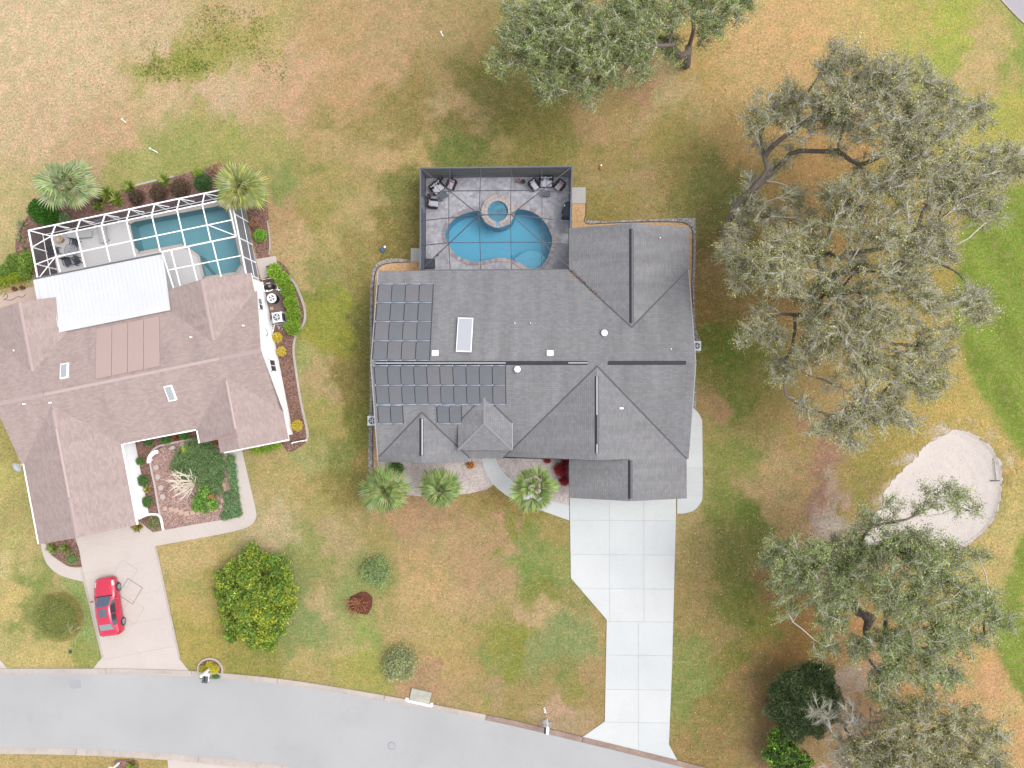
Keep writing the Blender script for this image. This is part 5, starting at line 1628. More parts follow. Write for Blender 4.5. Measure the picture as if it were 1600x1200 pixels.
OAK = [C(146, 148, 92), C(126, 132, 78), C(162, 160, 108), C(104, 114, 64), C(176, 172, 122), C(138, 142, 80)]
OAKG = [C(130, 146, 84), C(110, 128, 70), C(148, 158, 98), C(92, 112, 58), C(160, 166, 114), C(120, 138, 72)]
def oak(name, base, forks, clusters, label, pal=OAK, tips_per=15, leaves=52, r0=.36, rt=.016, leaf=(.105, .052), twigs=7, group='live oaks on the golf course', flat_=.55, fill=.75, bark=M_BARK, twigm=M_TWIG):
    root = empty(name, base, 0, label, 'tree', group)
    cen, fine = [], []
    extra = [(u + rnd.gauss(0, 1) * r * .8, v + rnd.gauss(0, 1) * r * .8, h - rnd.uniform(.3, 1.6), r * .8) for u, v, h, r in (c[:4] for c in clusters) if r > 14 and rnd.random() < fill]
    for c in clusters + extra:
        u, v, h, r = c[:4]
        p = P(u, v, h); rm = r / FOC * (CAM_H - h) * 1.28
        cen.append(p)
        k = max(5, int(tips_per * 1.25 * (rm / 1.05) ** 2))
        for _ in range(k):
            d = Vector((rnd.gauss(0, 1), rnd.gauss(0, 1), rnd.gauss(0, 1))).normalized() * (rnd.random() ** .42)
            fine.append(p + Vector((d.x * rm, d.y * rm, d.z * rm * flat_)))
    nodes, par, tips = skeleton(base, forks, [cen, fine], jit=.3, seg=.7)
    V, F, mi, rad = branch_mesh(nodes, par, r0, rt)
    # fine twigs sprouting from the tips
    T = np.array([tuple(nodes[i]) for i in tips[len(cen):]])
    D = np.array([tuple((nodes[i] - nodes[par[i]]).normalized()) for i in tips[len(cen):]])
    m = len(T)
    tw0 = np.repeat(T, twigs, 0) - np.repeat(D, twigs, 0) * rng.random((m * twigs, 1)) * .35
    td = np.repeat(D, twigs, 0) * 1.25 + rng.normal(0, .45, (m * twigs, 3)); td[:, 2] = td[:, 2] * .7 + .1
    td /= np.linalg.norm(td, axis=1, keepdims=True)
    tl = rng.uniform(.3, .95, (m * twigs, 1))
    tw1 = tw0 + td * tl
    sd_ = np.cross(td, rng.normal(size=td.shape)); sd_ /= np.linalg.norm(sd_, axis=1, keepdims=True)
    up = np.cross(td, sd_)
    base_i = len(V)
    tv = np.stack([tw0 + sd_ * .017, tw0 - sd_ * .0085 + up * .014, tw0 - sd_ * .0085 - up * .014, tw1], 1).reshape(-1, 3)
    ix = np.arange(m * twigs) * 4 + base_i
    V = [tuple(v) for v in V] + tv.tolist()
    F = F + np.concatenate([np.stack([ix, ix + 1, ix + 3], 1), np.stack([ix + 1, ix + 2, ix + 3], 1), np.stack([ix + 2, ix, ix + 3], 1)]).tolist()
    mi = mi + [1] * (3 * m * twigs)
    me = bpy.data.meshes.new('trunk')
    me.from_pydata(V, [], F)
    me.materials.append(bark); me.materials.append(twigm)
    me.polygons.foreach_set('material_index', mi)
    tr = link('trunk', me, root)
    tr.matrix_parent_inverse = Matrix.Translation(-Vector(base))
    # leaves: hung in sprays along the twigs, more beneath than above
    L = max(1, int(leaves * 1.5))
    n = m * L
    pick = rng.integers(0, twigs, n) + np.repeat(np.arange(m), L) * twigs
    t = rng.random((n, 1)) ** .7
    c = tw0[pick] + (tw1 - tw0)[pick] * t + rng.normal(0, .11, (n, 3))
    c[:, 2] -= np.abs(rng.normal(0, .10, n)) + .02
    ax = td[pick] * .5 + rng.normal(0, .8, (n, 3)); ax[:, 2] *= .55
    s_ = rng.uniform(.75, 1.35, n)
    tone = np.clip(rng.normal(0, .24, m), -.5, .6)                                   # whole sprays differ a little
    col = pick_colors(n, pal, .14) * 1.3 * (1 + np.repeat(tone, L))[:, None] * np.array([1.03, 1.0, .96])
    lm = quads('crown', leaf_quads(c, ax, leaf[0] * s_, leaf[1] * s_), np.clip(col, .004, .8), M_LEAF)
    cr = link('crown', lm, root)
    cr.matrix_parent_inverse = Matrix.Translation(-Vector(base))
    return root


def CL(s): return [tuple(float(x) for x in q.split(',')) for q in s.split(';')]


NORTH = CL("800,50,9,20;830,30,9.5,24;860,20,10,26;820,80,9,24;850,70,10,28;890,50,10.5,28;880,100,9,26;850,112,9,22;862,140,8.5,15;920,150,8,15;908,132,8.5,18;930,90,10,28;930,40,10.5,28;970,30,10.5,28;970,80,9.5,26;1000,60,9.5,24;1010,20,10,24;1008,100,8.5,15;960,112,8.5,22;1040,30,9,20;1045,62,7,16;1042,84,6,13;1062,88,3.5,10;1060,10,9,18;1110,20,9,24;1148,12,9,20;1110,42,8.5,15;1172,2,9,14;850,-30,9,30;900,-20,10,30;960,-25,10,30;1020,-30,10,30;1090,-30,9.5,30;1130,-28,9,26;795,15,8.5,14;1100,60,7,10;790,110,8,8")
oak('live_oak', P(1072, 102), [P(1076, 75, 2.6), P(1084, 45, 4.6), P(1086, 18, 6)], NORTH, 'broad live oak at the top edge above the grey house pool cage', r0=.42, tips_per=20, leaves=62, pal=OAKG)
TA = CL("1315,90,10,22;1340,108,10,25;1290,110,9.5,16;1395,112,12,26;1440,120,11,22;1380,135,11,26;1240,160,8,22;1195,172,8,26;1178,195,7.5,16;1280,160,10,26;1330,160,11,28;1370,175,11.5,28;1420,165,11.5,28;1470,150,10.5,22;1500,165,10,20;1530,180,9,18;1250,196,9,22;1320,205,10,22;1380,215,11,26;1430,208,11,28;1480,200,11,26;1188,230,6,14;1172,290,5,16;1215,262,5,13;1235,240,6,11;1308,235,8,12;1345,258,8,13;1150,372,5,16;1175,335,5,20;1205,338,6,22;1240,310,7,18;1540,158,9.5,12;1420,248,10,22;1255,345,6.5,16;1150,420,4,10;1160,345,4.5,12")
oak('live_oak', P(1150, 400), [P(1131, 358, 3.0), P(1160, 312, 4.5), P(1200, 265, 6)], TA, 'sparse live oak with grey twigs and a leaning dark limb right of the grey house', r0=.40, tips_per=21, leaves=38, twigs=12)
TB = CL("1320,290,10,20;1360,300,10,24;1400,280,10.5,26;1440,270,10.5,26;1490,260,10.5,28;1540,255,10.5,26;1575,240,10,20;1590,272,9.5,18;1550,290,10,22;1500,300,10,26;1450,310,10,26;1410,330,10,22;1520,330,9.5,22;1548,330,9,13;1470,358,10,22;1440,388,10,26;1478,398,9.5,20;1400,378,10.5,22;1350,370,9.5,20;1300,335,8,15;1272,370,8.5,22;1230,380,9,26;1200,400,9.5,26;1180,420,9,22;1160,408,8,18;1215,430,10,26;1160,442,8,14;1250,418,9,20;1190,510,7,20;1165,525,7,16;1210,525,7.5,20;1270,462,8,16;1330,408,9,18;1380,430,10,26;1430,450,10,26;1468,480,10,18;1510,470,9.5,22;1540,480,9,16;1528,500,8.5,11;1290,520,9,24;1330,540,10,28;1370,520,10,28;1410,500,10,24;1450,530,9.5,22;1475,550,9,16;1482,520,9,15;1260,560,8.5,16;1225,590,7,14;1240,575,7.5,12;1350,580,10,26;1400,570,10,26;1440,580,9.5,24;1468,590,9,15;1248,632,7.5,12;1262,640,7.5,11;1300,600,8,12;1350,622,9,22;1400,618,9,22;1330,650,8.5,20;1370,658,8.5,22;1298,665,8,16;1272,672,8,12;1325,685,8,15;1395,648,8.5,14;1448,610,9,15;1285,488,8,16;1340,455,9,18;1300,300,9,15;1340,332,9,16;1290,432,9,16;1310,472,9,18;1260,500,8,14;1320,502,9.5,18;1380,342,10,16;1370,480,10,20;1420,410,10,18;1240,450,9,16")
oak('live_oak', P(1262, 468), [P(1272, 455, 3), P(1285, 440, 5)], TB, 'widest live oak, crown spreading from the house lawn to the green fairway', r0=.46, tips_per=20, leaves=40, twigs=11)
TC = CL("1210,865,8,20;1240,880,9,26;1230,908,9,22;1280,870,9,22;1330,858,9,18;1355,800,8,12;1345,830,8.5,12;1362,822,8,12;1396,790,8,12;1400,815,8,9;1440,800,8,11;1468,785,8.5,14;1500,790,8,15;1518,797,7.5,10;1482,758,8,6;1450,770,8,8;1390,860,10,26;1430,850,10,22;1460,860,10,22;1490,870,9.5,20;1528,868,9,13;1280,920,10,26;1320,930,10.5,22;1300,968,9,22;1340,900,10,22;1390,910,11,26;1440,900,11,26;1490,910,10.5,24;1520,930,10,20;1400,950,11,22;1450,950,11,26;1500,960,10.5,26;1548,965,10,18;1578,970,10,13;1230,955,8,14;1290,1010,8,18;1340,1010,9,18;1380,1000,10,22;1420,990,10.5,24;1470,1000,10.5,24;1510,1000,10,20;1538,995,9.5,13;1400,1040,9.5,22;1440,1040,10,24;1480,1048,9.5,20;1500,1060,9,11;1448,1080,9,13;1370,1085,8,14;1410,1105,8.5,18;1310,890,9,18;1360,870,9.5,18")
oak('live_oak', P(1330, 945), [P(1345, 958, 3), P(1362, 965, 5)], TC, 'full green live oak reaching over the lower edge of the sand bunker', r0=.44, tips_per=21, leaves=54, pal=OAKG)
TD = CL("1450,1150,9,22;1490,1140,9,22;1530,1140,9,22;1560,1142,9,13;1480,1178,9,24;1530,1178,9,24;1560,1190,8.5,15;1430,1180,9,22;1400,1170,8.5,18;1520,1118,8.5,13;1462,1220,9,26;1520,1230,9,26;1400,1222,8.5,22;1575,1150,8.5,9;1440,1112,9,20;1402,1135,9,18;1365,1165,8,18;1482,1108,9,15;1345,1200,8,20;1420,1200,9,20;1385,1195,8.5,20;1500,1205,9,22;1550,1215,9,20")
oak('live_oak', P(1392, 1092), [P(1410, 1110, 4), P(1428, 1140, 6)], TD, 'pale twiggy live oak in the bottom right corner below the fairway', r0=.30, tips_per=19, leaves=44, twigs=10)
TE = CL("1330,1120,7,20;1370,1130,7,20;1340,1168,7,24;1310,1190,7,20;1285,1115,6.5,16;1360,1195,7,20;1390,1150,7,14;1300,1145,6.5,16")
oak('bare_tree', P(1318, 1130), [P(1325, 1145, 3)], TE, 'nearly bare pale tree between the dark evergreen and the corner oak', pal=[C(150, 150, 110), C(120, 120, 80)], tips_per=14, leaves=12, twigs=14, r0=.18, group=None)


# ------------------------------------------------------------------ shrubs
def shrub(name, base, blobs, pal, label, cat='shrub', leaf=(.14, .07), dens=130, group=None, up=.5, stems=5, core=True, accents=None, clump=0, loose=.13):
    """blobs: (dx, dy, z, rx, ry, rz) in metres about the base; leaves fill the outer shell of each blob"""
    root = empty(name, base, 0, label, cat, group)
    C_, A_, K_ = [], [], []
    if clump:
        more = []
        for dx, dy, z, rx, ry, rz in blobs:
            for _ in range(clump):
                a, e, f = rnd.random() * 6.283, rnd.uniform(.1, 1.4), rnd.uniform(.28, .46)
                more.append((dx + math.cos(a) * math.cos(e) * rx * .85, dy + math.sin(a) * math.cos(e) * ry * .85, z + math.sin(e) * rz * .85, rx * f, ry * f, rz * f * 1.1))
        full = blobs + more
    else: full = blobs
    for bi, (dx, dy, z, rx, ry, rz) in enumerate(full):
        area = 4 * math.pi * ((rx * ry) ** 1.6 / 3 + (rx * rz) ** 1.6 / 3 + (ry * rz) ** 1.6 / 3) ** (1 / 1.6)
        n = int(area * dens)
        d = rng.normal(size=(n, 3)); d /= np.linalg.norm(d, axis=1, keepdims=True)
        d[:, 2] = np.where(d[:, 2] < -.35, -d[:, 2], d[:, 2])
        r_ = 1 - np.abs(rng.normal(0, loose, (n, 1))) + np.maximum(0, rng.normal(0, loose * .5, (n, 1)))
        lump = 1 + .10 * np.sin(d[:, :1] * 7 + bi) * np.cos(d[:, 1:2] * 6 + bi * 2)
        p = d * r_ * lump * np.array([rx, ry, rz]) + np.array([dx, dy, z])
        p[:, 2] = np.maximum(p[:, 2], .02)
        C_.append(p); A_.append(d * (1 - up) + rng.normal(0, .55, (n, 3)) + np.array([0, 0, up * .6]))
        tone = 1 + rng.normal(0, .10)
        kk = pick_colors(n, pal, .18)
        if accents:
            q = np.clip(accents[1] + rnd.gauss(0, .25), 0, .95)
            am = (rng.random(n) < q) & (r_[:, 0] > .86)
            kk[am] = pick_colors(int(am.sum()), accents[0], .16)
        K_.append(kk * tone * 1.3)
    c = np.concatenate(C_); a = np.concatenate(A_); k = np.concatenate(K_)
    s_ = rng.uniform(.7, 1.3, len(c))
    link('foliage', quads('foliage', leaf_quads(c, a, leaf[0] * s_, leaf[1] * s_), np.clip(k, .004, .85), M_LEAF), root)
    if core:
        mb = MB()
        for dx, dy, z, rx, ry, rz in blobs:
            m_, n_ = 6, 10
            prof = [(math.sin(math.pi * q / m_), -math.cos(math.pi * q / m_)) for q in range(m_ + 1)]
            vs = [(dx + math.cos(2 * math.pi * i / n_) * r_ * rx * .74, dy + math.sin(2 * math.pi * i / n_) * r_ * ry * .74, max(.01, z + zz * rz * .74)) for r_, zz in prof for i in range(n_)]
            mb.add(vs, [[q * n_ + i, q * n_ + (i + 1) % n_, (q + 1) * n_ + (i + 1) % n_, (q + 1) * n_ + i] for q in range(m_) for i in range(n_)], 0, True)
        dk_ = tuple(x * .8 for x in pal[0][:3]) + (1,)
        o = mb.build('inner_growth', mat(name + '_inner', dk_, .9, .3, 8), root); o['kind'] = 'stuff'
    for q in range(stems):
        b = blobs[q % len(blobs)]
        MB().tube([(b[0] * .3 + rnd.uniform(-.1, .1), b[1] * .3 + rnd.uniform(-.1, .1), 0), (b[0] * .8, b[1] * .8, max(.05, b[2]))], [.03, .015], 5).build('stem', M_STEM, root)
    return root


def dome(name, px, r, h, pal, label, **kw):
    p = P(*px)
    return shrub(name, p, [(0, 0, h * .35, r, r, h * .65)], pal, label, **kw)


# big loose shrub on the front lawn
p0 = P(404, 935)
blobs = []
for u, v, h, r in ((390, 872, 1.6, 20), (412, 880, 1.3, 14), (432, 885, 1.7, 18), (440, 905, 1.6, 16), (365, 893, 1.6, 17), (355, 915, 1.5, 16), (385, 905, 2.2, 18), (410, 915, 1.5, 14), (445, 930, 1.7, 17), (448, 950, 1.5, 14), (430, 925, 2.1, 16), (400, 935, 2.5, 20), (370, 935, 2.2, 18), (352, 945, 1.5, 13), (380, 955, 2.5, 19), (410, 960, 2.5, 20), (435, 962, 2.0, 17), (360, 970, 1.6, 16), (385, 985, 2.1, 18), (412, 988, 2.0, 18), (430, 985, 1.5, 14), (360, 992, 1.4, 13), (395, 1005, 1.3, 12), (418, 1007, 1.4, 13), (345, 900, 1.0, 11), (340, 928, .9, 9)):
    q = P(u, v, h) - p0; rm = r / 20
    blobs.append((q.x, q.y, h * .72, rm, rm, h * .36 + .15))
shrub('large_shrub', p0, blobs, [C(122, 148, 60), C(104, 134, 56), C(138, 162, 66), C(90, 122, 54)], 'large spreading yellow green shrub on the front lawn near the road', leaf=(.24, .075), dens=70, up=.35, accents=([C(168, 176, 62), C(150, 166, 58), C(182, 178, 66)], .34), stems=9, clump=5)
dome('round_bush', (590, 890), 1.16, 1.0, [C(136, 156, 104), C(150, 168, 108), C(118, 144, 96), C(166, 180, 112)], 'round green bush on the lawn above the mulch ring', leaf=(.12, .05), dens=200, loose=.2, clump=5, group='round lawn bushes')
shrub('round_bush', P(626, 1032), [(.1, .1, .5, 1.35, 1.3, .75), (-.35, -.55, .4, .95, .85, .6), (.35, .35, .65, .8, .8, .6)], [C(148, 158, 110), C(132, 144, 98), C(164, 170, 122), C(172, 170, 130)], 'larger mottled bush on the lawn near the kerb and storm drain', leaf=(.12, .05), dens=170, loose=.2, clump=4, group='round lawn bushes')
shrub('trimmed_mound', P(94, 962), [(0, 0, .3, 1.85, 1.8, .95)], [C(138, 146, 78), C(124, 134, 68), C(150, 156, 84), C(156, 158, 100)], 'low trimmed juniper mound with a dead patch left of the red car', leaf=(.07, .035), dens=520, stems=3)
# dead twigs in the mound
def twig_spray(name, base, tip_pts, m, label, cat, r=.02, group=None):
    root = empty(name, base, 0, label, cat, group)
    for t in tip_pts:
        d = Vector(t)
        mid = d * .5 + Vector((rnd.gauss(0, .1), rnd.gauss(0, .1), .12)) * d.length
        mb = MB(); mb.tube([(0, 0, 0), mid * .5, mid, d * .8 + Vector((0, 0, .05)), d], [r, r * .8, r * .65, r * .45, r * .2], 5)
        for _ in range(3):
            a = mid.lerp(d, rnd.random() * .7); b = a + (d - mid) * rnd.uniform(.35, .6) + Vector((rnd.gauss(0, .16), rnd.gauss(0, .16), rnd.gauss(0, .08))) * d.length
            mb.tube([a, a.lerp(b, .5) + Vector((0, 0, .03)), b], [r * .5, r * .35, r * .15], 4)
        mb.build('branch', m, root)
    return root
twig_spray('dead_twigs', P(109, 986, .5), [(rnd.gauss(.3, .3), rnd.gauss(.35, .3), rnd.uniform(.05, .3)) for _ in range(9)], M_DEADW, 'bleached dead twigs in the dead patch of the trimmed mound', 'twigs', .014)
twig_spray('bare_shrub', P(306, 752, .05), [(math.cos(a) * l, math.sin(a) * l * .9, rnd.uniform(1.2, 2.0)) for a, l in [(2.2 + i * .13, rnd.uniform(.8, 1.55)) for i in range(22)]] + [(.5, .8, 1.7), (.2, .9, 1.6), (.6, .4, 1.2)], M_DEADW, 'leafless bleached shrub with radiating branches in the courtyard', 'shrub', .046)
twig_spray('bare_shrub', P(562, 942, .05), [(math.cos(a) * rnd.uniform(.6, 1.2) - .25, math.sin(a) * rnd.uniform(.5, 1.0) - .2, rnd.uniform(.2, .7)) for a in [i * .42 for i in range(22)]], mat('rusty_twig', C(190, 130, 96), .9, .25, 5), 'withered brown shrub in the reddish mulch ring on the lawn', 'shrub', .028)
shrub('withered_leaves', P(562, 942, .02), [(-.3, -.15, .15, .75, .6, .25)], [C(160, 104, 76), C(186, 132, 96), C(132, 84, 64)], 'dry brown leaves heaped under the withered lawn shrub', 'leaves', leaf=(.13, .05), dens=60, core=False, stems=0)
# evergreens in the lower right corner
ev = []
for u, v, h, r in ((1250, 1075, 3.2, 28), (1285, 1065, 3.4, 26), (1240, 1100, 3.2, 28), (1275, 1095, 4.0, 30), (1225, 1120, 2.6, 20), (1260, 1125, 3.4, 26), (1300, 1095, 3.4, 22), (1220, 1085, 2.5, 16), (1270, 1055, 2.8, 16), (1245, 1140, 2.8, 22), (1280, 1135, 3.0, 22), (1300, 1120, 3.0, 18)):
    q = P(u, v, h) - P(1262, 1075); ev.append((q.x, q.y, h * .7, r / 21, r / 21, h * .33))
shrub('evergreen_shrub', P(1262, 1075), ev, [C(84, 102, 64), C(72, 90, 56), C(102, 118, 76), C(120, 134, 90)], 'dense dark evergreen shrub at the lower right beside the bare tree', leaf=(.15, .06), dens=130, stems=6, clump=5)
ev = []
for u, v, h, r in ((1220, 1160, 2.4, 16), (1235, 1180, 2.4, 18), (1212, 1185, 2.0, 16), (1240, 1150, 2.2, 12), (1255, 1195, 2.2, 16), (1225, 1205, 2.0, 18)):
    q = P(u, v, h) - P(1228, 1170); ev.append((q.x, q.y, h * .7, r / 21, r / 21, h * .33))
shrub('evergreen_shrub', P(1228, 1170), ev, [C(70, 94, 54), C(80, 104, 56), C(92, 118, 60)], 'shrub with fresh bright green shoots at the bottom edge', leaf=(.22, .09), dens=90, stems=5, clump=4, accents=([C(128, 166, 58), C(146, 180, 70)], .45))
# neighbour's planting
G_HED = 'clipped hedge bushes beside the pool equipment'
HEDGE = [C(122, 156, 46), C(138, 170, 56), C(104, 138, 42), C(152, 178, 70)]
for i, (u, v, r, lab) in enumerate(((428, 424, .62, 'first hedge bush beside the pale paver pad'), (440, 437, .62, 'second hedge bush from the paver pad, beside the pool pipes'), (449, 455, .58, 'third hedge bush from the paver pad, right of the round condenser'), (453, 473, .56, 'fourth hedge bush from the paver pad, between the two condensers'), (457, 491, .60, 'fifth hedge bush from the paver pad, right of the square condenser'), (456, 510, .66, 'last hedge bush before the brown mulch and golden bushes'))):
    p = P(u, v, .7); p.z = 0
    shrub('hedge_bush', p, [(0, 0, .45, r, r * 1.05, .6), (rnd.uniform(-.1, .1), .2, .6, r * .7, r * .7, .4)], HEDGE, lab, 'bush', leaf=(.12, .055), dens=260, group=G_HED)
for u, v, r, lab in ((432, 527, .40, 'golden yellow bush next to the clipped green hedge'), (438.5, 549, .36, 'small golden yellow bush alone below the hedge by the white wall'), (463, 665, .44, 'golden yellow bush at the front corner of the white wall')):
    p = P(u, v, .4); p.z = 0
    dome('golden_bush', (0, 0), r, .62, [C(212, 190, 74), C(198, 174, 66), C(220, 202, 100)], lab, cat='bush', leaf=(.07, .04), dens=620, group='golden bushes along the east wall').location = p
NB = 'shrubs behind the white framed pool cage'
p = P(66, 330, 1.0); p.z = 0
shrub('dark_shrub', p, [(0, 0, .8, 1.15, .95, .8), (.3, -.5, .7, .8, .7, .7), (-.3, .3, .9, .7, .7, .6)], [C(64, 112, 34), C(52, 96, 30), C(78, 128, 40)], 'dense dark green shrub left of the left palm', leaf=(.11, .06), dens=300, group=NB)
for u, v, r, pal, lab in ((212, 307, .62, [C(92, 74, 62), C(110, 90, 72), C(78, 66, 54)], 'dark brown round bush nearest the spiky yellow green plants'),
                          (247, 300, .70, [C(96, 76, 64), C(112, 92, 74), C(82, 70, 56)], 'dark brown round bush in the middle of the three behind the cage'),
                          (281, 293, .74, [C(98, 78, 64), C(118, 96, 76), C(86, 72, 58)], 'dark brown round bush on the right of the three behind the cage'),
                          (316, 285, .70, [C(70, 102, 56), C(84, 118, 62), C(58, 88, 48)], 'dark green round bush behind the cage left of the right palm'),
                          (308, 270, .45, [C(130, 152, 58), C(150, 168, 70)], 'small light green bush above the dark green one by the right palm'),
                          (404, 367, .52, [C(110, 158, 54), C(130, 176, 62), C(92, 138, 48)], 'bright green round bush below the right palm'),
                          (398, 348, .50, [C(150, 108, 92), C(128, 96, 80), C(176, 140, 120)], 'reddish brown bush under the right palm'),
                          (340, 263, .55, [C(160, 118, 96), C(140, 110, 84), C(176, 146, 110)], 'brown twiggy bush above the right palm'),
                          (96, 340, .45, [C(110, 140, 96), C(130, 156, 108)], 'grey green bush between the left palm and the cage corner')):
    p = P(u, v, .5); p.z = 0
    dome('round_shrub', (0, 0), r, r * 1.35, pal, lab, leaf=(.09, .05), dens=330, group=NB).location = p
# spiky clumps
def spiky(name, px, r, n, pal, label, h=.6, wid=.06, group=None, cat='plant'):
    root = empty(name, P(*px), 0, label, cat, group)
    V, K = [], []
    for i in range(n):
        a = rnd.random() * 6.283; l = r * rnd.uniform(.6, 1.1); e = rnd.uniform(.25, 1.2)
        d = Vector((math.cos(a) * math.cos(e), math.sin(a) * math.cos(e), math.sin(e))); s_ = Vector((-math.sin(a), math.cos(a), 0)) * wid
        m1 = d * l * .55; t = Vector((d.x * l * 1.1, d.y * l * 1.1, max(.05, d.z * l * .75)))
        V += [Vector((0, 0, .02)), m1 + s_, t, m1 - s_]; c = rnd.choice(pal); K.append(c[:3])
    link('leaf_clump', quads('leaf_clump', np.array([tuple(v) for v in V]), np.array(K) * rng.uniform(.8, 1.2, (n, 1)), M_LEAF), root)
    return root
YG = [C(170, 190, 70), C(146, 172, 60), C(196, 206, 100), C(110, 142, 50)]
G_SP = 'spiky plants behind the white framed pool cage'
for u, v, r, lab in ((168, 306, .85, 'yellow green spiky plant right of the left palm'), (184, 312, .8, 'spiky plant touching the cage eave between left palm and brown bushes'), (204, 294, .7, 'spiky plant above the brown bushes, farthest from the cage'), (155, 322, .6, 'low spiky plant close to the cage under the left palm'), (258, 284, .7, 'spiky plant above the middle brown bush'), (345, 287, .55, 'spiky plant close beside the right palm')):
    spiky('spiky_plant', (u, v), r, 70, YG, lab, group=G_SP)
for u, v, r, lab in ((36, 352, .6, 'pale spiky plant left of the cage corner'), (40, 392, .6, 'pale spiky plant left of the cage halfway down'), (33, 372, .5, 'pale spiky plant farthest left of the cage')):
    spiky('spiky_plant', (u, v), r, 50, [C(190, 190, 150), C(160, 168, 110), C(206, 190, 150)], lab, group='pale plants along the west side of the cage')
for i, (u, v, r, lab) in enumerate(((28, 412, .8, 'green bush left of the cage above the lawn corner'), (48, 408, .7, 'green bush against the west cage wall'), (16, 425, .7, 'green bush nearest the left picture edge'), (44, 428, .6, 'green bush at the corner of the white lanai roof'))):
    dome('green_bush', (u, v), r, .8, [C(118, 146, 62), C(140, 164, 72), C(96, 126, 52)], lab, cat='bush', leaf=(.12, .05), dens=230, group='bushes west of the white framed cage')
edge_h = shrub('low_hedge', P(12, 440), [(-.6, 0, .3, 1.3, .5, .45), (.9, .25, .3, .9, .45, .4)], [C(140, 158, 44), C(160, 172, 60), C(118, 138, 40)], 'low yellow green hedge along the patio at the left edge', 'hedge', leaf=(.1, .05), dens=260)
# courtyard
CG = 'shrubs in the courtyard of the pink roofed house'
cb = []
for u, v, h, r in ((300, 700, .8, 16), (320, 705, .8, 17), (335, 718, .7, 15), (285, 715, .8, 17), (305, 722, .9, 19), (328, 735, .8, 17), (340, 745, .6, 12), (290, 738, .7, 16), (312, 745, .8, 17), (275, 728, .6, 12), (330, 758, .7, 14), (318, 700, .7, 14), (345, 728, .6, 10), (338, 765, .5, 10)):
    q = P(u, v, h) - P(308, 728); cb.append((q.x, q.y, h * .55, r / 20, r / 20, h * .5))
shrub('courtyard_shrub', P(308, 728), cb, [C(106, 132, 82), C(120, 146, 92), C(92, 120, 74), C(134, 156, 106)], 'broad dark green shrub filling the courtyard bed', leaf=(.11, .045), dens=180, group=CG, clump=4)
cb = []
for u, v, h, r in ((318, 768, .8, 11), (310, 780, .7, 11), (325, 783, .7, 10), (332, 790, .5, 9), (305, 792, .5, 9), (318, 795, .5, 9)):
    q = P(u, v, h) - P(317, 780); cb.append((q.x, q.y, h * .55, r / 20, r / 20, h * .5))
shrub('courtyard_shrub', P(317, 780), cb, [C(112, 150, 66), C(96, 134, 58), C(134, 168, 80)], 'lighter green shrub left of the terracotta pot', leaf=(.15, .07), dens=120, group=CG, clump=4)
p = P(290, 703, .5); p.z = 0
dome('courtyard_shrub', (0, 0), .42, .8, [C(190, 206, 80), C(172, 196, 70)], 'small lime green shrub by the urn in the courtyard', leaf=(.08, .04), dens=420, group=CG).location = p
gcv = []
for u, v in ((362, 716), (364, 728), (365, 740), (366, 752), (368, 764), (369, 776), (370, 788), (368, 800), (360, 803), (357, 790), (357, 775), (353, 805), (372, 800)):
    q = P(u, v) - P(365, 765); gcv.append((q.x, q.y, .12, .42, .42, .26))
shrub('ground_cover', P(365, 765), gcv, [C(114, 146, 98), C(128, 160, 108), C(98, 132, 86), C(146, 176, 122)], 'strip of soft green ground cover beside the curved walk', 'ground cover', leaf=(.13, .035), dens=220, stems=0)
for u, v, r, lab in ((221, 720, .32, 'topmost small shrub along the white garage wall'), (226, 750, .46, 'middle shrub along the white garage wall'), (232, 783, .42, 'lowest shrub along the white garage wall'), (235, 690, .36, 'left small shrub under the courtyard eave'), (262, 686, .42, 'middle small shrub under the courtyard eave'), (290, 679, .40, 'right small shrub under the courtyard eave')):
    dome('small_shrub', (u, v), r, r * 1.7, [C(92, 128, 66), C(106, 142, 74), C(78, 114, 58)], lab, leaf=(.07, .04), dens=520, group='small shrubs edging the courtyard')
spiky('spiky_plant', (230, 764), .5, 40, [C(220, 214, 130), C(196, 190, 96)], 'pale yellow spiky plant between shrubs by the garage wall')
spiky('spiky_plant', (276, 683), .45, 40, [C(186, 120, 70), C(160, 96, 60)], 'rust coloured plant under the courtyard eave')
spiky('spiky_plant', (216, 822), .6, 60, [C(206, 180, 70), C(186, 150, 60), C(150, 150, 70)], 'yellow plant in the small planter by the garage')
dome('small_shrub', (243, 816), .55, .6, [C(140, 144, 96), C(160, 158, 110), C(112, 120, 76)], 'grey green shrub in the small planter by the garage', leaf=(.09, .04), dens=300)
for u, v, r, lab in ((84, 857, .62, 'left fan shaped plant at the garage corner bed'), (104, 856, .6, 'right fan shaped plant at the garage corner bed')):
    spiky('spiky_plant', (u, v), r, 60, [C(150, 176, 70), C(122, 152, 56), C(176, 190, 90)], lab, wid=.05, group='plants at the garage corner bed')
dome('small_shrub', (115, 872), .5, .5, [C(116, 140, 84), C(140, 160, 100)], 'grey green shrub at the tip of the garage corner bed', leaf=(.08, .04), dens=300)
for u, v, r, lab in ((403, 701, .45, 'left bush along the front of the pink roofed house'), (418, 697, .5, 'middle bush along the front of the pink roofed house'), (432, 693, .45, 'right bush along the front of the pink roofed house')):
    dome('green_bush', (u, v), r, .6, [C(150, 182, 60), C(130, 166, 54), C(172, 196, 80)], lab, cat='bush', leaf=(.1, .05), dens=320, group='bushes at the front of the pink roofed house')
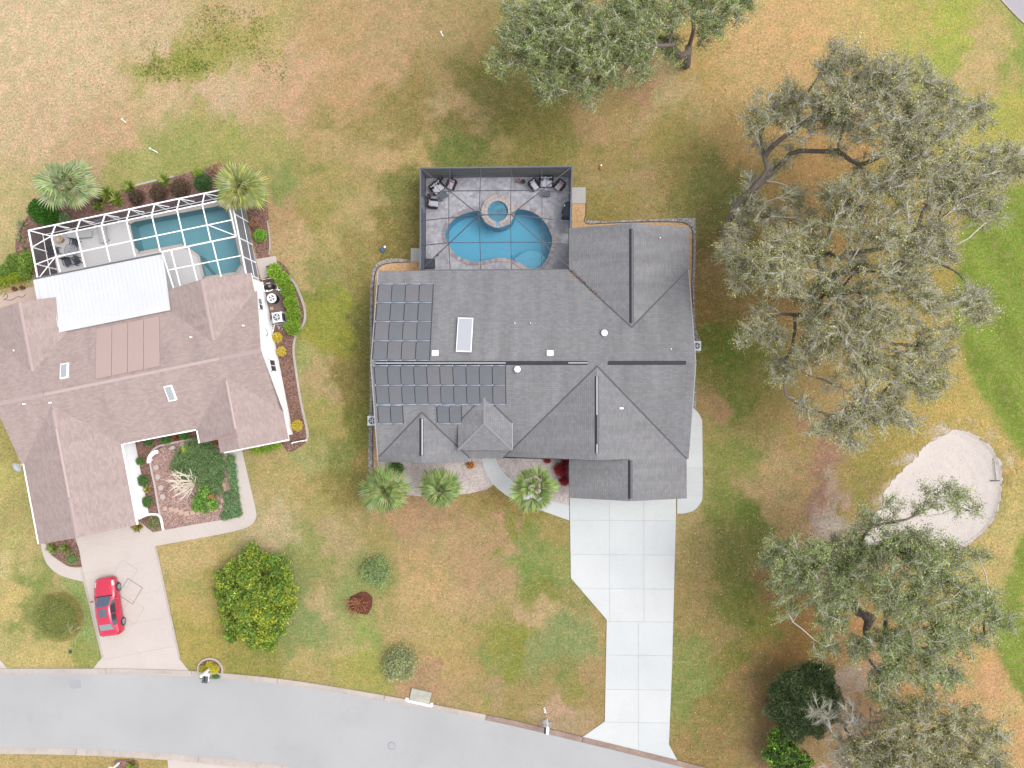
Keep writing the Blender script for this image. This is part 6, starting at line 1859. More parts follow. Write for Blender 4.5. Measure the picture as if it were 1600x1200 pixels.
# mailbox shrubs
for u, v, r, lab in ((319, 1043.5, .30, 'left round golden shrub beside the left mailbox'), (328.5, 1037, .27, 'middle round golden shrub behind the left mailbox'), (337, 1044, .36, 'right and largest golden shrub beside the left mailbox')):
    dome('clipped_shrub', (u, v), r, r * 1.4, [C(186, 176, 54), C(170, 164, 48), C(200, 186, 72)], lab, leaf=(.05, .03), dens=900, group='clipped shrubs at the left mailbox')
shrub('ground_cover', P(338, 1056), [(0, 0, .06, .45, .22, .18), (-1.0, -.1, .05, .3, .2, .15)], [C(92, 128, 84), C(110, 146, 96)], 'green ground cover at the foot of the left mailbox', 'ground cover', leaf=(.1, .03), dens=260, stems=0)
spiky('spiky_plant', (206, 1194), .5, 60, YG, 'yellow green plant in the planter at the bottom edge')
# red shrubs by the garage wall
for u, v, r, lab in ((855, 718, .30, 'small red shrub against the front wall'), (876, 733, .55, 'upper red shrub beside the garage corner'), (881, 750, .42, 'lower red shrub beside the garage corner'), (884, 718, .35, 'red shrub in the angle of garage and front wall')):
    dome('red_shrub', (u, v), r, r * 1.6, [C(170, 44, 54), C(140, 36, 48), C(196, 70, 70), C(120, 50, 52)], lab, leaf=(.15, .05), dens=170, group='red shrubs in the front gravel bed')
p = P(735, 727, .3); p.z = 0
dome('dry_tuft', (0, 0), .30, .5, [C(220, 160, 80), C(196, 130, 70), C(150, 110, 60)], 'orange dry plant in the pale gravel by the front walk', cat='plant', leaf=(.14, .04), dens=260).location = p
dome('leafy_shrub', (620, 733), .6, 1.2, [C(76, 110, 52), C(96, 130, 60), C(60, 92, 46)], 'dark leafy shrub behind the leftmost front palm', leaf=(.2, .08), dens=150)


# ------------------------------------------------------------------ palms
def frond_mesh(name, pet, rad, nseg, spread, droop, pal, fold=.05):
    """fan leaf: petiole along +x, then a fan of narrow folded segments"""
    V, F, K = [], [], []
    def quad(a, b, c, d, col):
        o = len(V); V.extend([a, b, c, d]); F.append([o, o + 1, o + 2, o + 3]); K.extend([col] * 4)
    pc = C(182, 190, 130)[:3]
    pts = [Vector((pet * t, 0, .10 * pet * math.sin(math.pi * t * .8) )) for t in (0, .35, .7, 1)]
    for a, b in zip(pts[:-1], pts[1:]):
        for s_ in (-.018, .018): quad(a + Vector((0, s_, 0)), b + Vector((0, s_, 0)), b + Vector((0, 0, .02)), a + Vector((0, 0, .02)), pc)
    hub = pts[-1]
    for k in range(nseg):
        a = (k / (nseg - 1) - .5) * spread
        l = rad * (1 - .28 * (abs(a) / (spread / 2)) ** 2) * rnd.uniform(.9, 1.06)
        d = Vector((math.cos(a), math.sin(a), 0)); s_ = Vector((-math.sin(a), math.cos(a), 0))
        w1 = rad * spread / nseg * .32
        col = rnd.choice(pal)[:3]; col = tuple(x * rnd.uniform(1.15, 1.65) for x in col)
        m1 = hub + d * l * .55 + Vector((0, 0, -.02)); m2 = hub + d * l * .82 + Vector((0, 0, -droop * l * .25)); tip = hub + d * l + Vector((0, 0, -droop * l * .62))
        up = Vector((0, 0, fold * rad))
        quad(hub, m1 + s_ * w1 , m1 + up * .6, hub, col); quad(hub, m1 + up * .6, m1 - s_ * w1, hub, col)
        quad(m1 + s_ * w1, m2 + s_ * w1 * .55, m2 + up * .3, m1 + up * .6, col); quad(m1 + up * .6, m2 + up * .3, m2 - s_ * w1 * .55, m1 - s_ * w1, col)
        quad(m2 + s_ * w1 * .55, tip, tip, m2 + up * .3, col); quad(m2 + up * .3, tip, tip, m2 - s_ * w1 * .55, col)
    F2 = []
    for f in F:
        seen = []
        for i in f:
            if not any((V[i] - V[j]).length < 1e-6 for j in seen): seen.append(i)
        if len(seen) > 2: F2.append(seen)
    me = bpy.data.meshes.new(name); me.from_pydata([tuple(v) for v in V], [], F2)
    at = me.color_attributes.new('Col', 'FLOAT_COLOR', 'POINT')
    at.data.foreach_set('color', np.array([tuple(k) + (1,) for k in K], np.float32).ravel())
    me.materials.append(M_LEAF); me.update()
    return me


def palm(px, h, n, pet, rad, pal, label, spread=4.0, droop=.5, nseg=24, tilt0=-.15, group=None, dead=4):
    top = P(px[0], px[1], h); base = Vector((top.x, top.y, 0))
    root = empty('fan_palm', base, 0, label, 'palm', group)
    mb = MB(); mb.tube([(rnd.uniform(-.05, .05), rnd.uniform(-.05, .05), h * t) for t in (0, .25, .5, .75, 1)], [.24, .18, .17, .17, .15], 10); mb.build('trunk', M_BARK, root)
    mb = MB(); mb.lathe((0, 0, h - .25), [(.15, 0), (.22, .15), (.2, .35), (.05, .5)], 10); mb.build('crown_shaft', mat('palm_boot', C(186, 156, 110), .9, .25, 8), root)
    ms = [frond_mesh('frond', pet * rnd.uniform(.85, 1.1), rad * rnd.uniform(.9, 1.1), nseg, spread, droop, pal) for _ in range(4)]
    for i in range(n):
        a = i * 2.39996 + rnd.uniform(-.2, .2)
        e = 1.6 * (i / n) ** 1.1 + tilt0 + rnd.uniform(-.1, .1)       # young fronds stand, old ones hang
        link('frond', ms[i % 4], root, (0, 0, h + .12), (rnd.uniform(-.35, .35), -e, a), (rnd.uniform(.72, 1.14),) * 3)
    md = frond_mesh('frond', pet, rad * .8, nseg, spread * .7, 1.0, [C(150, 120, 84), C(128, 100, 70)])
    for i in range(dead): link('frond', md, root, (0, 0, h), (rnd.uniform(-.4, .4), .75 + rnd.uniform(-.2, .3), rnd.random() * 6.28))
    return root


PG = [C(152, 174, 96), C(130, 156, 80), C(176, 192, 116), C(108, 136, 70), C(164, 178, 120)]
PGB = [C(150, 168, 110), C(170, 184, 128), C(126, 148, 92), C(188, 196, 146)]
palm((604, 764), 3.6, 32, .88, 1.10, PG, 'leftmost and fullest of the three front palms', group='fan palms in front of the grey house', droop=.7)
palm((688, 765), 3.4, 26, .78, .95, PG, 'middle fan palm at the edge of the pale gravel bed', group='fan palms in front of the grey house', droop=.6)
palm((837, 762), 3.8, 23, 1.05, .98, PG, 'thin open fan palm beside the curved white front walk', group='fan palms in front of the grey house', droop=.35, spread=2.6, nseg=18)
palm((112, 292), 3.6, 30, 1.08, 1.15, PGB, 'pale fan palm above the left corner of the white framed cage', group='fan palms behind the white framed cage', droop=.55)
palm((381, 296), 3.2, 32, .95, 1.08, [C(160, 176, 108), C(182, 190, 128), C(140, 160, 84), C(196, 200, 110)], 'yellow tipped fan palm at the right corner of the white framed cage', group='fan palms behind the white framed cage', droop=.6)
palm((1206, 1107), .9, 12, .4, .55, [C(150, 160, 120), C(124, 138, 100), C(170, 176, 140)], 'small grey palmetto at the edge of the dark evergreen', droop=.3, nseg=16)

# fallen leaves on the rough under the oaks
def litter(name, boxes, pal, size, m=M_LEAF, thin=0.0):
    C_ = []
    for u0, v0, u1, v1, n in boxes:
        us, vs = rng.uniform(u0, u1, n), rng.uniform(v0, v1, n)
        keep = (vnoise(us, vs, .02, 41) + .6 * vnoise(us, vs, .06, 42)) > -.22 + rng.normal(0, .15, n) + thin * (((us - (u0 + u1) / 2) / (u1 - u0) * 2) ** 2 + ((vs - (v0 + v1) / 2) / (v1 - v0) * 2 - .5 * np.sin(us * .03)) ** 2)
        C_ += [tuple(P(a, b, .02)) for a, b in zip(us[keep], vs[keep])]
    c = np.array(C_); c[:, 2] += bunker_z(c[:, 0], c[:, 1])
    n = len(c)
    ax = rng.normal(size=(n, 3)) * [1, 1, .15]
    s_ = rng.uniform(.6, 1.4, n)
    o = link(name, quads(name, leaf_quads(c, ax, size * s_, size * .5 * s_), pick_colors(n, pal, .15), m))
    tag(o, kind='stuff')
    return o
o = litter('fallen_leaves', [(1110, 60, 1420, 380, 6500), (1180, 300, 1500, 700, 5500), (1180, 680, 1380, 860, 2200), (1080, 820, 1400, 1200, 6500), (1350, 650, 1600, 900, 1000), (1450, 980, 1600, 1200, 1800), (1060, 540, 1200, 900, 500), (880, 130, 1150, 330, 1300)], [C(170, 146, 110), C(156, 122, 86), C(140, 104, 70), C(226, 200, 164)], .085)
o['label'] = 'pale fallen oak leaves scattered over the rough grass'; o['category'] = 'leaves'
o = litter('weed_tufts', [(200, 8, 450, 128, 3600), (225, 85, 345, 118, 900), (120, 130, 170, 150, 60), (560, 790, 940, 1100, 160)], [C(118, 128, 56), C(104, 116, 52), C(140, 152, 62)], .17, thin=.42)
o['label'] = 'green weeds speckling the dry grass at the top left'; o['category'] = 'weeds'
# ------------------------------------------------------------------ red car
M_RED = mat('red_car_paint', C(232, 36, 78), 0.22, 0.02, 3, spec=0.6)
M_RED.node_tree.nodes['Principled BSDF'].inputs['Coat Weight'].default_value = 0.6
M_REDT = mat('red_lamp', C(190, 30, 40), 0.2, 0.02)
M_CARG = mat('car_glass', C(84, 104, 130), 0.08, 0.05, 2, spec=0.8)
M_CARR = mat('car_rear_glass', C(150, 168, 172), 0.08, 0.04, 2, spec=0.8)
M_SUNR = mat('sunroof_glass', C(112, 112, 128), 0.1, 0.04, 2, spec=0.8)
M_RUB = mat('tyre_rubber', C(74, 74, 76), 0.85, 0.1, 8)
M_RIM = mat('alloy_rim', C(206, 208, 212), 0.3, 0.05, 6, metal=0.3)
M_LAMP = mat('headlamp_lens', C(246, 236, 236), 0.15, 0.02, spec=0.7)
STN = [(2.26, .48, .52, .48, .56, .38, .585, .60), (2.18, .62, .68, .62, .60, .48, .64, .66), (2.02, .74, .80, .74, .66, .56, .72, .745), (1.5, .82, .875, .80, .76, .62, .84, .87), (.90, .84, .89, .82, .86, .66, .925, .96), (.15, .84, .89, .82, .90, .55, 1.36, 1.40), (-.5, .84, .89, .82, .92, .56, 1.40, 1.44), (-1.15, .84, .89, .82, .94, .54, 1.34, 1.37), (-1.75, .83, .87, .79, .95, .62, 1.03, 1.05), (-2.10, .78, .83, .74, .93, .60, .98, 1.00), (-2.22, .66, .72, .66, .84, .54, .90, .91), (-2.26, .58, .64, .58, .70, .48, .74, .75)]
def csec(y):
    ys = [s[0] for s in STN]
    for i in range(len(STN) - 1):
        if ys[i] >= y >= ys[i + 1]:
            t = (ys[i] - y) / (ys[i] - ys[i + 1])
            return [a + (b - a) * t for a, b in zip(STN[i][1:], STN[i + 1][1:])]
    return list(STN[-1][1:]) if y < ys[-1] else list(STN[0][1:])
def csurf(y, t, side=1, off=0.0):
    wl, wm, wb, zb, wt, zt, zc = csec(y)
    pts = [(wl, .22), (wm, .50), (wb, zb), (wt, zt), (0, zc)]
    i = min(int(t), 3); f = t - i
    x = pts[i][0] + (pts[i + 1][0] - pts[i][0]) * f; z = pts[i][1] + (pts[i + 1][1] - pts[i][1]) * f
    nx, nz = pts[i + 1][1] - pts[i][1], pts[i][0] - pts[i + 1][0]
    l = math.hypot(nx, nz) or 1
    return Vector((side * (x + nx / l * off), y, z + nz / l * off))
car = empty('red_car', P(176, 944) , R(8.5), 'shiny red sedan with sunroof parked on the pale driveway', 'car')
def strip(y0, y1, t0, t1, m, name, sides=(1, -1), off=.006, ny=8, nt=4, parent=car, join=False):
    out = None
    mb = MB()
    for s_ in sides:
        if not join: mb = MB()
        vs = [csurf(y0 + (y1 - y0) * i / ny, t0 + (t1 - t0) * j / nt, s_, off) for i in range(ny + 1) for j in range(nt + 1)]
        fs = [[i * (nt + 1) + j, i * (nt + 1) + j + 1, (i + 1) * (nt + 1) + j + 1, (i + 1) * (nt + 1) + j] for i in range(ny) for j in range(nt)]
        if s_ < 0: fs = [f[::-1] for f in fs]
        mb.add(vs, fs, 0, True)
        if not join: out = mb.build(name, m, parent)
    if join: out = mb.build(name, m, parent)
    return out
yy = [2.26, 2.22, 2.18, 2.1, 2.02, 1.8, 1.5, 1.2, .9, .6, .3, .15, -.1, -.5, -.9, -1.15, -1.4, -1.75, -1.95, -2.10, -2.18, -2.22, -2.26]
tt = [0, .5, 1, 1.5, 2, 2.25, 2.5, 2.75, 3, 3.35, 3.7, 4]
body = MB(); nT = len(tt)
for s_ in (1, -1):
    vs = [csurf(y, t, s_) for y in yy for t in tt]
    fs = [[i * nT + j, i * nT + j + 1, (i + 1) * nT + j + 1, (i + 1) * nT + j] for i in range(len(yy) - 1) for j in range(nT - 1)]
    if s_ < 0: fs = [f[::-1] for f in fs]
    body.add(vs, fs, 0, True)
for y, rev in ((2.26, False), (-2.26, True)):
    ring = [csurf(y, t, 1) for t in tt] + [csurf(y, t, -1) for t in tt[::-1]]
    body.add(ring, [list(range(len(ring)))[::-1] if rev else list(range(len(ring)))])
body.box((0, 0, .24), (1.5, 4.2, .12))
bo = body.build('body', M_RED, car)
bm = bmesh.new(); bm.from_mesh(bo.data); bmesh.ops.remove_doubles(bm, verts=bm.verts, dist=.0005); bmesh.ops.recalc_face_normals(bm, faces=bm.faces); bm.to_mesh(bo.data); bm.free()
ws = strip(.84, .20, 3.12, 4, M_CARG, 'windscreen', join=True)
strip(-1.20, -1.70, 3.14, 4, M_CARR, 'rear_window', join=True)
strip(.06, -.62, 3.42, 4, M_SUNR, 'sunroof', join=True)
strip(.55, -.42, 2.12, 2.86, M_GLASS, 'side_window'); strip(-.50, -1.38, 2.12, 2.84, M_GLASS, 'side_window')
strip(2.0, 1.62, 1.75, 2.8, M_LAMP, 'headlight', ny=4, nt=3); strip(-2.0, -2.18, 1.5, 2.6, M_REDT, 'taillight', ny=3, nt=3)
strip(2.255, 2.10, 1.3, 1.9, M_DARK, 'grille', join=True, ny=3, nt=2)
strip(.95, .86, 3.0, 4, M_DARK, 'cowl', join=True, ny=2, off=.004)
for s_ in (1, -1):
    MB().box((s_ * 1.0, .62, .98), (.20, .13, .12), bev=.03).build('mirror', M_RED, car)
    for y in (1.38, -1.38):
        wh = empty('wheel'); wh.parent = car; wh.location = (s_ * .80, y, .325); wh.rotation_euler = (0, s_ * math.pi / 2, 0)
        mb = MB(); mb.lathe((0, 0, -.10), [(.20, 0), (.31, 0), (.325, .03), (.325, .18), (.30, .215), (.22, .22)], 24); mb.build('tyre', M_RUB, wh)
        mb = MB(); mb.lathe((0, 0, .085), [(.225, .02), (.20, .0), (.06, .02), (.001, .03)], 24); mb.build('rim', M_RIM, wh)
        mb = MB()
        for k in range(5): mb.bar((0, 0, .118), (math.cos(k * 1.2566) * .19, math.sin(k * 1.2566) * .19, .112), .05, .02)
        mb.build('spokes', M_RIM, wh)
    strip(.48, .475, 1.0, 2.0, M_DARK, 'door_seam', sides=(s_,), ny=1); strip(-.455, -.46, 1.0, 2.1, M_DARK, 'door_seam', sides=(s_,), ny=1)
    MB().box((s_ * .885, -.28, .80), (.03, .2, .035), bev=.01).build('door_handle', M_RED, car)

# ------------------------------------------------------------------ patio furniture
def seat(name, px, rz, w_, label, cush=M_CUSH, group='wicker seats in the screened pool area', pillows=0):
    """wicker armchair or settee with loose cushions; faces local -y"""
    r_ = empty(name, P(px[0], px[1], .3) - Vector((0, 0, .3 - DKZ)), rz, label, 'settee' if w_ > .9 else 'chair', group)
    MB().box((0, 0, .16), (w_, .70, .24), bev=.03).build('base', M_WICKER, r_)
    MB().box((0, .36, .42), (w_ + .06, .10, .72), bev=.03).build('backrest', M_WICKER, r_)
    for s_ in (-1, 1):
        MB().box((s_ * (w_ / 2), .02, .36), (.09, .72, .44), bev=.03).build('arm', M_WICKER, r_)
        for t in (-.3, .3): MB().box((s_ * (w_ / 2 - .06), t, .03), (.06, .06, .08)).build('leg', M_WICKER, r_)
    k = 2 if w_ > .9 else 1
    for i in range(k):
        x = (i - (k - 1) / 2) * (w_ - .14) / k
        MB().box((x, -.05, .35), ((w_ - .16) / k, .64, .14), bev=.05).build('seat_cushion', cush, r_)
        MB().box((x, .27, .56), ((w_ - .2) / k, .14, .42), bev=.05).build('back_cushion', cush, r_)
    for i in range(pillows): MB().box(((-1) ** i * (w_ / 2 - .2), .16, .55), (.26, .16, .26), rz=.3 * (-1) ** i, bev=.05).build('pillow', M_WICKER, r_)
    return r_
seat('settee', (683.5, 294), R(38), 1.0, 'wicker settee with white cushions in the left corner of the dark cage', pillows=2)
seat('armchair', (705.5, 289), R(-25), .60, 'wicker chair with pinkish cushion right of the corner settee', M_CUSHP)
seat('armchair', (677, 319), R(85), .62, 'wicker chair with white cushion against the left cage wall')
seat('settee', (853.5, 285), R(0), 1.05, 'wicker settee with white cushions along the back cage wall', pillows=2)
seat('armchair', (834.5, 290), R(35), .60, 'wicker chair with white cushion left of the back wall settee')
seat('armchair', (874, 291), R(-40), .60, 'wicker chair with pinkish cushion right of the back wall settee', M_CUSHP)
def table(name, px, rz, sx, sy, h, label, m=M_SLATE, group=None):
    r_ = empty(name, P(px[0], px[1], h) - Vector((0, 0, h - DKZ)), rz, label, 'table', group)
    MB().box((0, 0, h - .02), (sx, sy, .04), bev=.01).build('table_top', m, r_)
    for a in (-1, 1):
        for b in (-1, 1): MB().box((a * (sx / 2 - .06), b * (sy / 2 - .06), h / 2 - .02), (.05, .05, h - .04)).build('leg', M_WICKER, r_)
    MB().box((0, 0, h * .4), (sx - .12, sy - .12, .03)).build('lower_shelf', M_WICKER, r_)
    return r_
table('coffee_table', (692.5, 306), R(38), .72, .46, .4, 'slate topped coffee table before the corner settee', group='slate coffee tables')
table('coffee_table', (853.5, 303), 0, .62, .38, .4, 'slate topped coffee table before the back wall settee', group='slate coffee tables')
def pot(name, px, r, h, m, label, plant=None, group='pots on the pool deck', z=DKZ):
    r_ = empty(name, P(px[0], px[1]) + Vector((0, 0, z)), 0, label, 'pot', group)
    mb = MB(); mb.lathe((0, 0, 0), [(r * .65, 0), (r * .95, h * .8), (r * 1.05, h * .82), (r * 1.05, h), (r * .88, h), (r * .86, h * .85), (.001, h * .84)], 18); mb.build('pot', m, r_)
    if plant:
        n = 60
        d = rng.normal(size=(n, 3)); d[:, 2] = np.abs(d[:, 2]) + .2; d /= np.linalg.norm(d, axis=1, keepdims=True)
        link('plant', quads('plant', leaf_quads(d * r * .9 + np.array([0, 0, h]), d, r * .9, r * .3), pick_colors(n, plant), M_LEAF), r_)
    return r_
M_POTD = mat('dark_glazed_pot', C(70, 66, 74), .4, .1, 6)
pot('planter', (690, 280.5), .19, .4, M_POTD, 'dark round pot behind the corner settee')
pot('planter', (671, 309), .17, .35, M_POTD, 'dark round pot beside the left cage wall')
pot('planter', (817.5, 286), .16, .35, mat('grey_green_pot', C(92, 96, 92), .5, .1), 'grey green pot beside the terracotta one', [C(80, 100, 70), C(66, 84, 60)])
pot('planter', (810, 284), .15, .45, mat('dull_terracotta', C(176, 132, 128), .8, .1), 'dull terracotta pot by the back cage wall')
# covered barbecue, storage box
r = empty('barbecue', P(884.5, 330, .5) - Vector((0, 0, .5 - DKZ)), 0, 'barbecue under a charcoal cover at the right cage wall', 'barbecue')
cv = smooth([(-.30, -.55), (.0, -.68), (.34, -.66), (.36, 0), (.34, .66), (-.02, .66), (-.18, .48), (-.22, .20), (-.36, .0), (-.26, -.22), (-.34, -.36)], k=3)
mb = MB(); n = len(cv)
lv = [(1.0, 0.02), (.96, .5), (.93, .82), (.80, 1.0), (.55, 1.08)]
mb.add([(x * s_, y * s_, z) for s_, z in lv for x, y in cv], [[a * n + i, a * n + (i + 1) % n, (a + 1) * n + (i + 1) % n, (a + 1) * n + i] for a in range(4) for i in range(n)] + [[4 * n + i for i in range(n)]], 0, True)
mb.build('cover', M_CHAR, r); MB().box((-.14, .28, 1.07), (.09, .13, .05), bev=.02).build('handle', M_ACW, r)
r = empty('storage_box', P(672, 412, .4) - Vector((0, 0, .4 - DKZ)), 0, 'dark deck box in the lower left corner of the cage', 'box')
MB().box((0, 0, .25), (.72, .66, .5), bev=.02).build('body', M_SLATE, r); MB().box((0, 0, .53), (.78, .72, .06), bev=.02).build('lid', M_CHAR, r)
r = empty('pool_skimmer_lid', P(683.5, 399) + Vector((0, 0, DKZ + .004)), 0, 'small dark lid on the deck near the storage box', 'lid')
MB().cyl((0, 0, 0), .10, .02, 14).build('disc', M_DARK, r)

# inside the white framed cage
def patio_chair(px, rz, label, m=M_CHAR):
    r_ = empty('patio_chair', P(px[0], px[1], .4) - Vector((0, 0, .4 - DKZ)), rz, label, 'chair', 'dark chairs in the white framed cage')
    MB().box((0, 0, .42), (.52, .52, .06), bev=.02).build('seat', m, r_); MB().box((0, .27, .72), (.52, .05, .56), bev=.02).build('backrest', m, r_)
    for a in (-1, 1):
        MB().bar((a * .26, -.24, .62), (a * .26, .28, .64), .05, .04).build('arm', M_DARK, r_)
        for b in (-1, 1): MB().box((a * .24, b * .23, .2), (.035, .035, .4)).build('leg', M_DARK, r_)
patio_chair((107, 410), R(20), 'dark patio chair closest to the white lanai roof, left one'); patio_chair((121, 408), R(-60), 'dark patio chair closest to the white lanai roof, right one')
patio_chair((88, 392), R(100), 'dark patio chair left of the glass table'); patio_chair((118, 380), R(-10), 'dark patio chair above the glass table')
r = empty('glass_table', P(112, 392, .7) - Vector((0, 0, .7 - DKZ)), 0, 'round glass table with thin dark frame in the white framed cage', 'table')
MB().cyl((0, 0, .70), .55, .02, 24).build('table_top', screen_mat('table_glass', C(190, 196, 200), .35), r)
mb = MB(); mb.lathe((0, 0, .69), [(.55, 0), (.575, .02), (.55, .04)], 24); mb.build('rim', M_DARK, r)
for k in range(4): MB().bar((math.cos(k * 1.57) * .45, math.sin(k * 1.57) * .45, 0), (math.cos(k * 1.57 + .5) * .2, math.sin(k * 1.57 + .5) * .2, .69), .03, .03).build('leg', M_DARK, r)
pot('planter', (99, 376), .26, .5, mat('peach_pot', C(236, 204, 170), .7, .06), 'peach coloured round pot in the white framed cage', group=None)
pot('planter', (75, 381), .2, .4, M_TERRA, 'terracotta pot with plant by the west cage wall', [C(170, 90, 70), C(110, 120, 70)], group=None)
M_LOUNGE = mat('pale_grey_sling', C(214, 212, 214), .8, .04, 6)
def lounger(px, rz, label):
    r_ = empty('sun_lounger', P(px[0], px[1], .35) - Vector((0, 0, .35 - DKZ)), rz, label, 'sun lounger', 'white loungers beside the teal pool')
    MB().box((0, -.25, .33), (.62, 1.25, .06), bev=.02).build('seat', M_LOUNGE, r_)
    MB().box((0, .62, .50), (.62, .62, .06), rot=Matrix.Rotation(R(35), 3, 'X'), bev=.02).build('backrest', M_LOUNGE, r_)
    for a in (-1, 1):
        for y in (-.7, .3): MB().box((a * .27, y, .16), (.05, .05, .32)).build('leg', M_LOUNGE, r_)
lounger((127, 366), R(95), 'left white lounger along the back of the white framed cage'); lounger((160, 362), R(12), 'right white lounger near the end of the teal pool')

# ------------------------------------------------------------------ pool equipment beside the white wall
p = P(424.5, 466, .75); p.z = .03
r = empty('round_condenser', p, 0, 'black round condenser with a white rim beside the white wall', 'air conditioner')
MB().cyl((0, 0, 0), .36, .72, 28).build('drum', M_DARK, r)
mb = MB(); mb.lathe((0, 0, .72), [(.24, .0), (.25, .06), (.36, .06), (.375, .0), (.36, -.05)], 28); mb.build('rim', M_WHITE, r)
MB().cyl((0, 0, .70), .235, .03, 24).build('fan_well', mat('blue_grey_well', C(110, 124, 132), .5, .1), r)
mb = MB()
for k in range(4): mb.bar((0, 0, .745), (math.cos(k * 1.57 + .4) * .22, math.sin(k * 1.57 + .4) * .22, .745), .10, .012)
mb.build('fan', M_ACW, r)
p = P(434, 496, .7); p.z = 0
ac_unit('air_conditioner', p, R(8), (.76, .78, .78), 'large square air conditioner beside the white wall of the pink roofed house')
p = P(424, 447, .3); p.z = .03
r = empty('pool_pump', p, R(10), 'pool pump and filter with white pipes above the round condenser', 'pool pump')
MB().cyl((.0, -.05, 0), .20, .62, 18).build('filter_tank', M_DARK, r); MB().cyl((.0, -.05, .62), .12, .07, 14).build('tank_lid', mat('grey_lid', C(150, 144, 140), .5, .1), r)
mb = MB(); mb.tube([(-.55, .0, .2), (-.25, .0, .2)], .14, 12); mb.build('motor', M_DARK, r)
for pts in ([(-.62, .62, .25), (.35, .62, .25), (.42, .55, .25), (.46, -.30, .25), (.3, -.36, .25)], [(-.62, .45, .35), (-.62, -.35, .35), (-.2, -.38, .35), (.1, -.3, .35)], [(.3, .1, .3), (.72, .0, .3), (.72, -.35, .3)], [(-.3, .25, .4), (0, .2, .5), (.0, -.05, .66)]):
    mb = MB(); mb.tube(pts, .04, 8); mb.build('pipe', M_WHITE, r)
for x, y in ((.62, -.2), (.55, -.42), (-.42, -.3)): MB().box((x, y, .18), (.16, .14, .3), bev=.02).build('valve', M_ACW, r)
MB().box((-.25, .52, .3), (.24, .14, .3), bev=.02).build('timer_box', M_RUST, r)
r = empty('ladder', P(424.5, 510, .2) - Vector((0, 0, .16)), R(-12), 'white ladder lying along the wall beside the air conditioner', 'ladder')
for s_ in (-1, 1): MB().box((s_ * .14, 0, 0), (.05, 1.3, .06)).build('rail', M_ACW, r)
for k in range(8): MB().box((0, -.56 + k * .16, 0), (.26, .04, .04)).build('rung', M_ACW, r)
r = empty('stone_heap', P(438, 512), 0, 'few pale stones beside the square air conditioner', 'stones')
for k in range(8):
    mb = MB(); mb.ball((rnd.uniform(-.3, .3), rnd.uniform(-.25, .25), .05), rnd.uniform(.05, .1), 7, 5, zs=.7); mb.build('stone', M_STEP, r)
r = empty('paving_stone', P(425, 482) + Vector((0, 0, .03)), R(8), 'pink paving stone between the two condensers', 'paving stone')
MB().box((0, 0, .03), (.28, .26, .06), bev=.01).build('slab', M_STONE, r)
r = empty('gate', P(472, 689), R(11), 'short white fence panel at the front corner of the white wall', 'fence')
for x in (-.42, .42): MB().box((x, 0, .55), (.09, .09, 1.1)).build('post', M_WHITE, r)
for k in range(6): MB().box((-.30 + k * .12, 0, .55), (.10, .03, .95)).build('picket', M_WHITE, r)
for z in (.25, .9): MB().box((0, 0.03, z), (.8, .04, .07)).build('rail', M_WHITE, r)

# ------------------------------------------------------------------ courtyard pieces
def z8(u, v): return (u / 7.06 + 200, v / 7.06 + 670)
ES = [(1080, 300, 40, 55), (1062, 352, 38, 50), (1045, 405, 45, 45), (1035, 445, 40, 38), (1026, 492, 40, 42), (1032, 540, 42, 45), (1046, 575, 40, 38), (1060, 622, 42, 48), (1064, 668, 30, 45), (1058, 742, 26, 36), (1045, 792, 34, 48), (1025, 855, 46, 44), (970, 885, 54, 52), (905, 893, 54, 50), (838, 903, 46, 56), (778, 915, 56, 58), (716, 922, 58, 52), (652, 932, 60, 56), (590, 918, 60, 58), (535, 897, 58, 54), (480, 888, 54, 52), (410, 880, 50, 50)]
est = empty('stone_edging', P(340, 770), 0, 'curved row of pinkish edging stones through the courtyard planting', 'edging')
for u, v, a, b in ES:
    q = P(*z8(u, v)) - P(340, 770)
    MB().box((0, 0, .05), (a / 7.06 / 20, b / 7.06 / 20, .14), bev=.03).build('stone', M_STONE, est, (q.x, q.y, 0), (0, 0, rnd.uniform(-.15, .15) + (.25 if v > 860 else .1)))
for (u, v), lab in zip(((312, 425), (330, 530), (365, 650), (385, 750), (605, 180), (697, 165)), ('uppermost stepping stone below the curved white bench', 'second stepping stone below the curved white bench', 'third stepping stone below the curved white bench', 'lowest stepping stone below the curved white bench', 'stepping stone right of the white urn', 'stepping stone farthest right of the white urn')):
    pl = [(x * rnd.uniform(.9, 1.1), y * rnd.uniform(.9, 1.1)) for x, y in circle((0, 0), .21, 14)]
    r = empty('stepping_stone', P(*z8(u, v)), 0, lab, 'stepping stone', 'round stepping stones in the courtyard')
    MB().prism(pl, 0, .06).build('disc', M_STEP, r)
r = empty('garden_bench', P(*z8(305, 295)), 0, 'curved white stone bench in the courtyard', 'bench')
arc = [(.62 * math.cos(a), .62 * math.sin(a)) for a in np.linspace(R(95), R(190), 12)]; arc2 = [(.92 * math.cos(a), .92 * math.sin(a)) for a in np.linspace(R(95), R(190), 12)]
off_ = (.45, -.42)
MB().prism([(x + off_[0], y + off_[1]) for x, y in arc + arc2[::-1]], .36, .44).build('seat', M_WHITE, r)
for a in (R(110), R(175)): MB().box((.77 * math.cos(a) + off_[0], .77 * math.sin(a) + off_[1], .18), (.16, .16, .36)).build('leg', M_WHITE, r)
r = empty('urn', P(*z8(505, 205)), R(20), 'white urn lying on its side in the courtyard', 'urn')
mb = MB(); mb.lathe((0, 0, 0), [(.001, -.24), (.13, -.24), (.19, -.05), (.2, .1), (.14, .22), (.17, .26), (.10, .24), (.10, .1), (.001, .05)], 16); mb.build('body', M_STEP, r, (0, 0, .19), (0, R(-100), 0))
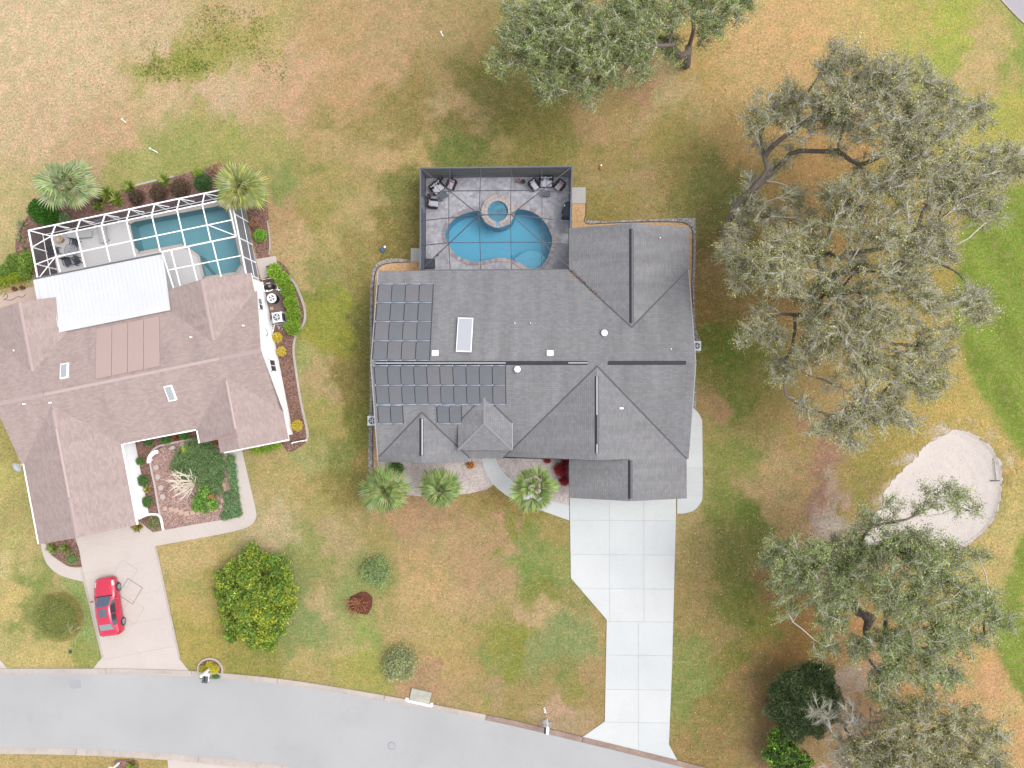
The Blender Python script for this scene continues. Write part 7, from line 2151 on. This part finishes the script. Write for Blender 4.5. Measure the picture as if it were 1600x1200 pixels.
pot('flower_pot', z8(957, 745), .24, .32, M_TERRA, 'terracotta pot standing in the courtyard greenery', group=None, z=.3)
pot('flower_pot', z8(990, 150), .2, .3, M_RUST, 'rust coloured pot by the front door', [C(190, 90, 60), C(110, 130, 60)], group=None, z=0)
r = empty('garden_hose', P(22, 462), 0, 'thin dark hose curling on the pink patio at the left edge', 'hose')
mb = MB(); mb.tube(smooth([(-.9, -.1, .04), (-.6, .15, .04), (-.5, -.15, .04), (-.8, -.3, .04), (-.2, -.35, .04), (.3, -.1, .04), (.75, -.12, .04), (.95, .12, .04)], False, 5), .018, 6); mb.build('tube', M_DARK, r)
for (u, v), lab in (((26, 452), 'left rusty pot on the patio edge'), ((38, 450), 'right rusty pot on the patio edge')): pot('flower_pot', (u, v), .17, .25, M_RUST, lab, [C(150, 90, 70), C(120, 130, 80)], group='rusty pots at the patio edge', z=.03)

# ------------------------------------------------------------------ mailboxes and lawn bits
def mailbox_mesh(L, w_, h):
    mb = MB(); n = 8
    pr = [(-w_ / 2, 0), (w_ / 2, 0)] + [(w_ / 2 * math.cos(a), h * .5 + h * .5 * math.sin(a)) for a in np.linspace(0, math.pi, n)]
    k = len(pr)
    mb.add([(x, -L / 2, z) for x, z in pr] + [(x, L / 2, z) for x, z in pr], [[i, k + i, k + (i + 1) % k, (i + 1) % k][::-1] for i in range(k)] + [list(range(k)), list(range(2 * k - 1, k - 1, -1))])
    return mb
M_MB = mat('grey_mailbox', C(84, 92, 98), .4, .08, 6, spec=.5)
p = P(329, 1044)
r = empty('mailbox', p, R(-8), 'white post with two dark mailboxes in the round planter', 'mailbox')
MB().box((0, 0, .80), (.16, .16, 1.6)).build('post', M_WHITE, r); mb = MB(); mb.lathe((0, 0, 1.6), [(.11, 0), (.11, .04), (.001, .12)], 8); mb.build('finial', M_WHITE, r)
MB().box((.12, -.30, 1.00), (.52, .62, .07)).build('arm', M_WHITE, r)
MB().bar((0, -.05, .5), (.1, -.5, .98), .07, .07).build('brace', M_WHITE, r)
for x in (.0, .24): mailbox_mesh(.48, .18, .22).build('box', M_MB, r, (x + .02, -.42, 1.04))
p = P(855, 1124)
r = empty('mailbox', p, R(-3), 'white mailbox on a white post beside the kerb near the driveway', 'mailbox')
MB().box((0, 0, .65), (.10, .10, 1.3)).build('post', M_WHITE, r); MB().box((0, -.22, 1.02), (.09, .55, .08)).build('arm', M_WHITE, r)
mailbox_mesh(.46, .24, .26).build('box', M_WHITE, r, (.02, -.32, 1.06)); MB().box((.15, -.40, 1.22), (.02, .05, .2)).build('flag', M_REDT, r)
MB().box((-.17, -.40, 1.05), (.13, .40, .15)).build('newspaper_holder', M_DARK, r)
r = empty('spiral_ornament', P(853, 1116), 0, 'white spiral garden stake behind the right mailbox', 'ornament')
mb = MB(); mb.tube([(0, 0, 0), (-.14, .58, .05)], .012, 5); mb.build('stake', M_DARK, r)
mb = MB()
mb.tube([(-.03 - .11 * t + .07 * math.cos(t * 19), .12 + .46 * t + .02 * math.sin(t * 19), .10 + .05 * math.sin(t * 19)) for t in np.linspace(0, 1, 40)], .024, 5); mb.build('spiral', M_WHITE, r)
r = empty('mailbox', P(186, 1192), 0, 'white mailbox at the bottom edge across the road', 'mailbox')
MB().box((0, 0, .55), (.12, .12, 1.1)).build('post', M_WHITE, r); mailbox_mesh(.46, .22, .24).build('box', M_WHITE, r, (0, .05, 1.1))
flat('bottom_planter', smooth(PP([(181, 1187), (213, 1188), (216, 1200), (208, 1212), (186, 1212), (180, 1198)]), k=3), .03, M_MULCH)
for (u, v), (du, dv), lab in (((190, 186), (6, 5), 'short white pipe in the dry grass at upper left'), ((234, 232), (12, 6), 'longer white pipe with a cap in the grass above the left palm'), ((689, 50), (3, 6), 'short white pipe in the dry grass near the top middle')):
    p = P(u, v, .02); q = P(u + du, v + dv, .35)
    r = empty('utility_marker', p - Vector((0, 0, .02)), 0, lab, 'marker', 'white pipe markers on the lawn')
    mb = MB(); mb.tube([(0, 0, 0), q - p], .035, 8); mb.build('pipe', M_WHITE, r)
    mb = MB(); mb.lathe((0, 0, 0), [(.09, 0), (.09, .04), (.04, .06)], 10); mb.build('base', M_ACW, r)
r = empty('garden_figure', P(598, 391), R(20), 'small blue and white object on the lawn beside the cage', 'ornament')
MB().box((0, 0, .10), (.26, .42, .18), bev=.06).build('body', M_BLUE, r); mb = MB(); mb.ball((.26, .14, .16), .10, 10, 7); mb.build('head', M_WHITE, r)
r = empty('lawn_marker', P(938, 263), 0, 'small reddish object on the grass behind the pool cage', 'ornament')
MB().box((0, 0, .09), (.22, .3, .16), bev=.05).build('body', M_TERRA, r); mb = MB(); mb.ball((.05, .16, .2), .08, 8, 6); mb.build('top', M_WHITE, r)
r = empty('valve_cover', P(110, 1018), 0, 'small dark valve cover in the lawn below the trimmed mound', 'cover')
MB().box((0, 0, .02), (.24, .28, .05), bev=.02).build('lid', M_CHAR, r)
# bunker rake
a, b = P(1552.5, 716), P(1556.5, 750)
r = empty('bunker_rake', a, 0, 'long handled rake lying in the sand bunker', 'rake')
zb = float(bunker_z(np.array([b.x]), np.array([b.y]))[0]); za = float(bunker_z(np.array([a.x]), np.array([a.y]))[0])
mb = MB(); mb.tube([(0, 0, za + .08), (b.x - a.x, b.y - a.y, zb + .10)], .022, 6); mb.build('handle', mat('grey_rake', C(140, 130, 128), .6, .1), r)
hx = P(1548, 751.5) - a; hy = P(1563, 751) - a
MB().bar((hx.x, hx.y, zb + .09), (hy.x, hy.y, zb + .09), .06, .05).build('head', M_CHAR, r)
for k in range(9):
    t = (k + .5) / 9; MB().box((hx.x + (hy.x - hx.x) * t, hx.y + (hy.y - hx.y) * t, zb + .05), (.018, .018, .09)).build('tine', M_CHAR, r)
